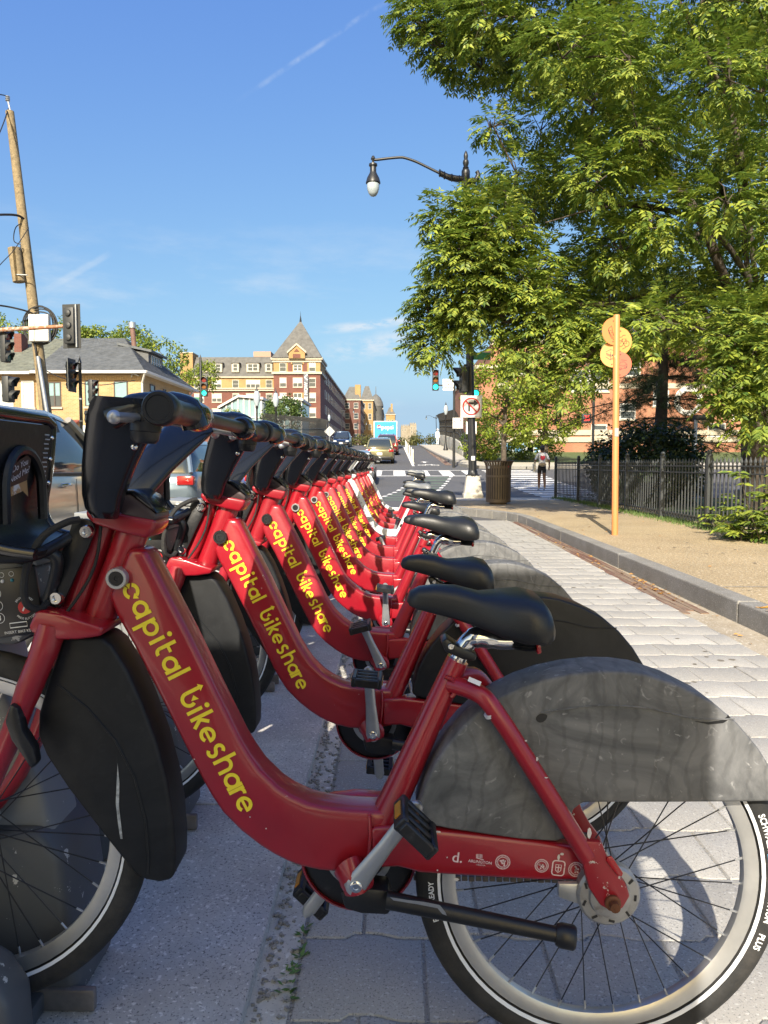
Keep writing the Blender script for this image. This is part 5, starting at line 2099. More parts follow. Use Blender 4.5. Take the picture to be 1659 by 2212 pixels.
# ---- orange way-finding pole
OY = 9.75
ob = px(1328, 1155, OY)
way = thing('wayfinding_pole', 'slim orange pole with four round cut-out discs standing on the sidewalk', 'sign pole', (ob.x, OY, SW))
ot = px(1332, 680, OY)
MB().tube([(ob.x, OY, SW - .004), V((ot.x, OY, ot.z - .012)), V((ot.x, OY, ot.z))], [.041, .041, .034], 20).build('pole', M_ORANGE, way)
wp = MB()
wp.cbox(px(1330, 934, OY) + V((0, -.0415, 0)), (.05, .002, .11))
wp.build('worn_patch', M_GALV, way)
discs = [(1326, 716, .178, -1, M_ORANGE, 14), (1337, 737, .180, 1, mat('light_orange_paint', (.66, .29, .085), .5, var=.08, scale=4), 8), (1324, 765, .170, -1, MATS['light_orange_paint'], -10), (1335, 788, .165, 1, M_REDORANGE, -16)]


def icon(k, f):
    q = MB()
    w = .007
    if k == 0:      # shoe
        stroke(q, [(-.06, .07), (-.105, .03), (-.09, -.02), (-.05, -.075), (-.01, -.10), (.0, -.085), (-.03, -.05), (-.05, .01), (-.06, .06)], w, f)
        for j in range(4):
            stroke(q, [(-.085 + j * .012, .01 - j * .022), (-.055 + j * .012, .0 - j * .02)], w * .8, f)
        stroke(q, [(-.11, .02), (-.095, -.03), (-.06, -.09), (-.01, -.115)], w, f)
    elif k == 1:    # bicycle
        for cx in (.045, .125):
            stroke(q, arc(cx, -.03, .036, 0, 340, 18), w, f, close=True)
        stroke(q, [(.045, -.03), (.065, .03), (.115, .03), (.085, -.03), (.065, .03)], w, f)
        stroke(q, [(.085, -.03), (.125, -.03), (.115, .035)], w, f)
        stroke(q, [(.03, .05), (.06, .055), (.075, .075), (.11, .08)], w, f)
        stroke(q, [(.07, -.10), (.12, -.075)], w, f)
    elif k == 2:    # bus
        poly2(q, [(-.045, -.01), (-.012, .012), (-.012, -.012), (-.045, -.034)], f)
        stroke(q, [(-.12, .03), (-.06, .06), (-.01, .045), (-.01, -.05), (-.055, -.075), (-.12, -.03)], w, f)
        for j in range(4):
            poly2(q, [(-.115 + j * .015, .02 - j * .006), (-.105 + j * .015, .016 - j * .006), (-.095 + j * .015, -.02 - j * .006), (-.105 + j * .015, -.014 - j * .006)], f)
        stroke(q, [(-.055, .03), (-.055, -.07)], w, f)
        stroke(q, [(-.05, -.055), (-.015, -.04)], w, f)
    else:           # car
        stroke(q, [(.02, -.02), (.045, .03), (.09, .035), (.125, .0), (.125, -.03), (.10, -.05), (.04, -.06), (.02, -.02)], w, f)
        stroke(q, [(.03, -.01), (.08, -.02), (.12, .0)], w, f)
        for cx, cy in ((.045, -.055), (.11, -.035)):
            stroke(q, arc(cx, cy, .014, 0, 340, 10), w, f, close=True)
        stroke(q, [(.05, .06), (.12, .05)], w, f)
    return q


for k, (x, y, r, sgn, m, yaw) in enumerate(discs):
    c = px(x, y, OY)
    c = V((ob.x + (ot.x - ob.x) * .9, OY, c.z))
    Mr = Matrix.Rotation(R(yaw), 4, 'Z')
    pts = [(sgn * (.036 + .0), r * .98)] + [(sgn * (.030 + r * math.cos(R(a))), r * math.sin(R(a))) for a in range(84, -85, -12)] + [(sgn * .036, -r * .98)]
    pts = [(x_, z_) for x_, z_ in pts]
    mb = MB()
    mb.prism([c + Mr @ V((x_, -.004, z_)) for x_, z_ in pts], [c + Mr @ V((x_, .004, z_)) for x_, z_ in pts])
    dsk = mb.build('disc', m, way)
    ic = icon(k, lambda p: c + Mr @ V((p.x + sgn * .012, -.0048, p.y)))
    ic.build('cut_out', M_SIGNBLACK, dsk, fix=False, smooth=False)
    bo = MB()
    for z_ in (.13, -.13):
        bo.lathe([(.008, 0), (.008, .004), (.001, .005)], 8, Matrix.Translation(c + Mr @ V((sgn * .052, -.004, z_))) @ ROTX)
    bo.build('disc_bolts', M_SIGNBLACK, dsk)

# ---- park fence
fence = thing('park_fence', 'low dark iron picket fence with spear tips along the sidewalk', 'fence', (4.52, 8, SW))
FX = 4.55
posts = [7.0, 8.9, 10.75, 12.6, 14.5, 16.4, 18.3, 20.3]
pm = MB()
pm.box(-.034, .034, -.034, .034, -.02, 1.05)
pm.lathe([(.052, 1.05), (.052, 1.065), (.03, 1.075), (.042, 1.10), (.03, 1.13), (.002, 1.14)], 10)
pme = pm.mesh('post', angle=40)
pme.materials.append(M_FENCE)
km = MB()
km.box(-.009, .009, -.009, .009, .07, .93)
km.lathe([(.012, .93), (.022, .95), (.020, .965), (.001, 1.02)], 6)
kme = km.mesh('picket', angle=40)
kme.materials.append(M_FENCE)


def fx(y):
    return FX - (0 if y < 18.3 else (y - 18.3) * .06)


def put(name, me, loc, parent):
    o = bpy.data.objects.new(name, me)
    col.objects.link(o)
    o.parent = parent
    o.location = V(loc) - BASE[parent.name]
    return o


for i, y in enumerate(posts):
    put('post', pme, (fx(y), y, SW), fence)
    if i + 1 < len(posts):
        y2 = posts[i + 1]
        n = int((y2 - y) / .118)
        for k in range(1, n):
            yy = y + (y2 - y) * k / n
            put('picket', kme, (fx(yy), yy, SW), fence)
        for z in (.14, .80, .90):
            rl = MB()
            a, b = V((fx(y), y, SW + z)), V((fx(y2), y2, SW + z))
            rl.prism([a + V((-.014, 0, -.01)), a + V((.014, 0, -.01)), a + V((.014, 0, .01)), a + V((-.014, 0, .01))],
                     [b + V((-.014, 0, -.01)), b + V((.014, 0, -.01)), b + V((.014, 0, .01)), b + V((-.014, 0, .01))])
            rl.build('rail', M_FENCE, fence)

# ---- delineator posts along the bike lane
for k, (x, Y) in enumerate(((892, 49), (888.5, 53.5), (884.5, 59), (881, 65), (878, 72), (876, 79))):
    X = px(x, 980, Y).x
    o = thing('delineator_post', ('white flexible lane post nearest the crosswalk, first of the line', 'white flexible lane post, second from the crosswalk', 'white flexible lane post, third from the crosswalk',
                                  'white flexible lane post, fourth from the crosswalk', 'white flexible lane post, fifth from the crosswalk', 'white flexible lane post, last and farthest of the line')[k],
              'bollard', (X, Y, gz(Y)), 'lane posts along the bike lane', local=True)
    MB().lathe([(.14, .0), (.14, .03), (.05, .05), (.04, .1), (.04, .9), (.03, .93), (.002, .94)], 12).build('post', mat('lane_post_white', (.68, .66, .56), .6, var=.06), o)
    MB().lathe([(.0415, .72), (.0415, .82)], 12, caps=False).build('band', M_STRIPE, o)

# ---- left: utility pole and its gear
UY = 25
up = thing('utility_pole', 'leaning weathered wooden utility pole', 'utility pole', V((px(118, 1003, UY).x, UY, gz(UY))))
pb, pt = V((px(120, 1040, UY).x, UY, gz(UY))), px(21, 241, UY)
pts = [pb.lerp(pt, i / 8) for i in range(9)]
MB().tube(pts, [.20 - .0085 * i for i in range(9)], 14).build('pole', M_WOOD, up)
ins = MB()
ins.tube([px(23, 243, UY), px(17, 218, UY)], .03, 8)
ins.build('pin', M_GALV, up)
mb = MB()
for k in range(3):
    mb.sphere(px(16.5, 217 - k * 4, UY), .075, 10, 6, (1, 1, .45))
mb.build('insulator', M_GALV, up)
stub = thing('pole_stub', 'sawn-off length of old pole strapped beside the utility pole', 'wood stub', px(50, 614, UY))
MB().tube([px(50, 613, UY) + V((0, -.25, 0)), px(39, 541, UY) + V((0, -.25, 0))], .20, 14).build('log', M_WOOD, stub)
st_ = MB()
st_.tube([px(35, 593, UY - .45), px(60, 594, UY - .45)], .02, 6)
st_.tube([px(35, 593, UY - .45), px(34, 594, UY + .2)], .02, 6)
st_.build('strap', M_GALV, stub)
jb = thing('junction_box', 'cream white junction box on the utility pole below the cable coil', 'junction box', px(86, 738, UY))
c = px(86, 709, UY - .28)
MB().cbox(c, (.66, .22, .88)).build('cabinet', M_BOXWHITE, jb, bevel=.03)
dr = MB()
dr.cbox(c + V((0, -.115, 0)), (.58, .012, .80))
dr.build('door', M_BOXWHITE, jb, bevel=.01)
coil = thing('cable_coil', 'coil of black cable hung behind the white junction box', 'cable', px(88, 720, UY))
mb = MB()
for k in range(7):
    c = px(86 + rnd.uniform(-3, 3), 706 + rnd.uniform(-5, 5), UY - .16 + k * .01)
    rx, rz = .50 + rnd.uniform(-.07, .07), .56 + rnd.uniform(-.08, .08)
    P = [c + V((rx * math.cos(a), 0, rz * math.sin(a))) for a in [i * 2 * PI / 28 for i in range(29)]]
    mb.tube(P, .022, 6)
mb.build('coil', M_WIRE, coil)
cd = thing('conduit', 'grey conduit pipes running down the utility pole', 'conduit', V((px(112, 1003, UY).x, UY - .3, gz(UY))))
MB().tube([px(82, 770, UY - .25), px(100, 880, UY - .25), px(116, 1000, UY - .25)], .065, 10).build('pipe', M_GALV, cd)
MB().tube([px(75, 740, UY - .2), px(92, 860, UY - .25), px(106, 1000, UY - .25)], .035, 8).build('pipe', M_WIRE, cd)


def wire(label, pts, r=.018, Yt=UY):
    o = thing('overhead_wire', label, 'wire', V(pts[0]), 'overhead wires at the utility pole')
    MB().tube(smooth_path(pts, 8), r, 5).build('strand', M_WIRE, o)


wire('thin wire running off from the tip of the utility pole', [px(16, 212, UY), px(5, 205, UY), px(-120, 190, 20)])
wire('wire slanting down left from just below the pole top', [px(18, 235, UY), px(0, 285, 24), px(-60, 420, 22)])
wire('thick cable bundle meeting the utility pole at mid height', [px(56, 478, UY), px(40, 466, UY - .3), px(0, 464, 24), px(-90, 470, 22)], .04)
wire('loose looping wire hanging below the cable bundle', [px(58, 480, UY), px(35, 490, UY - .3), px(30, 520, UY - .3), px(45, 530, UY - .3), px(36, 548, UY - .3), px(48, 560, UY - .2)], .016)
wire('guy wire sloping down left beneath the cable bundle', [px(62, 492, UY), px(30, 540, 24), px(0, 572, 23), px(-60, 640, 22)], .014)
wire('low cable reaching the pole above the junction box', [px(78, 680, UY), px(50, 670, 24.5), px(0, 660, 24), px(-80, 655, 22)], .03)
wire('cable drooping from the pole towards the tan brick house', [px(98, 800, UY), px(140, 818, 30), px(210, 832, 36), px(292, 822, 41)], .02)

# mast arm with signals
MY = 21
mast = thing('signal_mast', 'rusty horizontal mast arm reaching in from the left in front of the junction box', 'mast arm', V((px(-150, 1003, MY).x, MY, gz(MY))))
MB().tube([px(-150, 722, MY), px(0, 713, MY), px(150, 704, MY)], [.085, .065, .05], 12).build('arm', M_RUSTY, mast)
MB().tube([V((px(-150, 1003, MY).x, MY, 0)), px(-150, 690, MY)], .12, 12).build('pole', M_POLE, mast)
signal('dark traffic signal with backplate seen from behind at the end of the rusty mast arm', px(155, 705, MY - .1), 1.0, 172, 3, None, True)
signal('dark signal head facing right, hanging at the picture edge under the mast arm', px(16, 749, MY + .2), .88, 82, 3)
signal('two-box walk signal facing right below the mast arm', px(24, 841, MY + 1), .76, 86, 2)
PY = 27
sp_ = thing('signal_post', 'slim dark signal post in front of the tan brick house', 'pole', V((px(178, 1003, PY).x, PY, gz(PY))))
MB().lathe([(.11, 0), (.11, .3), (.07, .35), (.06, 2.2), (.055, 4.7), (.07, 4.72), (.03, 4.86), (.002, 5.0)], 12, Matrix.Translation((px(178, 1003, PY).x, PY, gz(PY)))).build('post', M_POLE, sp_)
mb = MB()
for z in (1.4, 2.0, 2.6, 3.4):
    mb.lathe([(.07, z), (.07, z + .05)], 10, Matrix.Translation((px(178, 1003, PY).x, PY, gz(PY))), caps=False)
mb.build('bands', M_GALV, sp_)
signal('signal head facing right on the left side of the slim post', px(156, 811, PY), .98, 84, 3, None, True)
signal('signal head facing right on the right side of the slim post', px(202, 846, PY - .3), .84, 84, 3)
signal('small walk signal low on the slim post above the parking sign', px(192, 900, PY), .45, 150, 2)
c = px(186, 934, PY - .12)
s = sheet_sign('parking_sign', 'narrow white parking sign on the slim signal post', c, .22, .50, M_SIGNWHITE)
q = MB()
for t, z in (('NO', .16), ('STANDING', .05), ('ANY', -.05), ('TIME', -.15)):
    m = text_mb(t, .055, lambda p, z=z: V((p.x, -.002, p.y + z)), sx=.75)
    q.add(m.v, m.f)
on_sign(s, mat('sign_grey_print', (.25, .27, .27), .5, var=.1), 'lettering', mb=q)
# green signal in front of the apartment block
GY = 43
sp2 = thing('signal_post', 'slim dark signal post before the brick apartment block', 'pole', V((px(436.5, 1003, GY).x, GY, gz(GY))))
X_ = px(436.5, 1003, GY).x
zt = px(436, 766, GY).z
MB().tube([(X_, GY, gz(GY)), (X_, GY, zt - .2), (X_, GY, zt)], [.09, .065, .01], 10).build('post', M_POLE, sp2)
signal('green-lit traffic signal standing before the yellow and red apartment block', px(441, 835, GY - .2), 1.12, 0, 3, 2)
c = px(411, 861, GY + .6)
s = sheet_sign('street_name_sign', 'small green street name blade beside the green-lit signal post', px(420, 862, GY), .55, .20, MATS['sign_green'])
# bridge railing on the right: low painted wall and curved black mesh above it
par = thing('bridge_parapet', 'curved concrete bridge parapet with black mesh railing and a patch of graffiti', 'parapet', (5.4, 57, gz(57)))
wall = MB()
PXY = [(5.25, 56.0, .25), (5.3, 58, .7), (5.35, 61, 1.15), (5.4, 66, 1.3), (5.5, 74, 1.35), (5.6, 84, 1.4), (5.7, 95, 1.4)]
rings = []
for x, y, h in PXY:
    z = gz(y)
    rings.append([V((x, y, z)), V((x + .35, y, z)), V((x + .35, y, z + h)), V((x, y, z + h))])
wall.loft(rings)
wall.build('wall', mat('graffiti_wall', (.42, .40, .34), .8, var=.15, scale=2, wear=(.10, .42, .40), wscale=1.6, wpos=(.6, .66)), par, bevel=.03)
ms = MB()
for i in range(60):
    t = i / 59
    y = 56 + t * 39
    f = (y - 56) / 39
    x = 5.3 + .4 * f
    hw = 0.25 + 1.1 * min(1, max(0, (y - 56) / 7))
    top = 2.0 + .5 * min(1, max(0, (y - 56) / 7))
    z = gz(y)
    ms.tube([(x + .15, y, z + hw - .1), (x + .15, y, z + hw + top * .6), (x + .02, y, z + hw + top * .85), (x - .25, y, z + hw + top)], .028, 5)
for hk in (.25, .5, .75):
    P = []
    for i in range(20):
        y = 56 + i / 19 * 39
        f = (y - 56) / 39
        hw = 0.25 + 1.1 * min(1, max(0, (y - 56) / 7))
        top = 2.0 + .5 * min(1, max(0, (y - 56) / 7))
        P.append((5.45 + .4 * f, y, gz(y) + hw + top * hk * .8))
    ms.tube(P, .03, 5)
ms.build('mesh_railing', M_POLE, par)
fl = MB()
for i in range(46):
    y = 47 + i * .2
    fl.tube([(4.95 + (y - 47) * .035, y, gz(y) + .1), (4.95 + (y - 47) * .035, y, gz(y) + 1.5)], .022, 5)
for h_ in (.3, 1.4):
    fl.tube([(4.95, 47, gz(47) + h_), (5.27, 56, gz(56) + h_)], .03, 6)
fo = fl.build('end_railing', M_POLE, par)
# hydrant-like black valve post and ledge in the park
led = thing('stone_ledge', 'pale low stone ledge in the park seen through the fence', 'ledge', (9.4, 16, .15))
MB().box(7.4, 10.4, 15.7, 16.2, .15, .55).build('block', M_CONC, led, bevel=.03)
# grass along the fence foot
mb = MB()
for i in range(5200):
    y = rnd.uniform(6.5, 20.3)
    x = fx(y) + rnd.gauss(.02, .11)
    h = rnd.uniform(.03, .10)
    a = rnd.uniform(0, 6.28)
    w_ = .006
    d = V((math.cos(a), math.sin(a), 0))
    t = V((rnd.gauss(0, .03), rnd.gauss(0, .03), h))
    p = V((x, y, SW - .01))
    mb.add([p - d * w_, p + d * w_, p + t], [(0, 1, 2)])
o = mb.build('grass', mat('grass_blade', (.10, .16, .035), .7, var=.35, scale=2), None, fix=False, smooth=False)
tag(o, 'short ragged grass growing along the foot of the fence', 'grass', kind='stuff')
# ------------------------------------------------------------------ buildings
def brickmat(name, c1, c2, mortar, scale=1.0, rough=.85, bw=.215, bh=.075):
    m = bpy.data.materials.new(name)
    m.use_nodes = True
    N, L = m.node_tree.nodes, m.node_tree.links
    b = N['Principled BSDF']
    b.inputs['Roughness'].default_value = rough
    g = N.new('ShaderNodeNewGeometry')
    sx = N.new('ShaderNodeSeparateXYZ')
    L.new(g.outputs['Position'], sx.inputs[0])
    ad = N.new('ShaderNodeMath')
    ad.operation = 'ADD'
    L.new(sx.outputs['X'], ad.inputs[0])
    L.new(sx.outputs['Y'], ad.inputs[1])
    cb = N.new('ShaderNodeCombineXYZ')
    L.new(ad.outputs[0], cb.inputs['X'])
    L.new(sx.outputs['Z'], cb.inputs['Y'])
    br = N.new('ShaderNodeTexBrick')
    br.inputs['Color1'].default_value = (*c1, 1)
    br.inputs['Color2'].default_value = (*c2, 1)
    br.inputs['Mortar'].default_value = (*mortar, 1)
    br.inputs['Scale'].default_value = scale
    br.inputs['Brick Width'].default_value = bw
    br.inputs['Row Height'].default_value = bh
    br.inputs['Mortar Size'].default_value = .008
    L.new(cb.outputs[0], br.inputs['Vector'])
    n = N.new('ShaderNodeTexNoise')
    n.inputs['Scale'].default_value = .6
    n.inputs['Detail'].default_value = 6
    L.new(g.outputs['Position'], n.inputs['Vector'])
    mr = N.new('ShaderNodeMapRange')
    mr.inputs[1].default_value, mr.inputs[2].default_value = .3, .75
    mr.inputs[3].default_value, mr.inputs[4].default_value = .82, 1.12
    L.new(n.outputs['Fac'], mr.inputs[0])
    mx = N.new('ShaderNodeMix')
    mx.data_type = 'RGBA'
    mx.blend_type = 'MULTIPLY'
    mx.inputs['Factor'].default_value = 1
    L.new(br.outputs['Color'], mx.inputs['A'])
    L.new(mr.outputs[0], mx.inputs['B'])
    L.new(mx.outputs['Result'], b.inputs['Base Color'])
    MATS[name] = m
    return m


M_TAN = brickmat('tan_brick', (.44, .295, .13), (.36, .225, .09), (.42, .34, .24))
M_TAN2 = brickmat('tan_brick_neighbour', (.40, .25, .10), (.33, .19, .075), (.38, .31, .22))
M_REDB = brickmat('red_brick', (.17, .052, .036), (.14, .042, .031), (.18, .115, .09))
M_REDDK = brickmat('dark_red_brick', (.15, .05, .036), (.12, .042, .032), (.17, .12, .10))
M_YELB = brickmat('yellow_brick', (.39, .235, .085), (.34, .20, .07), (.36, .27, .16))
M_ORGB = brickmat('orange_brick', (.36, .14, .075), (.31, .115, .06), (.36, .24, .17))
M_SLATE = mat('grey_shingle', (.105, .115, .125), .85, var=.28, scale=3, bump=.2, bscale=20)
M_SLATE2 = mat('green_grey_shingle', (.15, .16, .13), .85, var=.28, scale=3, bump=.2, bscale=20)
M_SLATEFAR = mat('weathered_roof', (.115, .113, .107), .85, var=.25, scale=1.2)
M_TRIM = mat('cream_trim', (.44, .39, .30), .6, var=.08, scale=3)
M_WTRIM = mat('white_trim', (.56, .55, .52), .6, var=.06, scale=3)
M_GLASS = mat('window_glass', (.05, .065, .075), .08, var=.25, scale=.7, spec=.8)
M_BLIND = mat('teal_blind', (.20, .33, .34), .6, var=.08, scale=6)
M_BLINDW = mat('white_blind', (.40, .41, .40), .6, var=.08, scale=6)
M_DARKFR = mat('dark_frame', (.06, .045, .04), .5, var=.1)
M_STONE = brickmat('grey_stone', (.33, .29, .22), (.26, .225, .17), (.22, .19, .15), bw=.6, bh=.3)
M_AWN = mat('red_awning', (.20, .05, .045), .7, var=.15, scale=5)


def window(parent, c, w, h, n, frame=M_WTRIM, pane=M_GLASS, blind=None, sash=True, sill=True, mull=0, fw=.06, part='window'):
    """window on a wall: c centre on the wall face, n outward unit vector; frame proud, panes set back inside it"""
    n = V(n)
    t = V((0, 0, 1)).cross(n)
    up_ = V((0, 0, 1))
    M = Matrix((t, up_, n)).transposed()      # local x along wall, y up, z out
    c = V(c)
    fr = MB()
    def bx(x0, x1, y0, y1, z0, z1, mb):
        mb.cbox(c + M @ V(((x0 + x1) / 2, (y0 + y1) / 2, (z0 + z1) / 2)), (x1 - x0, y1 - y0, z1 - z0), M)
    W, H = w / 2, h / 2
    bx(-W, W, H - fw, H, -.02, .05, fr)
    bx(-W, W, -H, -H + fw, -.02, .05, fr)
    bx(-W, -W + fw, -H + fw, H - fw, -.02, .05, fr)
    bx(W - fw, W, -H + fw, H - fw, -.02, .05, fr)
    if sash:
        bx(-W + fw, W - fw, -fw * .4, fw * .4, -.02, .04, fr)
    for k in range(mull):
        x = -W + w * (k + 1) / (mull + 1)
        bx(x - fw * .7, x + fw * .7, -H + fw, H - fw, -.02, .045, fr)
    f = fr.build(part, frame, parent, smooth=False)
    pn = MB()
    bx(-W + fw * .5, W - fw * .5, -H + fw * .5, H - fw * .5, .003, .012, pn)
    pn.build('pane', pane, f, smooth=False)
    if blind:
        bl_ = MB()
        bx(-W + fw, W - fw, -H * .1 if blind[1] == 'half' else -H + fw, H - fw, .014, .02, bl_)
        bl_.build('blind', blind[0], f, smooth=False)
    if sill:
        sl = MB()
        bx(-W - .08, W + .08, -H - .12, -H - .005, -.02, .1, sl)
        sl.build('sill', M_TRIM, f, smooth=False)
        if sill == 2:
            lt_ = MB()
            bx(-W - .06, W + .06, H + .005, H + .16, -.02, .06, lt_)
            lt_.build('lintel', M_TRIM, f, smooth=False)
    return f


def shingle_slope(name, m, parent, e0, e1, r0, r1, course=.17, wdt=.42, seed=1):
    """rows of overlapping shingles on a slope between eave e0-e1 and ridge r0-r1"""
    rg = random.Random(seed)
    e0, e1, r0, r1 = map(V, (e0, e1, r0, r1))
    nrm = (e1 - e0).cross(r0 - e0).normalized()
    if nrm.z < 0:
        nrm = -nrm
    H = max((r0 - e0).length, (r1 - e1).length)
    n = int(H / course)
    mb = MB()
    mb.add([e0, e1, r1, r0], [(0, 1, 2, 3)])
    for i in range(n):
        t0, t1 = i / n, min(1, (i + 1.12) / n)
        a, b = e0.lerp(r0, t0), e1.lerp(r1, t0)
        c, d = e0.lerp(r0, t1), e1.lerp(r1, t1)
        k = max(1, int((b - a).length / wdt))
        off = .5 * (i % 2)
        for j in range(-1, k + 1):
            s0, s1 = (j + off) / k, (j + off + .96) / k
            s0, s1 = max(0, s0), min(1, s1)
            if s1 - s0 < .2 / k:
                continue
            lift = .030 + rg.uniform(-.006, .006)
            p = [a.lerp(b, s0) + nrm * lift, a.lerp(b, s1) + nrm * lift, c.lerp(d, s1) + nrm * .012, c.lerp(d, s0) + nrm * .012]
            q = [a.lerp(b, s0), a.lerp(b, s1)]
            mb.add(p + q, [(0, 1, 2, 3), (0, 4, 5, 1)])
    o = mb.build(name, m, parent, smooth=False, fix=False)
    o['kind'] = 'stuff'
    return o


# ---- tan brick corner house on the left
HY = 42.0
hx = px(306, 900, HY).x
ex = px(322, 900, HY).x
zE = px(200, 805, HY).z
zR = px(200, 731, 47).z
lx = px(78, 900, HY).x
g0 = gz(42) - .6
house = thing('tan_brick_house', 'two-storey tan brick corner house with dark grey hipped shingle roof', 'house', (hx, HY, gz(HY)))
MB().box(lx + .01, hx, HY, 52.0, g0, zE - .05).build('wall', M_TAN, house, smooth=False)
sc = MB()
sc.box(lx + .01, hx + .04, HY - .05, HY - .002, zE - .42, zE - .12)
x = lx + .1
while x < hx:
    sc.box(x, x + .07, HY - .08, HY - .05, zE - .42, zE - .14)
    x += .14
sc.build('brick_frieze', M_TAN, house, smooth=False)
rx = px(269, 731, 47).x
roof = MB()
roof.add([(lx, HY - .5, zE), (ex, HY - .5, zE), (ex, 52.5, zE), (lx, 52.5, zE), (lx, 47, zR - .03), (rx, 47, zR - .03)], [(0, 1, 5, 4), (1, 2, 5), (2, 3, 4, 5), (3, 0, 4), (0, 3, 2, 1)])
ro = roof.build('roof', M_SLATE, house, smooth=False)
shingle_slope('shingles', M_SLATE, ro, (lx, HY - .5, zE), (ex, HY - .5, zE), (lx, 47, zR), (rx, 47, zR), seed=2)
shingle_slope('shingles', M_SLATE, ro, (ex, HY - .5, zE), (ex, 52.5, zE), (rx, 47, zR), (rx + .02, 47.02, zR), seed=3)
gt = MB()
gt.box(lx, ex + .1, HY - .62, HY - .5, zE - .10, zE + .06)
gt.build('gutter', M_WTRIM, house, bevel=.02)
gt = MB()
gt.box(ex, ex + .12, HY - .5, 52.5, zE - .10, zE + .06)
gt.build('gutter', M_WTRIM, house, bevel=.02)
so = MB()
so.box(lx, ex, HY - .5, HY - .001, zE - .06, zE - .02)
so.box(hx + .001, ex, HY - .5, 52.4, zE - .06, zE - .02)
so.build('soffit', M_WTRIM, house, smooth=False)
dp = MB()
dp.tube([(ex, HY - .55, zE - .05), (hx + .1, HY - .1, zE - .6), (hx + .08, HY - .1, gz(HY))], .06, 8)
dp.build('downpipe', M_WTRIM, house)
dp = MB()
dp.tube([(ex, 51.5, zE - .05), (hx + .1, 51.4, zE - .6), (hx + .1, 51.4, gz(50))], .06, 8)
dp.build('downpipe', M_WTRIM, house)
for x0, x1, y0, y1 in ((104, 133, 825, 879), (183, 214, 822, 878), (246, 277, 823, 881)):
    a, b = px(x0, y0, HY), px(x1, y1, HY)
    window(house, ((a.x + b.x) / 2, HY, (a.z + b.z) / 2), b.x - a.x, a.z - b.z, (0, -1, 0), M_DARKFR, M_GLASS, (M_BLIND, 'half' if x0 == 104 else 'full'), sash=False, mull=1 if x0 == 104 else 0)
for x, y0, y1, w in ((331, 831, 860, .9), (357, 841, 856, .55), (382, 849, 872, .9)):
    Y = hx / ((x - 850) / FPX)
    a, b = px(x, y0, Y), px(x, y1, Y)
    window(house, (hx, Y, (a.z + b.z) / 2), w, a.z - b.z, (1, 0, 0), M_DARKFR, M_GLASS)
for x in (-16, -19):
    window(house, (x, HY, gz(HY) + 2.0), 1.1, 1.4, (0, -1, 0), M_DARKFR, M_GLASS)
a, b = px(112, 911, HY), px(174, 923, HY)
aw = MB()
aw.prism([V((a.x, HY, a.z + .1)), V((b.x, HY, a.z + .1)), V((b.x, HY - 1.3, b.z)), V((a.x, HY - 1.3, b.z))], [V((a.x, HY, a.z)), V((b.x, HY, a.z)), V((b.x, HY - 1.3, b.z - .25)), V((a.x, HY - 1.3, b.z - .25))])
ao = aw.build('awning', M_AWN, house)
for x in (a.x + .15, b.x - .15):
    MB().tube([(x, HY - 1.2, b.z - .1), (x, HY - 1.2, gz(HY))], .07, 8).build('awning_post', M_DARKFR, house)
dr = MB()
cx = (a.x + b.x) / 2
dr.box(cx - .5, cx + .5, HY - .06, HY + .05, gz(HY), gz(HY) + 2.1)
dr.build('door', M_DARKFR, house)
mb = MB()
mb.tube([px(300, 812, HY - .15), px(286, 806, HY - .2), px(284, 815, HY - .2)], .04, 6)
mb.build('service_mast', M_GALV, house)
# dormer on the side slope
zd0, zd1 = px(330, 801, 47).z, px(330, 757, 47).z
dm = MB()
dX0, dX1 = rx + .6, ex - 1.15
dm.box(dX0, dX1, 45.6, 48.4, zd0 - .3, zd1 - .25)
d_ = dm.build('dormer', mat('dormer_siding', (.12, .125, .13), .8, var=.15, scale=5), house, smooth=False)
rf = MB()
rf.prism([V((dX0 - .5, 45.4, zd1 + .25)), V((dX1 + .25, 45.4, zd1 - .2)), V((dX1 + .25, 48.6, zd1 - .2)), V((dX0 - .5, 48.6, zd1 + .25))],
         [V((dX0 - .5, 45.4, zd1 + .10)), V((dX1 + .25, 45.4, zd1 - .34)), V((dX1 + .25, 48.6, zd1 - .34)), V((dX0 - .5, 48.6, zd1 + .10))])
rf.build('dormer_roof', M_SLATE, d_)
window(house, (dX1, 47, zd0 + .45), 1.9, .8, (1, 0, 0), M_WTRIM, M_GLASS, mull=3, sill=False, sash=True)
cp_ = MB()
cp_.tube([(rx + .9, 46.3, zR - 1.2), (rx + .75, 46.3, zR + .55)], .16, 10)
ch_ = cp_.build('chimney_pipe', mat('brown_flue', (.16, .09, .07), .7, var=.2, scale=4), house)
MB().tube([(rx + .75, 46.3, zR + .5), (rx + .74, 46.3, zR + .85)], .22, 10).build('flue_cap', M_GALV, ch_)

# ---- neighbour house at the picture edge
nb = thing('neighbour_house', 'tan brick neighbour house with white window frames and greenish shingle roof at the edge', 'house', (lx - 3, HY, gz(HY)))
L0 = lx - 14
MB().box(L0, lx - .01, HY - .02, 52, g0, zE - .05).build('wall', M_TAN2, nb, smooth=False)
rf = MB()
rf.add([(L0, HY - .5, zE - .02), (lx - .02, HY - .5, zE - .02), (lx - .02, 52.5, zE - .02), (L0, 52.5, zE - .02), (L0, 47, zR - .05), (lx - .02, 47, zR - .05)], [(0, 1, 5, 4), (1, 2, 5), (2, 3, 4, 5), (3, 0, 4), (0, 3, 2, 1)])
r2 = rf.build('roof', M_SLATE2, nb, smooth=False)
shingle_slope('shingles', M_SLATE2, r2, (L0, HY - .5, zE - .02), (lx - .02, HY - .5, zE - .02), (L0, 47, zR - .02), (lx - .02, 47, zR - .02), course=.2, wdt=.5, seed=5)
gt = MB()
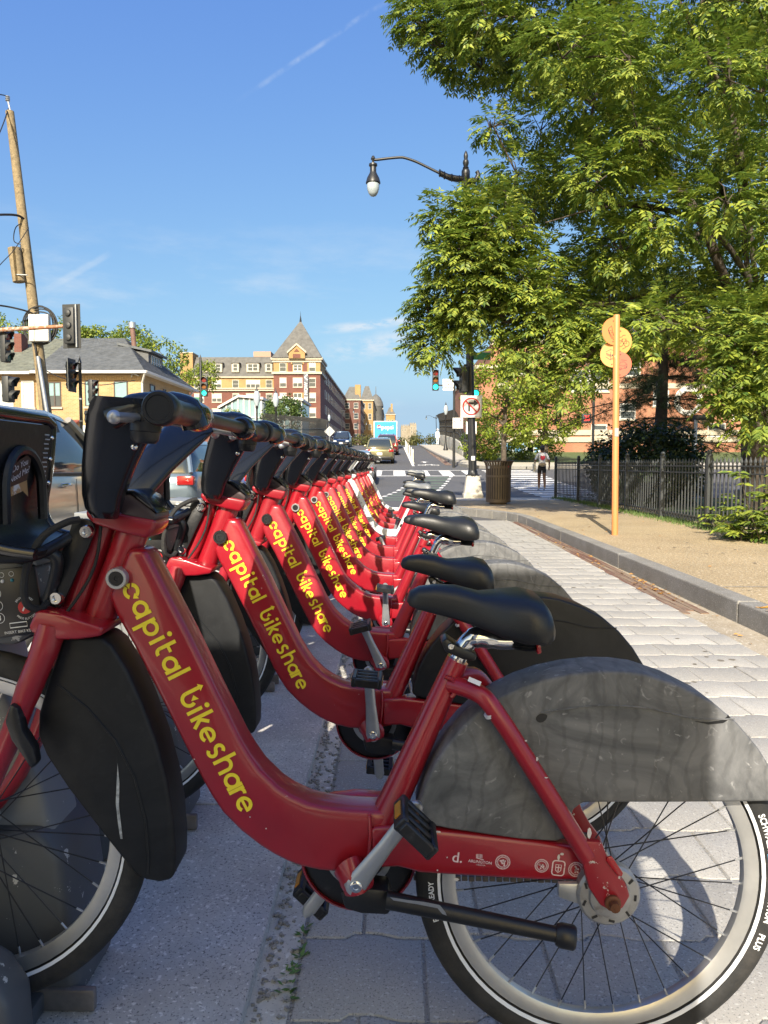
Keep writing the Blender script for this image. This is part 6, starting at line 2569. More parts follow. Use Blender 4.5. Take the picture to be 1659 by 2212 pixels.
gt.box(L0, lx - .02, HY - .62, HY - .5, zE - .14, zE + .02)
gt.build('gutter', M_WTRIM, nb, bevel=.02)
for x0, x1 in ((-12, 30), (46, 75)):
    a, b = px(x0, 822, HY - .02), px(x1, 880, HY - .02)
    window(nb, ((a.x + b.x) / 2, HY - .02, (a.z + b.z) / 2), b.x - a.x, a.z - b.z, (0, -1, 0), M_WTRIM, M_GLASS, (M_BLINDW, 'full'), sash=True, mull=1 if x0 < 0 else 0, fw=.1)
c_ = MB()
c_.box(px(38, 760, 45).x, px(54, 760, 45).x, 44.6, 45.4, zE + .8, zR - .1)
c_.build('chimney', M_REDB, nb, smooth=False)

# ---- apartment block with the pyramid tower
AY = 150.0
S = AY / FPX


def aX(x, Y=AY):
    return (x - 850) * Y / FPX


def aZ(y, Y=AY):
    return 1.09 + (1003 - y) * Y / FPX


apt = thing('apartment_block', 'red and yellow brick apartment block with a steep pyramid-roofed corner tower', 'apartment building', (aX(640), AY, gz(AY)))
gA = gz(AY) - 1
MB().box(aX(593), aX(693), AY, AY + 10, gA, aZ(808)).build('tower_wall', M_REDB, apt, smooth=False)
MB().box(aX(593) - .02, aX(693) + .02, AY - .02, AY + 10.02, aZ(808), aZ(778)).build('tower_top_storey', M_YELB, apt, smooth=False)
for y, pr, m in ((808, .35, M_TRIM), (778, .5, M_TRIM), (783, .25, M_TRIM)):
    mb = MB()
    mb.box(aX(593) - pr, aX(693) + pr, AY - pr, AY + 10 + pr, aZ(y) - .2, aZ(y) + .25)
    mb.build('cornice', m, apt, smooth=False)
for x in (628.5, 660):
    mb = MB()
    mb.box(aX(x - 4.5), aX(x + 4.5), AY - .08, AY + .05, aZ(806), aZ(786))
    mb.build('panel', M_REDB, apt, smooth=False)
ap = V((aX(651.6, AY + 5), AY + 5, aZ(697, AY + 5)))
x0, x1 = aX(590), aX(697)
mb = MB()
mb.add([(x0, AY - .7, aZ(776)), (x1, AY - .7, aZ(776)), (x1, AY + 10.7, aZ(776)), (x0, AY + 10.7, aZ(776)), ap], [(0, 1, 4), (1, 2, 4), (2, 3, 4), (3, 0, 4), (0, 3, 2, 1)])
tr = mb.build('tower_roof', M_SLATEFAR, apt, smooth=False)
MB().lathe([(.25, -.3), (.15, .4), (.05, 1.0), (.01, 1.9)], 8, Matrix.Translation(ap)).build('spire', M_POLE, tr)
# gabled dormer on the tower
gx0, gx1, gm = aX(627), aX(661.5), aX(644)
mb = MB()
mb.add([(gx0, AY - .9, aZ(778)), (gx1, AY - .9, aZ(778)), (gx1, AY - .9, aZ(766)), (gm, AY - .9, aZ(751)), (gx0, AY - .9, aZ(766)), (gx0, AY + 4, aZ(778)), (gx1, AY + 4, aZ(778)), (gx1, AY + 4, aZ(766)), (gm, AY + 4, aZ(751)), (gx0, AY + 4, aZ(766))],
       [(0, 1, 2, 3, 4), (5, 9, 8, 7, 6), (1, 6, 7, 2), (0, 4, 9, 5)])
gd = mb.build('gable', M_YELB, apt, smooth=False)
for a, b in (((gx0 - .3, aZ(768)), (gm, aZ(750.5))), ((gx1 + .3, aZ(768)), (gm, aZ(750.5)))):
    q = MB()
    q.prism([V((a[0], AY - 1.15, a[1])), V((b[0], AY - 1.15, b[1])), V((b[0], AY - 1.15, b[1] + .4)), V((a[0], AY - 1.15, a[1] + .4))], [V((a[0], AY + 4, a[1])), V((b[0], AY + 4, b[1])), V((b[0], AY + 4, b[1] + .4)), V((a[0], AY + 4, a[1] + .4))])
    q.build('gable_trim', M_TRIM, gd, smooth=False)
mb = MB()
mb.add([(aX(636), AY - .97, aZ(777)), (aX(652), AY - .97, aZ(777)), (aX(652), AY - .97, aZ(769)), (aX(636), AY - .97, aZ(769))], [(0, 1, 2, 3)])
mb.add([(aX(638), AY - .97, aZ(764)), (aX(650), AY - .97, aZ(764)), (aX(644), AY - .97, aZ(757.5))], [(0, 1, 2)])
mb.build('gable_panel', M_REDB, gd, smooth=False)
# tower windows
for ci, x in enumerate((613, 644.5, 676)):
    for ri, y in enumerate((795.5, 828.5, 860.5, 892.5, 924.5)):
        z = aZ(y)
        if ci == 1 and ri >= 2:
            continue
        if ci == 1 and ri == 0:
            window(apt, (aX(x), AY - .03, aZ(797)), 1.7, 1.35, (0, -1, 0), M_WTRIM, M_GLASS, mull=1, fw=.12)
            q = MB()
            pts = [(aX(x) + 1.05 * math.cos(a), AY - .06, aZ(789.5) + 1.05 * math.sin(a)) for a in [i * PI / 12 for i in range(13)]]
            q.extrude(pts, (0, -.1, 0))
            q.build('arch_window', M_GLASS, apt, smooth=False)
            q = MB()
            q.tube([(aX(x) + 1.2 * math.cos(a), AY - .1, aZ(789.5) + 1.2 * math.sin(a)) for a in [i * PI / 12 for i in range(13)]], .16, 6)
            q.build('arch_trim', M_YELB, apt)
            continue
        window(apt, (aX(x), AY - (.03 if ri == 0 else 0), z), 1.35 if ci != 1 else 1.9, 1.75, (0, -1, 0), M_WTRIM, M_GLASS, (M_BLINDW, 'half') if (ci + ri) % 3 else None, mull=0 if ci != 1 else 1, sill=2 if ri else True, fw=.075)
bay = MB()
bay.box(aX(635), aX(659), AY - .6, AY + .1, gA, aZ(850))
by = bay.build('bay', M_YELB, apt, smooth=False)
for y in (860.5, 892.5, 924.5):
    window(apt, (aX(645), AY - .6, aZ(y)), 1.7, 1.8, (0, -1, 0), M_WTRIM, M_GLASS, mull=1, fw=.1)
# banner
bn = thing('lease_banner', 'tall grey banner reading LEASE NOW hung down the brick tower', 'banner', (aX(663), AY - 1, aZ(926)))
MB().box(aX(658.5), aX(668), AY - .86, AY - .80, aZ(926), aZ(811)).build('cloth', mat('banner_grey', (.13, .14, .16), .7, var=.08, scale=1), bn, smooth=False)
q = text_mb('LEASE NOW', .92, lambda p: V((aX(663.3) - p.y, AY - .90, aZ(857) + p.x)), thick=.01, sx=1.05)
q2 = MB()
f_ = lambda p: V((aX(663.3) + p.x, AY - .90, aZ(818) + p.y))
stroke(q2, [(.30, .55), (-.25, 0), (.30, -.55)], .22, f_)
q.add(q2.v, q2.f)
q.build('banner_lettering', M_SIGNWHITE, bn, fix=False, smooth=False)
# left wing
WY = AY + 3
wl_, wr_ = aX(405, WY), aX(594, WY)
MB().box(wl_, wr_, WY, WY + 14, gA, aZ(841, WY)).build('wing_wall', M_REDB, apt, smooth=False)
MB().box(wl_, wr_, WY - .02, WY + 14, aZ(841, WY), aZ(817, WY)).build('wing_top_storey', M_YELB, apt, smooth=False)
for y in (841, 845, 817):
    mb = MB()
    mb.box(wl_ - .2, wr_, WY - .35, WY + 14.2, aZ(y, WY) - .1, aZ(y, WY) + .15)
    mb.build('cornice', M_TRIM, apt, smooth=False)
mb = MB()
mb.loft([[V((wl_ - .1, WY - .3, aZ(816, WY))), V((wr_ + .1, WY - .3, aZ(816, WY))), V((wr_ + .1, WY + 14.3, aZ(816, WY))), V((wl_ - .1, WY + 14.3, aZ(816, WY)))],
         [V((wl_ + .8, WY + 2.2, aZ(774, WY + 2.2))), V((wr_ + .1, WY + 2.2, aZ(774, WY + 2.2))), V((wr_ + .1, WY + 12, aZ(774, WY + 2.2))), V((wl_ + .8, WY + 12, aZ(774, WY + 2.2)))]])
mb.build('mansard_roof', M_SLATEFAR, apt, smooth=False)
for x, wd in ((442.5, 1.0), (469, 2.1), (511, 1.0), (548.6, 2.1), (582.6, 1.0)):
    d_ = MB()
    d_.box(aX(x, WY) - wd / 2 - .25, aX(x, WY) + wd / 2 + .25, WY - .1, WY + 2.5, aZ(806, WY), aZ(787, WY))
    do = d_.build('dormer', M_TRIM, apt, smooth=False)
    d_ = MB()
    d_.box(aX(x, WY) - wd / 2 - .4, aX(x, WY) + wd / 2 + .4, WY - .3, WY + 2.5, aZ(787, WY), aZ(785, WY))
    d_.build('dormer_roof', M_SLATEFAR, do, smooth=False)
    window(apt, (aX(x, WY), WY - .12, aZ(796, WY)), wd, 1.5, (0, -1, 0), M_WTRIM, M_GLASS, mull=1 if wd > 1.5 else 0, sill=False, fw=.1)
for y in (831, 861, 893, 924):
    for x, wd, mu in ((470, 2.0, 1), (511, 1.3, 0), (548.6, 2.9, 2), (583, 1.3, 0), (432, 2.0, 1)):
        window(apt, (aX(x, WY), WY - (.03 if y < 840 else 0), aZ(y, WY)), wd, 1.65, (0, -1, 0), M_WTRIM, M_GLASS, (M_BLINDW, 'half') if (int(x) + y) % 2 else None, mull=mu, sill=2 if y > 850 else True, fw=.075)
mb = MB()
mb.box(aX(390.5, WY), aX(418, WY), WY + .5, WY + 5, gA, aZ(763, WY))
cs = mb.build('stair_tower', M_YELB, apt, smooth=False)
mb = MB()
mb.box(aX(389.8, WY), aX(418.7, WY), WY + .4, WY + 5.1, aZ(764.5, WY), aZ(762.5, WY))
mb.build('coping', M_TRIM, cs, smooth=False)
mb = MB()
mb.box(aX(552, WY + 8), aX(589, WY + 8), WY + 7, WY + 11, aZ(775, WY + 8), aZ(763.5, WY + 8))
mb.build('plant_room', mat('pale_clay', (.36, .24, .18), .8, var=.1), apt, smooth=False)

# side along the street, stepping back
def street_block(label, xa, xb, Y0, Y1, ytop, yroof, wall, top=None, roof=M_SLATEFAR, rows=4, cols_front=2, cols_side=8, base_y=None, chim=None, name='street_block'):
    """block with a front towards the station between sight lines xa..xb at Y0 and a side running back to Y1"""
    X0, X1 = aX(xa, Y0), aX(xb, Y0)
    z0, z1, z2 = gz(Y0) - 1, aZ(ytop, Y0), aZ(yroof, Y0)
    o = thing(name, label, 'building', ((X0 + X1) / 2, Y0, gz(Y0)))
    MB().box(X0, X1, Y0, Y1, z0, z1).build('wall', wall, o, smooth=False)
    if top:
        h = (z1 - z0) / (rows + .5)
        MB().box(X0 - .03, X1 + .03, Y0 - .03, Y1, z1 - h, z1).build('top_storey', top, o, smooth=False)
    mb = MB()
    mb.box(X0 - .3, X1 + .35, Y0 - .35, Y1, z1 - .05, z1 + .35)
    mb.build('cornice', M_TRIM, o, smooth=False)
    mb = MB()
    dx = min(2.2, (X1 - X0) * .35)
    dy = min(3, (Y1 - Y0) * .35)
    mb.loft([[V((X0, Y0 - .2, z1 + .3)), V((X1 + .2, Y0 - .2, z1 + .3)), V((X1 + .2, Y1, z1 + .3)), V((X0, Y1, z1 + .3))],
             [V((X0 + dx, Y0 + dy, z2)), V((X1 - dx, Y0 + dy, z2)), V((X1 - dx, Y1 - dy, z2)), V((X0 + dx, Y1 - dy, z2))]])
    mb.build('roof', roof, o, smooth=False)
    zz0 = gz(Y0) + .6
    for r in range(rows):
        z = zz0 + (z1 - zz0) * (r + .5) / rows
        hh = (z1 - zz0) / rows * .55
        for c in range(cols_front):
            x = X0 + (X1 - X0) * (c + .5) / cols_front
            window(o, (x, Y0 - (.03 if top else 0), z), min(1.5, (X1 - X0) / cols_front * .5), hh, (0, -1, 0), M_WTRIM, M_GLASS, sill=True, fw=.08)
        for c in range(cols_side):
            y = Y0 + (Y1 - Y0) * (c + .5) / cols_side
            window(o, (X1 + (.03 if top else 0), y, z), 1.5, hh, (1, 0, 0), M_WTRIM, M_GLASS, sill=True, fw=.08)
    if chim:
        xa_, xb_, yt = chim
        mb = MB()
        mb.box(aX(xa_, Y0), aX(xb_, Y0), Y0 + 1, Y0 + 4, z0, aZ(yt, Y0))
        mb.build('chimney', M_YELB, o, smooth=False)
    return o


street_block('dark red brick terrace running back from the pyramid tower', 640, 697, 160.5, 236, 796, 768, M_REDDK, None, rows=5, cols_front=2, cols_side=18)
street_block('red brick block with grey roof and yellow chimney behind the terrace', 741, 779, 236, 262, 866, 835, M_REDDK, None, rows=5, cols_front=2, cols_side=4, chim=(767, 779, 832))
street_block('yellow brick block with tall grey roof on the far street', 779, 806, 266, 315, 867, 834, M_YELB, None, rows=5, cols_front=2, cols_side=6)
tb_ = street_block('orange brick block with round corner dome far down the street', 806, 826, 330, 390, 885, 868, M_ORGB, M_YELB, rows=3, cols_front=1, cols_side=5)
c_ = V((aX(812, 330), 331, aZ(880, 330)))
MB().lathe([(3.2, -14), (3.2, 0), (3.4, .3), (3.0, 2.2), (2.0, 4.2), (.6, 5.4), (.15, 5.8), (.1, 9)], 16, Matrix.Translation(c_)).build('dome', M_SLATEFAR, tb_)
street_block('small tan block with steep grey roof at the end of the street', 834, 853, 420, 470, 897, 880, M_YELB, None, rows=2, cols_front=2, cols_side=3, chim=(844, 848, 873))
# stone castle-like hall
KY = 400
kx0, kx1 = aX(866, KY), aX(898, KY)
ks_ = thing('stone_hall', 'grey stone hall with battlements on the horizon beside the truck', 'building', ((kx0 + kx1) / 2, KY, gz(KY)))
MB().box(kx0, kx1, KY, KY + 20, gz(KY) - 2, aZ(921, KY)).build('wall', M_STONE, ks_, smooth=False)
MB().box(aX(885, KY), aX(899, KY), KY - 2, KY + 8, gz(KY) - 2, aZ(917.5, KY)).build('tower', M_STONE, ks_, smooth=False)
for i in range(9):
    x = kx0 + (kx1 - kx0) * (i + .25) / 9
    zt = aZ(921, KY) if i < 5 else aZ(917.5, KY)
    MB().box(x, x + .55, KY - (.1 if i < 5 else 2.1), KY + 1, zt - .05, zt + .8).build('merlon', M_STONE, ks_, smooth=False)
for x, y in ((870, 929), (875, 929), (889, 926), (894, 926), (889, 934)):
    window(ks_, (aX(x, KY), KY - (0 if x < 884 else 2), aZ(y, KY)), .8, 1.6, (0, -1, 0), M_TRIM, M_GLASS, sill=False, fw=.15)
# glass canopies in front of the apartment block
def pavilion(label, xl, xr, Y, ytop, yside, ybase):
    o = thing('glass_pavilion', label, 'pavilion', (aX((xl + xr) / 2, Y), Y, gz(Y)))
    X0, X1 = aX(xl, Y), aX(xr, Y)
    Xm = X0 + (X1 - X0) * .45
    zt, zs, zb = aZ(ytop, Y), aZ(yside, Y), aZ(ybase, Y)
    mb = MB()
    mb.prism([V((X0, Y, zs)), V((Xm, Y, zt)), V((X1, Y, zt - .3)), V((X1, Y, gz(Y))), V((X0, Y, gz(Y)))], [V((X0, Y + 9, zs)), V((Xm, Y + 9, zt)), V((X1, Y + 9, zt - .3)), V((X1, Y + 9, gz(Y))), V((X0, Y + 9, gz(Y)))])
    mb.build('glazing', mat('canopy_glass', (.22, .33, .36), .12, var=.15, scale=.6, spec=.7), o, smooth=False)
    fr = MB()
    for a, b in (((X0 - .3, zs), (Xm, zt + .1)), ((Xm, zt + .1), (X1 + .3, zt - .2))):
        fr.prism([V((a[0], Y - .4, a[1])), V((b[0], Y - .4, b[1])), V((b[0], Y - .4, b[1] + .3)), V((a[0], Y - .4, a[1] + .3))], [V((a[0], Y + 9.4, a[1])), V((b[0], Y + 9.4, b[1])), V((b[0], Y + 9.4, b[1] + .3)), V((a[0], Y + 9.4, a[1] + .3))])
    fr.build('roof_edge', M_WTRIM, o, smooth=False)
    n = 7
    for i in range(n + 1):
        x = X0 + (X1 - X0) * i / n
        zz = zs + (zt - zs) * min(1, (x - X0) / (Xm - X0))
        m_ = MB()
        m_.box(x - .09, x + .09, Y - .12, Y - .002, gz(Y), zz - .02)
        m_.build('mullion', M_WTRIM, o, smooth=False)
    for k in (1, 2, 3):
        m_ = MB()
        z = zs - .2 - k * .9
        m_.box(X0, X1, Y - .10, Y - .003, z - .06, z + .06)
        m_.build('transom', M_WTRIM, o, smooth=False)
    return o


pavilion('glass pavilion with sloping roof left of the round street tree', 478, 566, 95, 861, 884, 940)
pavilion('second glass pavilion mostly hidden behind the round street tree', 566, 652, 100, 864, 888, 940)

# ---- orange brick school on the right
RY = 66
sch = thing('brick_school', 'long orange brick school building with pale bands behind the park trees', 'building', (18, RY, gz(RY)))
zt = aZ(746, RY)
MB().box(aX(1058, RY), 44, RY, RY + 20, gz(RY) - 1, zt).build('wall', M_ORGB, sch, smooth=False)
MB().box(aX(1026, RY - 3), aX(1058, RY - 3) + .5, RY - 3, RY + 20, gz(RY) - 1, aZ(797, RY - 3)).build('low_wing', M_ORGB, sch, smooth=False)
for y, pr in ((746, .25), (937, .12), (952, .12), (838, .06)):
    mb = MB()
    mb.box(aX(1058, RY) - .1, 44, RY - pr, RY + .01, aZ(y, RY) - .15, aZ(y, RY) + .3)
    mb.build('band', M_TRIM, sch, smooth=False)
mb = MB()
mb.box(aX(1026, RY - 3) - .1, aX(1058, RY - 3) + .6, RY - 3.2, RY + 20, aZ(799, RY - 3), aZ(792, RY - 3))
mb.build('band', M_TRIM, sch, smooth=False)
mb = MB()
mb.box(aX(1086, RY), aX(1114, RY), RY + .6, RY + 6, zt, aZ(734, RY))
mb.build('roof_house', M_TRIM, sch, smooth=False)
for x, y, w, h, m in ((1126, 778, 1.3, 1.2, M_DARKFR), (1126, 800, 1.3, 1.0, M_WTRIM), (1214, 778, 1.2, .7, M_WTRIM), (1268, 825, 3.4, 1.9, M_WTRIM), (1360, 800, 1.3, 1.3, M_WTRIM), (1192, 944, 1.0, .8, M_WTRIM), (1075, 820, 1.6, 2.0, M_DARKFR),
                      (1420, 862, 1.4, 1.4, M_WTRIM), (1535, 812, 1.4, 1.4, M_WTRIM), (1590, 890, 1.4, 1.4, M_WTRIM), (1540, 930, 1.6, 1.2, M_WTRIM), (1350, 890, 1.4, 1.4, M_WTRIM), (1290, 930, 1.4, 1.0, M_WTRIM), (1640, 780, 1.4, 1.4, M_WTRIM)):
    window(sch, (aX(x, RY), RY, aZ(y, RY)), w, h, (0, -1, 0), m, M_GLASS, mull=1 if w > 2 else 0, fw=.1)
for x, y in ((1478, 868), (1640, 860)):
    q = MB()
    c = V((aX(x, RY), RY - .12, aZ(y, RY)))
    stroke(q, arc(0, 0, 1.05, 40 if x > 1500 else 0, 320 if x > 1500 else 355, 28), .45, lambda p: c + V((p.x, 0, p.y)))
    q.build('round_letter', M_SIGNWHITE, sch, fix=False, smooth=False)
for i, (x, y, w, h) in enumerate(((1115, 972, 3.0, 1.6), (1150, 975, 1.2, 1.6))):
    window(sch, (aX(x, RY), RY - .02, aZ(y, RY)), w, h, (0, -1, 0), M_WTRIM, mat('mural_blue', (.10, .28, .5), .6, var=.4, scale=1.2, wear=(.62, .68, .7), wscale=1.3, wpos=(.5, .56)), sash=False, sill=False)
# countdown signal and hooded lamp in the park
cdp = thing('countdown_signal', 'black walk signal box showing a red countdown 25 between the park trees', 'walk signal', px(1268, 925, 33), local=False)
c = px(1267, 904, 33)
MB().cbox(c, (.40, .2, .40)).build('box', M_HOUSING, cdp, bevel=.02)
q = text_mb('25', .34, lambda p: V((c.x + p.x, c.y - .105, c.z + p.y)), thick=.006, sx=.8)
q.build('digits', glow('red_led', (1.0, .05, .04), 1.3), cdp, fix=False, smooth=False)
MB().tube([(c.x + .3, 33, gz(33)), (c.x + .3, 33, c.z + 1.6)], .06, 8).build('post', M_POLE, cdp)
MB().tube([c + V((.1, 0, -.05)), (c.x + .3, 33, c.z - .05)], .03, 6).build('bracket', M_POLE, cdp)
hl = thing('hooded_lamp', 'short grey hooded path lamp in the park behind the fence', 'lamp', V((px(1503, 1003, 22).x, 22, .15)))
x_ = px(1503, 920, 22).x
MB().tube([(x_, 22, .15), (x_, 22, px(1503, 900, 22).z)], .045, 8).build('post', M_GALV, hl)
MB().box(x_ - .06, x_ + .42, 21.85, 22.15, px(1503, 907, 22).z, px(1503, 897, 22).z).build('hood', M_POLE, hl, bevel=.03)
# mirror railing on the left of the bridge
lp_ = thing('bridge_railing', 'curved black mesh railing on the far left side of the bridge', 'railing', (-9.1, 60, gz(60)))
ms = MB()
for i in range(90):
    y = 50 + i * .55
    x = -9.0
    z = gz(y)
    ms.tube([(x, y, z), (x, y, z + 2.2), (x + .1, y, z + 2.9), (x + .4, y, z + 3.3)], .03, 5)
ms.build('uprights', M_POLE, lp_)['kind'] = 'stuff'
ms = MB()
for h in (.3, 1.2, 2.1):
    ms.tube([(-9.0, 50 + k * 5, gz(50 + k * 5) + h) for k in range(11)], .035, 6)
ms.build('rails', M_POLE, lp_)
# stepped stoop with iron railing beside the corner house
stp = thing('stoop_railing', 'dark iron stair railing on the sloping pavement beside the tan house', 'railing', (-13, 40, gz(40)))
mb = MB()
for (xa, ya), (xb, yb) in (((352, 1000), (418, 972)), ((352, 1018), (418, 990))):
    mb.tube([px(xa, ya, 39), px(xb, yb, 41)], .05, 6)
for i in range(8):
    t = i / 7
    p = px(352 + 66 * t, 1000 - 28 * t, 39 + 2 * t)
    mb.tube([p, (p.x, p.y, gz(p.y))], .04, 6)
mb.build('railing', M_POLE, stp)
# ------------------------------------------------------------------ vegetation
def leafmat(name, c, ct, var=.45, rough=.5):
    m = bpy.data.materials.new(name)
    m.use_nodes = True
    N, L = m.node_tree.nodes, m.node_tree.links
    b = N['Principled BSDF']
    b.inputs['Roughness'].default_value = rough
    b.inputs['Specular IOR Level'].default_value = .35
    g = N.new('ShaderNodeNewGeometry')
    hs = N.new('ShaderNodeMix')
    hs.data_type = 'RGBA'
    lo = (c[0] * (1 - var), c[1] * (1 - var * .8), c[2] * (1 - var * .6))
    hi = (min(1, c[0] * (1 + var * 1.3)), min(1, c[1] * (1 + var * .7)), c[2] * (1 + var * .3))
    hs.inputs['A'].default_value = (*lo, 1)
    hs.inputs['B'].default_value = (*hi, 1)
    L.new(g.outputs['Random Per Island'], hs.inputs['Factor'])
    n = N.new('ShaderNodeTexNoise')
    n.inputs['Scale'].default_value = .9
    L.new(g.outputs['Position'], n.inputs['Vector'])
    mr = N.new('ShaderNodeMapRange')
    mr.inputs[1].default_value, mr.inputs[2].default_value = .3, .7
    mr.inputs[3].default_value, mr.inputs[4].default_value = .8, 1.2
    L.new(n.outputs['Fac'], mr.inputs[0])
    mm = N.new('ShaderNodeMix')
    mm.data_type = 'RGBA'
    mm.blend_type = 'MULTIPLY'
    mm.inputs['Factor'].default_value = 1
    L.new(hs.outputs['Result'], mm.inputs['A'])
    L.new(mr.outputs[0], mm.inputs['B'])
    L.new(mm.outputs['Result'], b.inputs['Base Color'])
    tr = N.new('ShaderNodeBsdfTranslucent')
    tr.inputs['Color'].default_value = (*ct, 1)
    mx = N.new('ShaderNodeMixShader')
    mx.inputs[0].default_value = .2
    L.new(b.outputs[0], mx.inputs[1])
    L.new(tr.outputs[0], mx.inputs[2])
    L.new(mx.outputs[0], N['Material Output'].inputs['Surface'])
    MATS[name] = m
    return m


M_LEAF = leafmat('walnut_leaf', (.155, .225, .038), (.27, .42, .06), .65)
M_LEAFY = leafmat('golden_green_leaf', (.18, .25, .030), (.34, .44, .05), .35)
M_LEAFD = leafmat('dark_shrub_leaf', (.030, .052, .016), (.06, .10, .02), .4, .45)
M_NEEDLE = leafmat('pine_needle', (.040, .060, .022), (.06, .09, .02), .4, .6)
M_LEAFM = leafmat('street_tree_leaf', (.075, .13, .035), (.16, .24, .05))
M_LEAFH = leafmat('hedge_leaf', (.10, .115, .035), (.2, .2, .05), .4)
M_BARK = mat('grey_brown_bark', (.070, .055, .042), .95, var=.4, scale=6, bump=.8, bscale=22, wear=(.19, .165, .125), wscale=5, wpos=(.55, .7))
M_BARKD = mat('dark_bark', (.045, .035, .028), .95, var=.3, scale=6, bump=.8, bscale=20)


def rvec(rg):
    while True:
        v = V((rg.uniform(-1, 1), rg.uniform(-1, 1), rg.uniform(-1, 1)))
        if .05 < v.length < 1:
            return v


def leaflet(vs, fs, p, d, nrm, L, w):
    s = d.cross(nrm)
    if s.length < 1e-6:
        return
    s = s.normalized() * w
    o = len(vs)
    q = p + d * (L * .45)
    vs += [tuple(p), tuple(q + s), tuple(p + d * L - nrm * (L * .12)), tuple(q - s)]
    fs.append((o, o + 1, o + 2, o + 3))


def compound(vs, fs, p, d, L, rg, pairs=5, size=1.0):
    """pinnate leaf: drooping stalk with paired leaflets"""
    side = d.cross(V((0, 0, 1)))
    side = side.normalized() if side.length > 1e-3 else V((1, 0, 0))
    nrm = side.cross(d).normalized()
    if nrm.z < 0:
        nrm = -nrm
    pos, cur = V(p), V(d)
    step = L / pairs
    for k in range(pairs):
        cur = (cur + V((0, 0, -.10))).normalized()
        pos = pos + cur * step
        ll = size * (.135 - .008 * k) * rg.uniform(.75, 1.25)
        for sg in (-1, 1):
            dd = (side * sg * .9 + cur * .55 + V((0, 0, -.18 + rg.uniform(-.2, .2)))).normalized()
            leaflet(vs, fs, pos, dd, (nrm + V((rg.uniform(-.35, .35), rg.uniform(-.6, .15), 0))).normalized(), ll, ll * .19)
    leaflet(vs, fs, pos, cur, nrm, size * .11, size * .018)


def simple_cluster(vs, fs, c, r, n, rg, L, w, flat=.8):
    for _ in range(n):
        v = rvec(rg)
        v.z *= flat
        p = V(c) + v * r
        d = (v.normalized() * .6 + rvec(rg) * .8 + V((0, 0, -.2))).normalized()
        nrm = (V((0, 0, 1)) + rvec(rg) * .8 + v * .5).normalized()
        s = L * rg.uniform(.7, 1.3)
        leaflet(vs, fs, p, d, nrm, s, s * w)


def mesh_from(name, vs, fs, m, parent, off):
    me = bpy.data.meshes.new(name)
    me.from_pydata([(x - off.x, y - off.y, z - off.z) for x, y, z in vs], [], fs)
    me.materials.append(m)
    o = bpy.data.objects.new(name, me)
    col.objects.link(o)
    o.parent = parent
    return o


class Skeleton:
    def __init__(self):
        self.p, self.par = [], []

    def node(self, p, par):
        self.p.append(V(p))
        self.par.append(par)
        return len(self.p) - 1

    def path(self, pts, par, n=4):
        for q in smooth_path([self.p[par]] + [V(x) for x in pts], n)[1:]:
            par = self.node(q, par)
        return par

    def reach(self, t, rg, root, step=.45):
        t = V(t)
        best, bd = 0, 1e9
        for i, q in enumerate(self.p):
            if i < root:
                continue
            d = (q - t).length
            up = max(0, q.z - t.z) * .9
            d2 = d + up + (q - self.p[root]).length * .12
            if d2 < bd:
                best, bd = i, d2
        a = self.p[best]
        L = (t - a).length
        n = max(2, int(L / step))
        cur = best
        for k in range(1, n + 1):
            s = k / n
            q = a.lerp(t, s) + V((rg.gauss(0, .06), rg.gauss(0, .06), math.sin(s * PI) * .12 * L * .5 + rg.gauss(0, .04)))
            cur = self.node(q, cur)
        return cur

    def build(self, mb, tip=.012, top=.4, power=2.3, cap=None):
        n = len(self.p)
        w = [0.0] * n
        kids = [[] for _ in range(n)]
        for i, q in enumerate(self.par):
            if q >= 0:
                kids[q].append(i)
        for i in range(n - 1, -1, -1):
            w[i] = (sum(w[k] ** power for k in kids[i]) ** (1 / power) + .0008) if kids[i] else tip
        sc = top / w[0]
        w0 = w[0]
        w = [max(tip, min(x * (1 + (sc - 1) * (x / w0) ** 2), top)) for x in w]
        done = [False] * n
        for i in range(n):
            if kids[i] and (self.par[i] < 0 or len(kids[self.par[i]]) > 1 or True):
                pass
        # chains following the thickest child
        starts = [0]
        while starts:
            s = starts.pop()
            chain = ([self.par[s]] if self.par[s] >= 0 else []) + [s]
            cur = s
            while kids[cur]:
                ks_ = sorted(kids[cur], key=lambda k: -w[k])
                starts += ks_[1:]
                cur = ks_[0]
                chain.append(cur)
            if len(chain) > 1:
                rs = [w[k] for k in chain]
                if self.par[s] >= 0:
                    rs[0] = min(rs[0], rs[1] * 1.15)
                mx = max(rs)
                mb.tube([self.p[k] for k in chain], rs, 10 if mx > .08 else (6 if mx > .03 else 4), caps=False)


def in_poly(x, y, P):
    c = False
    j = len(P) - 1
    for i in range(len(P)):
        if (P[i][1] > y) != (P[j][1] > y) and x < (P[j][0] - P[i][0]) * (y - P[i][1]) / (P[j][1] - P[i][1]) + P[i][0]:
            c = not c
        j = i
    return c


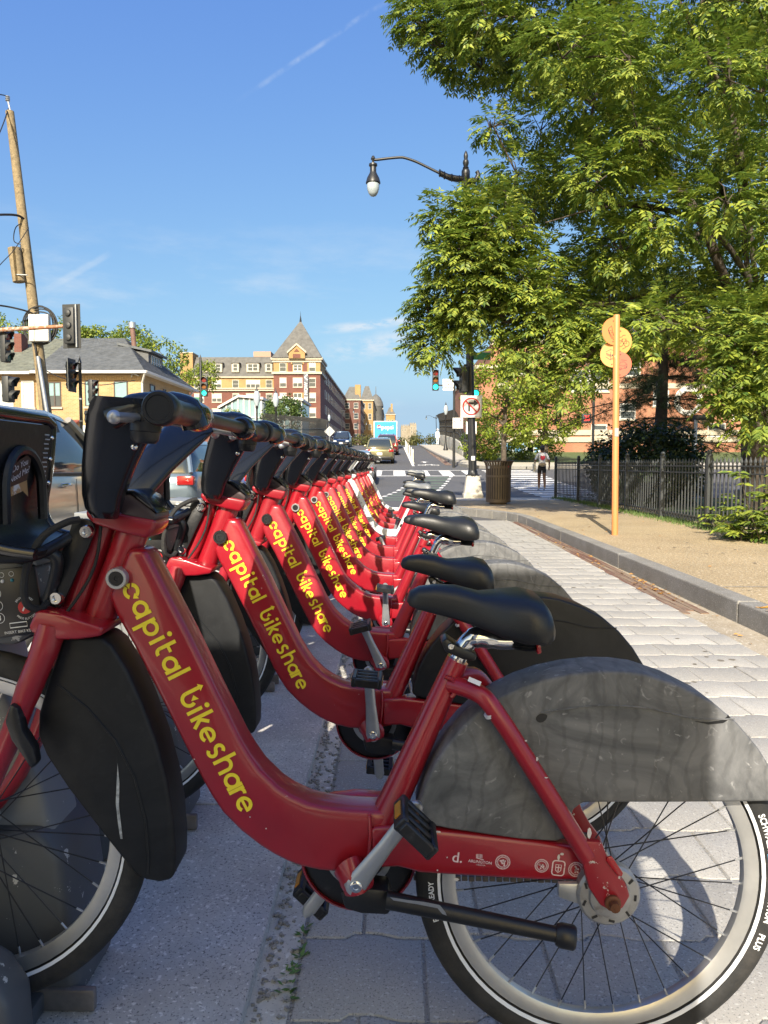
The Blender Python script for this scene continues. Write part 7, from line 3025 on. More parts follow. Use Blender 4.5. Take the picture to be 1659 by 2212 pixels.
# ---- the big walnut-like tree in the park
rg = random.Random(5)
TX, TY = 7.15, 14.2
tree = thing('walnut_tree', 'large broad tree with feathery compound leaves behind the park fence', 'tree', (TX, TY, .15))
sk = Skeleton()
r0 = sk.node((TX, TY, .1), -1)
t1 = sk.path([(TX - .05, TY, 1.0), (TX - .1, TY, 2.0), (TX - .05, TY, 2.7)], r0, 3)
root_i = t1
sk.path([(6.5, 13.8, 4.2), (6.0, 13.4, 6.5), (5.5, 13.1, 9.0), (4.6, 12.8, 11.2)], t1)
sk.path([(6.95, 14.3, 4.5), (6.75, 14.1, 7.5), (6.4, 13.9, 10.5), (6.2, 13.9, 13.0)], t1)
sk.path([(7.7, 14.4, 4.6), (8.6, 14.6, 7.2), (9.3, 14.8, 10.0)], t1)
sk.path([(6.1, 13.2, 3.35), (4.9, 12.8, 3.55), (3.6, 12.6, 3.75), (2.3, 12.8, 3.70), (1.2, 13.2, 3.6)], t1)
sk.path([(6.2, 14.0, 4.3), (5.3, 13.7, 5.8), (3.5, 13.6, 7.5), (1.9, 13.6, 8.5), (1.0, 13.7, 9.0)], t1)
sk.path([(6.3, 13.3, 4.6), (5.6, 12.6, 6.6), (4.4, 12.3, 8.6), (3.2, 12.6, 10.4)], t1)
sk.path([(6.2, 13.2, 4.2), (5.0, 12.2, 4.9), (3.6, 11.8, 5.1), (2.4, 12.0, 4.9)], t1)
sk.path([(7.5, 12.8, 3.8), (7.6, 11.4, 4.2), (7.4, 10.2, 4.0)], t1)
sk.path([(6.9, 15.5, 4.3), (6.5, 17.0, 6.5)], t1)
for y_ in (2.2, 2.6):
    pass
EDGE = [(892, 30, 13.8, .42), (915, 12, 13.9, .4), (935, 62, 13.8, .5), (965, 30, 13.8, .5), (960, 95, 13.7, .45), (1000, 120, 13.7, .42), (1030, 60, 13.6, .5), (1045, 130, 13.5, .42), (1075, 266, 13.0, .28), (1060, 275, 13, .22),
        (975, 455, 12.2, .42), (958, 478, 12.2, .3), (1005, 480, 12.2, .45), (970, 520, 12.2, .3), (1000, 545, 12, .5), (960, 570, 12.3, .32), (985, 605, 12.4, .45), (945, 645, 12.8, .38), (925, 660, 12.9, .3),
        (965, 680, 12.8, .45), (930, 705, 13.1, .38), (918, 745, 13.1, .34), (955, 745, 13, .42), (1000, 700, 12.8, .45), (1020, 650, 12.4, .5), (1035, 590, 12.2, .5), (1040, 520, 12.1, .45), (1050, 470, 12, .45),
        (1110, 755, 12.5, .34), (1140, 800, 12.4, .3), (1080, 620, 12.3, .42), (1095, 690, 12.5, .42), (1075, 555, 12.1, .38), (1105, 500, 12.3, .42), (1135, 600, 12.2, .42), (1100, 430, 12.6, .42), (1150, 680, 12.4, .4),
        (1120, 370, 12.8, .42), (1180, 640, 12.2, .42), (1185, 700, 12.2, .38), (1235, 690, 12.2, .42), (1290, 720, 12.2, .4), (1160, 740, 12.4, .3), (1170, 560, 12.3, .42),
        (1200, 740, 12.3, .42), (1260, 790, 12, .4), (1230, 830, 12.2, .34),
        (1560, 720, 10.6, .45), (1620, 700, 10.4, .5), (1590, 780, 10.2, .42), (1640, 800, 10.2, .5), (1610, 860, 10.2, .4), (1650, 900, 10.2, .4), (1570, 850, 10.4, .3), (1640, 740, 10.1, .45)]
POLY = [(905, -700), (900, -5), (1010, 40), (1075, 120), (1130, 230), (1120, 300), (1085, 370), (1060, 440), (1040, 560), (1010, 640), (1000, 700), (1090, 730), (1180, 770), (1290, 800), (1400, 740), (1500, 700), (1560, 700), (1640, 820),
        (1800, 850), (2200, 500), (2300, -500), (1900, -700)]
clumps = [(px(x, y, Y), r) for x, y, Y, r in EDGE]
tries = 0
while len(clumps) < 222 and tries < 14000:
    tries += 1
    x, y = rg.uniform(900, 2300), rg.uniform(-600, 860)
    if not in_poly(x, y, POLY):
        continue
    if x > 1700 and rg.random() < .6:
        continue
    if y < -60 and rg.random() < .55:
        continue
    q0 = px(x, y, TY)
    dx, dz = (q0.x - TX) / 6.6, (q0.z - 7.2) / 7.4
    rem = 1 - dx * dx - dz * dz
    if rem <= 0.02:
        rem = .02
    ch = 5.0 * math.sqrt(rem)
    Y = TY - .3 + rg.uniform(-1, .75) * ch * .8
    if 1430 < x < 1660 and 0 < y < 640 and rg.random() < .7:
        Y = TY + rg.uniform(.3, .8) * ch
    q = px(x, y, Y)
    if q.z < 2.9:
        continue
    r = rg.uniform(.42, .68)
    if any((q - c).length < (r + rr) * .62 for c, rr in clumps):
        continue
    clumps.append((q, r))
order = sorted(range(len(clumps)), key=lambda i: (clumps[i][0] - sk.p[root_i]).length)
tips = []
for i in order:
    c, r = clumps[i]
    tip = sk.reach(c + V((0, 0, -.1)), rg, root_i)
    tips.append((c, r, tip))
vs, fs = [], []
twig = MB()
for c, r, tip in tips:
    n = int(95 * (r / .5) ** 2)
    for _ in range(n):
        v = rvec(rg)
        v = V((v.x, v.y, v.z * .72))
        p = c + v * r
        d = (v.normalized() * .9 + V((rg.uniform(-.5, .5), rg.uniform(-.5, .5), rg.uniform(-.35, .25)))).normalized()
        compound(vs, fs, p, d, rg.uniform(.20, .34), rg, rg.choice((4, 5, 5, 6)), rg.uniform(.85, 1.1))
    for _ in range(5):
        v = rvec(rg) * r * .8
        m1 = c + v * .5 + V((0, 0, .05))
        twig.tube([sk.p[tip], m1, c + v], [.012, .008, .004], 4, caps=False)
bt = MB()
sk.build(bt, tip=.012, top=.46, power=1.95)
tk = bt.build('trunk', M_BARK, tree, angle=180, fix=False)
twig.build('twigs', M_BARK, tree, angle=180, fix=False)
mesh_from('crown', vs, fs, M_LEAF, tree, BASE[tree.name])


def small_tree(name, label, cat, base, trunk_h, r, crown_c, crown_r, n_cl, cl_r, per, m, L=.12, w=.32, seed=1, bark=M_BARK, group=None, flat=.8, shape=None):
    rg = random.Random(seed)
    o = thing(name, label, cat, base, group)
    base, cc = V(base), V(crown_c)
    sk = Skeleton()
    a = sk.node(base + V((0, 0, -.05)), -1)
    b = sk.path([base + V((0, 0, trunk_h * .5)), V((cc.x * .3 + base.x * .7, cc.y * .3 + base.y * .7, base.z + trunk_h))], a, 3)
    vs, fs = [], []
    pts = []
    for _ in range(n_cl):
        v = rvec(rg)
        v = v.normalized() * (v.length ** .5)
        q = cc + V((v.x * crown_r[0], v.y * crown_r[1], v.z * crown_r[2]))
        if shape:
            q = shape(q, rg)
        pts.append(q)
    pts.sort(key=lambda q: (q - sk.p[b]).length)
    for q in pts:
        sk.reach(q, rg, b if trunk_h > .3 else 0, step=.6)
        simple_cluster(vs, fs, q, cl_r * rg.uniform(.7, 1.25), per, rg, L, w, flat)
    mb = MB()
    sk.build(mb, tip=.012, top=r)
    mb.build('trunk', bark, o, angle=180, fix=False)
    mesh_from('crown', vs, fs, m, o, BASE[o.name])
    return o


def at_px(x, Y, z=None):
    return V((px(x, 1003, Y).x, Y, gz(Y) + .1 if z is None else z))


# golden-green street trees beyond the side street
small_tree('ginkgo_tree', 'yellow-green street tree behind the litter bin, trunk left of the walker', 'tree', at_px(1088, 46), 3.4, .17, px(1095, 855, 46), (2.6, 2.0, 3.0), 85, .55, 95, M_LEAFY, .16, .42, 21, group='golden street trees')
small_tree('ginkgo_tree', 'yellow-green street tree directly behind the walking woman', 'tree', at_px(1177, 48), 3.6, .18, px(1170, 868, 48), (2.8, 2.0, 3.1), 90, .55, 95, M_LEAFY, .16, .42, 22, group='golden street trees')
small_tree('leafy_bush', 'bright green bush left of the tree trunk beyond the lamp pole', 'bush', at_px(1050, 50), .3, .06, px(1050, 960, 50), (1.6, 1.4, 1.0), 26, .45, 80, M_LEAFY, .16, .4, 23)
small_tree('leafy_bush', 'yellow-green bush to the left of the walking woman', 'bush', at_px(1140, 52), .3, .06, px(1140, 970, 52), (2.4, 1.4, .8), 26, .45, 80, M_LEAFY, .16, .4, 24)
# dark rounded shrub and pine behind the fence
small_tree('dark_shrub', 'broad dark green rounded shrub behind the picket fence', 'shrub', at_px(1392, 17.5, .15), .2, .08, V((px(1392, 1003, 17.5).x, 17.5, .95)), (1.12, 1.4, 1.0), 120, .34, 150, M_LEAFD, .085, .42, 25, M_BARKD)


def droop(q, rg):
    return q


pine = thing('pine_tree', 'dark drooping pine between the orange pole and the big tree', 'tree', V((px(1425, 1003, 24).x, 24, .15)))
rg = random.Random(31)
sk = Skeleton()
a = sk.node(BASE[pine.name] + V((0, 0, -.05)), -1)
pxx = BASE[pine.name].x
b = sk.path([(pxx, 24, 2.0), (pxx + .05, 24, 4.5), (pxx, 24, 7.5)], a, 4)
vs, fs = [], []
for k in range(95):
    h = rg.uniform(1.6, 6.8)
    ang = rg.uniform(0, 2 * PI)
    rr = rg.uniform(1.2, 3.9) * (1 - (h - 1.9) / 9)
    q = V((pxx + rr * math.cos(ang), 24 + rr * .8 * math.sin(ang), h - rr * .12))
    i = min(range(len(sk.p)), key=lambda i: abs(sk.p[i].z - h - .3) + (sk.p[i].xy - V((pxx, 24))).length * 3)
    cur = i
    s0 = sk.p[i]
    n = 6
    for j in range(1, n + 1):
        p = s0.lerp(q, j / n) + V((rg.gauss(0, .05), rg.gauss(0, .05), math.sin(j / n * PI) * .15))
        cur = sk.node(p, cur)
        if j > 1:
            for _ in range(9):
                c = p + rvec(rg) * .28
                c.z -= .05
                ax = rvec(rg).normalized()
                for _ in range(24):
                    d = (rvec(rg).normalized() + ax * .5 + V((0, 0, -.25))).normalized()
                    L = rg.uniform(.10, .19)
                    leaflet(vs, fs, c, d, rvec(rg).normalized(), L, .004)
mb = MB()
sk.build(mb, tip=.014, top=.22)
mb.build('trunk', M_BARKD, pine, angle=180, fix=False)
mesh_from('crown', vs, fs, M_NEEDLE, pine, BASE[pine.name])


# young ailanthus-like shoots at the fence by the picture edge
def shoots(label, X, Y, n, h, spread, seed, z0=.15, size=1.0):
    rg = random.Random(seed)
    o = thing('leafy_sapling', label, 'sapling', (X, Y, z0))
    vs, fs = [], []
    mb = MB()
    for _ in range(n):
        d = V((rg.gauss(0, spread), rg.gauss(0, spread), rg.uniform(.7, 1.0) * h))
        a = V((X + rg.gauss(0, .1), Y + rg.gauss(0, .15), z0 - .02))
        P = [a, a + d * .5 + V((rg.gauss(0, .04), rg.gauss(0, .04), 0)), a + d]
        mb.tube(smooth_path(P, 3), [.009, .008, .008, .007, .006, .005, .004], 5, caps=False)
        for k in range(int(10 * h / .6)):
            t = rg.uniform(.2, 1)
            p = a.lerp(a + d, t)
            an = rg.uniform(0, 6.28)
            compound(vs, fs, p, V((math.cos(an), math.sin(an), rg.uniform(0, .6))).normalized(), rg.uniform(.14, .26), rg, rg.choice((4, 5)), size * rg.uniform(.75, 1))
    mb.build('stem', M_BARK, o, angle=180, fix=False)
    mesh_from('crown', vs, fs, M_LEAF, o, BASE[o.name])


shoots('leafy green sapling growing through the fence at the right edge of the picture', 4.52, 8.75, 9, .95, .16, 41)
shoots('low leafy shoots sprawling on the sidewalk side of the fence', 4.33, 9.1, 8, .42, .18, 42)
shoots('sparse green shoots between two fence posts', 4.62, 10.4, 3, .6, .1, 43)
# street tree before the apartment block
small_tree('street_tree', 'round green street tree in front of the brick tower', 'tree', at_px(612, 85), 2.2, .16, px(613, 895, 85), (2.3, 2.0, 2.0), 70, .55, 70, M_LEAFM, .22, .42, 51)
# trees behind the tan house
for k, (x, y, Y, rx_, rz_, lab) in enumerate(((20, 730, 60, 2.9, 2.2, 'green tree top above the neighbour house at the picture edge'), (150, 740, 62, 2.2, 1.9, 'green tree top just right of the mast arm signal above the house'),
                                           (215, 738, 62, 2.0, 1.1, 'low green tree top behind the middle of the tan house ridge'), (285, 742, 60, 1.8, 1.3, 'feathery tree top behind the end of the tan house ridge'),
                                           (345, 775, 58, 1.9, 1.9, 'green tree behind the dormer of the tan house'))):
    c = px(x, y, Y)
    small_tree('backyard_tree', lab, 'tree', (c.x, Y, gz(Y)), c.z - rz_ - gz(Y), .18, c, (rx_, 1.8, rz_), 42, .5, 60, M_LEAF, .24, .3, 60 + k, group='trees behind the tan house')
small_tree('street_tree', 'pale green tree between the tan house and the yellow stair tower', 'tree', at_px(432, 66), 3.0, .14, px(432, 812, 66), (1.6, 1.5, 1.3), 34, .45, 60, M_LEAFY, .2, .35, 70)
small_tree('street_tree', 'small light tree before the left glass pavilion', 'tree', at_px(502, 84), 2.2, .1, px(502, 897, 84), (1.0, 1.0, .9), 18, .35, 50, M_LEAFY, .18, .35, 71)
# hedges along the bridge and the far road
def hedge(label, xa, xb, Y, ytop, seed, m=M_LEAFH, dep=3):
    rg = random.Random(seed)
    a, b = px(xa, ytop, Y), px(xb, ytop, Y)
    o = thing('hedge', label, 'hedge', ((a.x + b.x) / 2, Y, gz(Y)))
    vs, fs = [], []
    n = int((b.x - a.x) * 9)
    for _ in range(n):
        x = rg.uniform(a.x, b.x)
        z1 = a.z * rg.uniform(.82, 1.0)
        z = gz(Y) + (z1 - gz(Y)) * rg.random() ** .5
        simple_cluster(vs, fs, (x, Y + rg.uniform(0, dep), z), .45, 34, rg, .26, .3)
    st_ = MB()
    for _ in range(int((b.x - a.x) * 2) + 2):
        x = rg.uniform(a.x, b.x)
        st_.tube([(x, Y + 1, gz(Y) - .1), (x + rg.uniform(-.2, .2), Y + 1, a.z * .9)], .03, 4)
    st_.build('stems', M_BARK, o, fix=False)
    mesh_from('foliage', vs, fs, m, o, BASE[o.name])


hedge('olive green hedge between the oncoming car and the truck', 741, 806, 100, 938, 81)
hedge('olive hedge right of the truck on the bridge crest', 858, 893, 104, 944, 82)
hedge('reddish green hedge left of the figure in white', 888, 942, 98, 932, 83)
hedge('green bush right of the figure in white by the railing', 948, 975, 92, 925, 84, M_LEAFM)
small_tree('dark_shrub', 'green shrub on the verge left of the golden street tree', 'shrub', at_px(1035, 58), .3, .06, px(1040, 935, 58), (1.5, 1.2, 1.5), 30, .5, 70, M_LEAFM, .18, .35, 72, M_BARKD)
# ------------------------------------------------------------------ vehicles
M_TYRE = MATS['tyre_rubber']
M_CARGLASS = mat('car_glass', (.03, .04, .048), .05, var=.1, scale=1, spec=.9)
M_TAIL = mat('tail_lamp', (.30, .012, .012), .2, var=.05, coat=.6)
M_HEADL = mat('head_lamp', (.62, .64, .66), .12, var=.05, coat=.6)
M_TRIMBLK = mat('car_black_trim', (.02, .02, .021), .5, var=.1)
M_ALLOY = mat('wheel_alloy', (.42, .43, .44), .3, metal=.8, var=.1)


def paint(name, c, metal=.55, rough=.28):
    return mat(name, c, rough, metal=metal, var=.04, scale=2, coat=.8)


def car(label, X, Y, heading, m, L=4.75, W=1.88, H=1.66, name='parked_car', plate=True, roof_bar=False, detail=False):
    """heading 0: nose away from the station"""
    o = thing(name, label, 'car', (X, Y, gz(Y)), local=True)
    sl = math.atan2(gz(Y + 1.5) - gz(Y - 1.5), 3.0)
    o.rotation_euler = (sl * math.cos(heading), 0, heading)
    h = L / 2
    w = W / 2
    belt = H * .60

    def sect(y, zb, zt, hw, hb):
        g = []
        for a in (0, 1, 2, 3, 4, 5):
            pass
        prof = [(-hb, zb), (-hw, zb + .16), (-hw * 1.0, zb + .34), (-hw * .985, zt - .10), (-hw * .93, zt), (hw * .93, zt), (hw * .985, zt - .10), (hw, zb + .34), (hw, zb + .16), (hb, zb)]
        return [V((x, y, z)) for x, z in prof]
    st = [(-h, .48, belt - .12, w * .84, w * .78), (-h + .06, .36, belt - .02, w * .92, w * .86), (-h + .35, .26, belt + .02, w * .985, w * .9), (-h * .45, .22, belt, w, w * .92), (.2, .22, belt - .02, w, w * .92),
          (h * .45, .22, belt - .04, w, w * .92), (h - .75, .25, belt - .10, w * .98, w * .9), (h - .25, .30, belt - .22, w * .91, w * .84), (h - .03, .40, belt - .36, w * .80, w * .74)]
    body = MB().loft([sect(*s) for s in st]).build('body', m, o, angle=50)
    tall = H > 1.55
    yr = -h + (.10 if tall else .55)

    def gsec(y, z0, z1, hw0, hw1):
        return [V((-hw0, y, z0)), V((-hw0 * .97, y, z0 + (z1 - z0) * .3)), V((-hw1, y, z1 - .06)), V((-hw1 * .86, y, z1)), V((hw1 * .86, y, z1)), V((hw1, y, z1 - .06)), V((hw0 * .97, y, z0 + (z1 - z0) * .3)), V((hw0, y, z0))]
    zb = belt - .03
    gs = [(yr, zb, zb + .05, w * .88, w * .84), (yr + (.32 if tall else .62), zb, H - .09, w * .91, w * .72), (yr + .75 if tall else yr + 1.0, zb, H - .02, w * .92, w * .71), (0, zb, H, w * .93, w * .71), (h * .16, zb, H - .04, w * .93, w * .70),
          (h * .16 + .95, zb, zb + .04, w * .9, w * .84)]
    MB().loft([gsec(*g) for g in gs]).build('glass', M_CARGLASS, o, angle=50)
    rf = MB()
    rs = []
    for y, z0, z1, h0, h1 in gs[1:5]:
        rs.append([V((-h1 * 1.02, y, z1 - .075)), V((-h1 * .87, y, z1 + .008)), V((h1 * .87, y, z1 + .008)), V((h1 * 1.02, y, z1 - .075)), V((h1 * .8, y, z1 - .09)), V((-h1 * .8, y, z1 - .09))])
    rf.loft(rs)
    rf.build('roof', m, o, angle=50)
    for sx in (-1, 1):
        for (i, j) in ((0, 1), (4, 5)):
            a, b = gs[i], gs[j]
            pa = V((sx * (a[4] if i else a[3]) * 1.005, a[0], a[2] - .03))
            pb = V((sx * (b[4] if j != 5 else b[3]) * 1.005, b[0], b[2] - .03))
            MB().tube([pa, pb], .045, 6).build('pillar', m, o)
        pm = MB()
        y = -h * .02
        pm.prism([V((sx * w * .935, y - .05, zb)), V((sx * w * .935, y + .05, zb)), V((sx * w * .735, y + .04, H - .07)), V((sx * w * .735, y - .04, H - .07))],
                 [V((sx * w * .90, y - .05, zb)), V((sx * w * .90, y + .05, zb)), V((sx * w * .70, y + .04, H - .07)), V((sx * w * .70, y - .04, H - .07))])
        pm.build('pillar', M_TRIMBLK, o)
        tl = MB()
        tl.cbox((sx * w * .80, -h + .05, belt - .14), (w * .34, .16, .17))
        tl.build('tail_lamp', M_TAIL, o, bevel=.03)
        hl = MB()
        hl.cbox((sx * w * .70, h - .12, belt - .36), (w * .36, .22, .15))
        hl.build('head_lamp', M_HEADL, o, bevel=.03)
        mr = MB()
        mr.cbox((sx * (w + .10), h * .30, belt + .08), (.20, .12, .15))
        mr.build('mirror', m, o, bevel=.04)
        for y in (-h * .10, h * .26) if not detail else (-h * .16, h * .20):
            hd = MB()
            hd.tube([(sx * (w + .012), y - .11, belt - .12), (sx * (w + .04), y - .05, belt - .115), (sx * (w + .04), y + .05, belt - .115), (sx * (w + .012), y + .11, belt - .12)], .016, 8)
            hd.build('door_handle', M_CHROME if detail else m, o)
        for y in (-h * .62 + .02, h * .60):
            wh = MB()
            M = Matrix.Translation((sx * (w - .10), y, .34)) @ Matrix.Rotation(sx * PI / 2, 4, 'Y')
            wh.lathe([(.20, .115), (.22, .125), (.16, .10), (.06, .11), (.001, .115)], 20, M)
            wheel = wh.build('wheel', M_ALLOY, o)
            MB().ring([(.22, -.10), (.32, -.11), (.345, -.07), (.345, .07), (.32, .11), (.22, .12)], 28, M).build('tyre', M_TYRE, wheel)
            ar = MB()
            ar.lathe([(.385, -.05), (.385, .113)], 24, M, caps=True)
            ar.build('wheel_arch', M_TRIMBLK, o)
    if detail:
        gp = MB()
        for sx in (-1, 1):
            for y in (-h * .03, -h * .42, h * .40):
                gp.tube([(sx * (w + .001), y, .40), (sx * (w + .003), y, .62), (sx * w * .99, y, belt - .06)], .004, 4)
            gp.tube([(sx * (w * .95), -h * .5, belt + .005), (sx * (w * .95), h * .5, belt - .02)], .014, 6)
        gp.build('door_gaps', M_TRIMBLK, o)
    bm_ = MB()
    bm_.cbox((0, -h + .03, .42), (W * .82, .12, .16))
    bm_.build('bumper', M_TRIMBLK, o, bevel=.04)
    bm_ = MB()
    bm_.cbox((0, h - .05, .44), (W * .7, .10, .2))
    bm_.build('grille', M_TRIMBLK, o, bevel=.03)
    if plate:
        for y in (-h - .005, h - .0):
            pl_ = MB()
            pl_.cbox((0, y, belt - .34 if y < 0 else .52), (.34, .02, .17))
            pl_.build('number_plate', M_SIGNWHITE, o)
    if roof_bar:
        for sx in (-1, 1):
            MB().tube([(sx * w * .60, -h * .55, H + .03), (sx * w * .60, h * .1, H + .03)], .025, 6).build('roof_rail', M_TRIMBLK, o)
    return o


P_GOLD = paint('champagne_metallic', (.46, .42, .33), .45, .2)
P_OLIVE = paint('olive_gold_metallic', (.24, .22, .12))
P_RED = paint('dark_red_car', (.22, .02, .022))
P_NAVY = paint('navy_car', (.02, .035, .07))
P_BLUEGREY = paint('blue_grey_car', (.22, .28, .33))
P_SILVER = paint('silver_car', (.42, .43, .43))
P_BLACKC = paint('black_car', (.02, .02, .022))
P_BLUE = paint('blue_car', (.04, .07, .22))

car('champagne metallic crossover waiting beside the nearest docks', -4.35, 8.0, 0, P_GOLD, 4.7, 1.9, 1.66, detail=True)
car('pale blue grey hatchback seen between the second and third handlebars', -4.5, 15.6, 0, P_BLUEGREY, 4.5, 1.84, 1.56, name='stopped_car')
car('blue sedan with red tail lamp behind the fourth handlebar', -4.45, 21.5, 0, P_BLUE, 4.5, 1.8, 1.45, name='stopped_car')
car('grey sedan half hidden behind the white hire bikes', px(812, 1003, 33).x - .95, 33.5, 0, P_SILVER, 4.6, 1.82, 1.45, name='stopped_car')
car('olive gold crossover with dark rear window driving up the bridge', px(820, 1003, 48).x, 50.3, 0, P_OLIVE, 4.85, 1.88, 1.68, name='moving_car', roof_bar=True)
car('dark red estate car just behind the soft drink truck', px(836, 1003, 62).x, 64.5, 0, P_RED, 4.8, 1.9, 1.75, name='moving_car', roof_bar=True)
car('dark navy vehicle with lit-looking lamps coming down the bridge', px(740, 1003, 86).x, 86, PI, P_NAVY, 4.8, 1.95, 1.8, name='moving_car', roof_bar=True)

# soft drink truck
tk_x, tk_y = px(832.5, 1003, 78).x, 78.0
trk = thing('box_truck', 'blue box truck with soft drink logo on its rear doors', 'truck', (tk_x, tk_y, gz(tk_y)), local=True)
trk.rotation_euler = (math.atan2(gz(80) - gz(77), 3), 0, 0)
P_TB = mat('truck_blue', (.045, .30, .62), .4, var=.06, scale=1)
MB().box(-1.25, 1.25, 0, 7.0, .75, 2.95).build('cargo_box', M_WTRIM, trk, bevel=.05)
MB().box(-1.14, 1.14, -.03, -.004, .82, 2.86).build('rear_doors', P_TB, trk)
MB().box(-1.25, 1.25, -.12, .1, .52, .72).build('bumper', M_GALV, trk)
MB().box(-1.05, 1.05, 7.1, 9.0, .5, 2.45).build('cab', P_TB, trk, bevel=.15)
MB().box(-1.1, 1.1, .5, 7.3, .45, .74).build('chassis', M_TRIMBLK, trk)
for sx in (-1, 1):
    for y in (1.4, 2.4, 7.9):
        MB().lathe([(.2, -.14), (.46, -.14), (.48, -.1), (.48, .1), (.46, .14), (.2, .14)], 20, Matrix.Translation((sx * .98, y, .48)) @ Matrix.Rotation(PI / 2, 4, 'Y')).build('wheel', M_TYRE, trk)
    MB().box(sx * 1.0 - .08, sx * 1.0 + .08, -.15, -.11, .56, .68).build('tail_lamp', M_TAIL, trk)
q = text_mb('pepsi', .62, lambda p: V((p.x + .22, -.036, p.y + 2.28)), thick=.006)
q.build('truck_lettering', M_SIGNWHITE, trk, fix=False, smooth=False)
f_ = lambda p: V((-.66 + p.x, -.036, 2.32 + p.y))
q = MB()
poly2(q, arc(0, 0, .22, 0, 345, 28), f_)
q.build('logo_disc', M_SIGNWHITE, trk, fix=False, smooth=False)
f2 = lambda p: V((-.66 + p.x, -.040, 2.32 + p.y))
q = MB()
poly2(q, arc(0, 0, .21, 15, 165, 16) + [(-.08, .02), (.05, .07)], f2)
q.build('logo_red', M_SIGNRED, trk, fix=False, smooth=False)
q = MB()
poly2(q, arc(0, 0, .21, 200, 340, 16) + [(.05, -.07), (-.08, -.09)], f2)
q.build('logo_blue', mat('logo_blue', (.02, .06, .35), .5, var=.03), trk, fix=False, smooth=False)


# ------------------------------------------------------------------ people
M_SKIN = mat('brown_skin', (.17, .085, .05), .55, var=.1, scale=10)
M_SKINL = mat('light_skin', (.45, .27, .19), .55, var=.1, scale=10)
M_HAIR = mat('black_hair', (.012, .010, .009), .5, var=.2, scale=30)
M_SHIRT = mat('white_shirt', (.70, .70, .72), .8, var=.06, scale=12, bump=.2, bscale=20)
M_SHORTS = mat('black_shorts', (.012, .012, .013), .8, var=.2, scale=12)
M_JEANS = mat('blue_jeans', (.10, .16, .28), .85, var=.15, scale=14)
M_SHOE = mat('white_shoe', (.6, .6, .62), .6, var=.1)
M_TOTE = mat('cream_tote', (.62, .55, .42), .8, var=.1, scale=10)


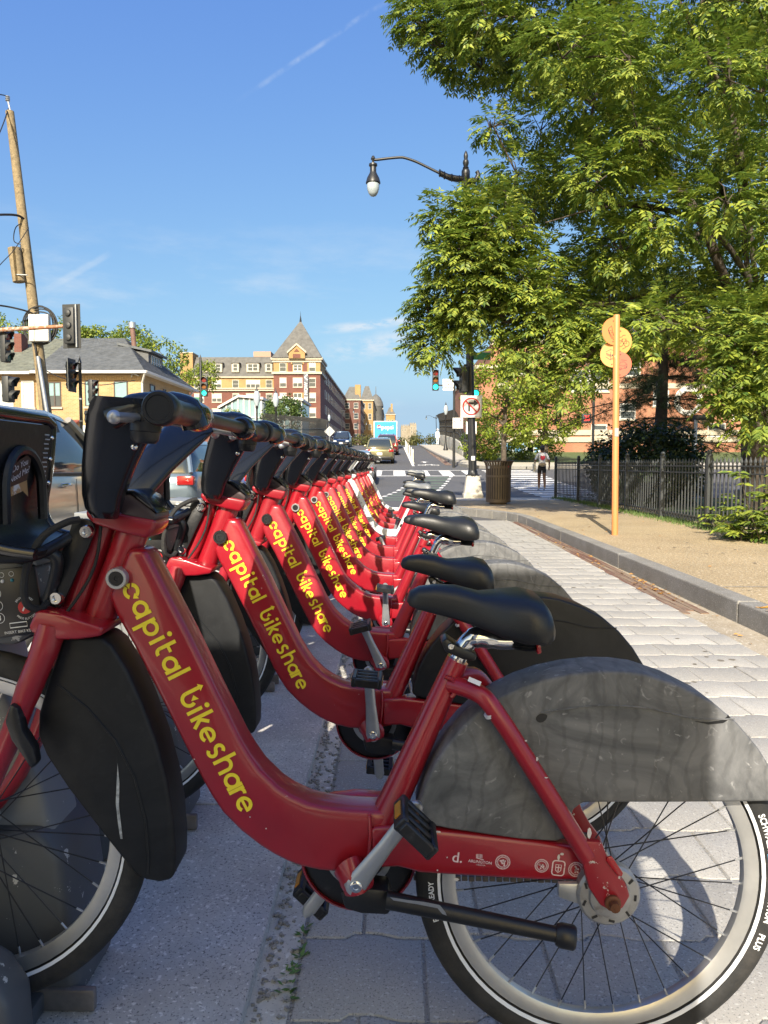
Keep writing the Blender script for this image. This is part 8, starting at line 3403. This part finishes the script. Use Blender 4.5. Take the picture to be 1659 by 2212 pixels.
def person(label, loc, rotz, H, mats, stride=.16, arms=((.10, -.05), (.12, .10)), seed=1, shirt=(.80, .55), leg_cover=(.30, .55)):
    """standing figure facing +y of its own frame; mats: skin, shirt, leg wear, shoe, hair"""
    o = thing('person', label, 'person', loc, local=True)
    o.rotation_euler = (0, 0, rotz)
    k = H / 1.70
    Jn = {}
    vs, es, rad = [], [], []

    def j(name, p, r, par=None):
        Jn[name] = len(vs)
        vs.append(V(p) * k)
        rad.append((r[0] * k, r[1] * k) if isinstance(r, tuple) else (r * k, r * k))
        if par:
            es.append((Jn[par], Jn[name]))
    j('pelvis', (0, 0, .93), (.155, .11))
    j('waist', (0, 0, 1.08), (.125, .09), 'pelvis')
    j('chest', (0, .01, 1.26), (.155, .10), 'waist')
    j('neck0', (0, .0, 1.42), (.075, .06), 'chest')
    j('neck', (0, .01, 1.48), .05, 'neck0')
    j('head0', (0, .015, 1.55), .075, 'neck')
    j('head1', (0, .01, 1.62), .088, 'head0')
    j('head2', (0, .0, 1.68), .06, 'head1')
    j('nose', (0, .10, 1.585), .016, 'head0')
    for s, nm, ph in ((-1, 'l', 1), (1, 'r', -1)):
        j('sh' + nm, (s * .17, 0, 1.39), .055, 'neck0')
        a = arms[0 if s < 0 else 1]
        j('el' + nm, (s * (.21 + a[0] * .4), a[1] * .6 - .03, 1.13), .042, 'sh' + nm)
        j('wr' + nm, (s * (.20 + a[0] * .6), a[1] + .06, .92), .030, 'el' + nm)
        j('hd' + nm, (s * (.20 + a[0] * .6), a[1] + .09, .84), .034, 'wr' + nm)
        j('fi' + nm, (s * (.195 + a[0] * .6), a[1] + .10, .77), .016, 'hd' + nm)
        j('th' + nm, (s * (.17 + a[0] * .6), a[1] + .12, .84), .013, 'hd' + nm)
        f = stride * ph
        j('hip' + nm, (s * .085, 0, .86), .098, 'pelvis')
        j('kn' + nm, (s * .085, f * .5 + .03, .49), .060, 'hip' + nm)
        j('ca' + nm, (s * .085, f * .75 - .01, .34), .058, 'kn' + nm)
        j('an' + nm, (s * .08, f - .02, .09 + (.05 if ph < 0 else 0)), .036, 'ca' + nm)
        j('he' + nm, (s * .08, f - .05, .045 + (.05 if ph < 0 else 0)), .036, 'an' + nm)
        j('to' + nm, (s * .085, f + .14, .035), .032, 'an' + nm)
    me = bpy.data.meshes.new('body')
    me.from_pydata([tuple(v) for v in vs], es, [])
    ob = bpy.data.objects.new('body', me)
    col.objects.link(ob)
    md = ob.modifiers.new('skin', 'SKIN')
    md.use_smooth_shade = True
    sv = me.skin_vertices[0].data
    for i, r in enumerate(rad):
        sv[i].radius = r
    sv[Jn['pelvis']].use_root = True
    sb = ob.modifiers.new('sub', 'SUBSURF')
    sb.levels = sb.render_levels = 2
    dg = bpy.context.evaluated_depsgraph_get()
    full = bpy.data.meshes.new_from_object(ob.evaluated_get(dg))
    bpy.data.objects.remove(ob)
    full.name = 'body'
    full.materials.clear()
    skin, sh, lg, shoe, hair = mats
    for m in (skin, sh, lg, shoe):
        full.materials.append(m)
    zs0, zs1 = 1.02, 1.45
    for p in full.polygons:
        c = p.center / k
        arm = abs(c.x) > .20 or (abs(c.x) > .165 and c.z < 1.05)
        if c.z < .115:
            p.material_index = 3
        elif c.z < leg_cover[1] and c.z < 1.0 and not arm and c.z > leg_cover[0]:
            p.material_index = 2
        elif .95 < c.z < 1.455 and not (arm and c.z < shirt[0]):
            p.material_index = 1
        else:
            p.material_index = 0
        p.use_smooth = True
    bo = bpy.data.objects.new('body', full)
    col.objects.link(bo)
    bo.parent = o
    hm = MB()
    hm.sphere(V((0, -.018, 1.635)) * k, .098 * k, 16, 10, (.95, 1.05, 1.05))
    hm.build('hair', hair, o)
    fc = MB()
    for s in (-1, 1):
        fc.sphere(V((s * .032, .086, 1.60)) * k, .011 * k, 8, 6)
    fc.build('eyes', M_SIGNBLACK, o)
    mo = MB()
    mo.sphere(V((0, .085, 1.545)) * k, .02 * k, 8, 6, (1.2, .5, .4))
    mo.build('mouth', mat('lips', (.25, .08, .07), .5, var=.1), o)
    return o, k


wy = 28.5
w_, k = person('woman in white t-shirt and black shorts walking away over the crossing with a cream tote bag', V((px(1170, 1063, wy).x, wy, gz(wy) + .01)), 0, 1.70,
               (M_SKIN, M_SHIRT, M_SHORTS, M_SHOE, M_HAIR), .15, ((.16, -.02), (.14, -.04)), shirt=(1.20, .55), leg_cover=(.68, .99))
w_['label'] = 'woman in white t-shirt and black shorts on the crossing with a cream tote bag'
rp_ = MB()
pts = [(-.10, 1.30), (-.05, 1.35), (0, 1.32), (.05, 1.35), (.10, 1.30), (.085, 1.22), (.0, 1.16), (-.085, 1.22)]
rp_.add([(x, -.118, z) for x, z in pts], [tuple(range(8))])
rp_.build('shirt_print', mat('print_red', (.50, .03, .05), .7, var=.3, scale=30), w_, fix=False)
bp_ = MB()
bp_.sphere((0, -.12, 1.0), .13, 14, 8, (1.1, .5, .62))
bp_.build('waist_pouch', mat('patterned_pouch', (.40, .30, .18), .7, var=.4, scale=30), w_)
tt = MB()
tt.loft([[V((-.29 + x * .05, y, z)) for x, y in ((-1, -.11), (1, -.11), (1, .11), (-1, .11))] for z in (.72, .74)] + [[V((-.30 + x * .045, y, 1.04)) for x, y in ((-1, -.10), (1, -.10), (1, .10), (-1, .10))]])
to = tt.build('tote_bag', M_TOTE, None, bevel=.02)
tote = thing('tote_bag', 'cream tote bag hanging at the walking woman\'s side', 'bag', w_.location, local=True)
to.parent = tote
to.name = 'bag_body'
MB().tube([(-.30, -.07, 1.03), (-.24, -.05, 1.28), (-.20, 0, 1.40), (-.24, .05, 1.28), (-.30, .07, 1.03)], .012, 6).build('strap', M_TOTE, tote)
tote.location = w_.location

py_ = 37.0
p2, k2 = person('person in cream top and blue jeans on the far pavement left of the second handlebar', V((px(425, 1003, py_).x, py_, gz(py_) + .15)), R(-60), 1.70,
                (M_SKINL, mat('cream_top', (.62, .57, .47), .8, var=.08), M_JEANS, M_SHOE, mat('brown_hair', (.07, .035, .02), .5, var=.2)), .06, ((.05, .02), (.05, .05)), shirt=(.9, .5), leg_cover=(.115, .98))
wy3 = 90
M_WHITEROBE = mat('white_clothes', (.72, .72, .70), .8, var=.05)
p3, k3 = person('figure dressed all in white with a wide hat on the bridge sidewalk', V((px(945, 1003, wy3).x, wy3, gz(wy3) + .15)), PI, 1.85,
                (M_WHITEROBE, M_WHITEROBE, M_WHITEROBE, M_WHITEROBE, M_WHITEROBE), .05, ((.02, 0), (.02, 0)), shirt=(.7, .5), leg_cover=(.115, .98))
hat = MB().lathe([(.22, 1.80), (.22, 1.815), (.10, 1.83), (.09, 1.93), (.02, 1.95)], 16)
hat.build('hat', M_WHITEROBE, p3)
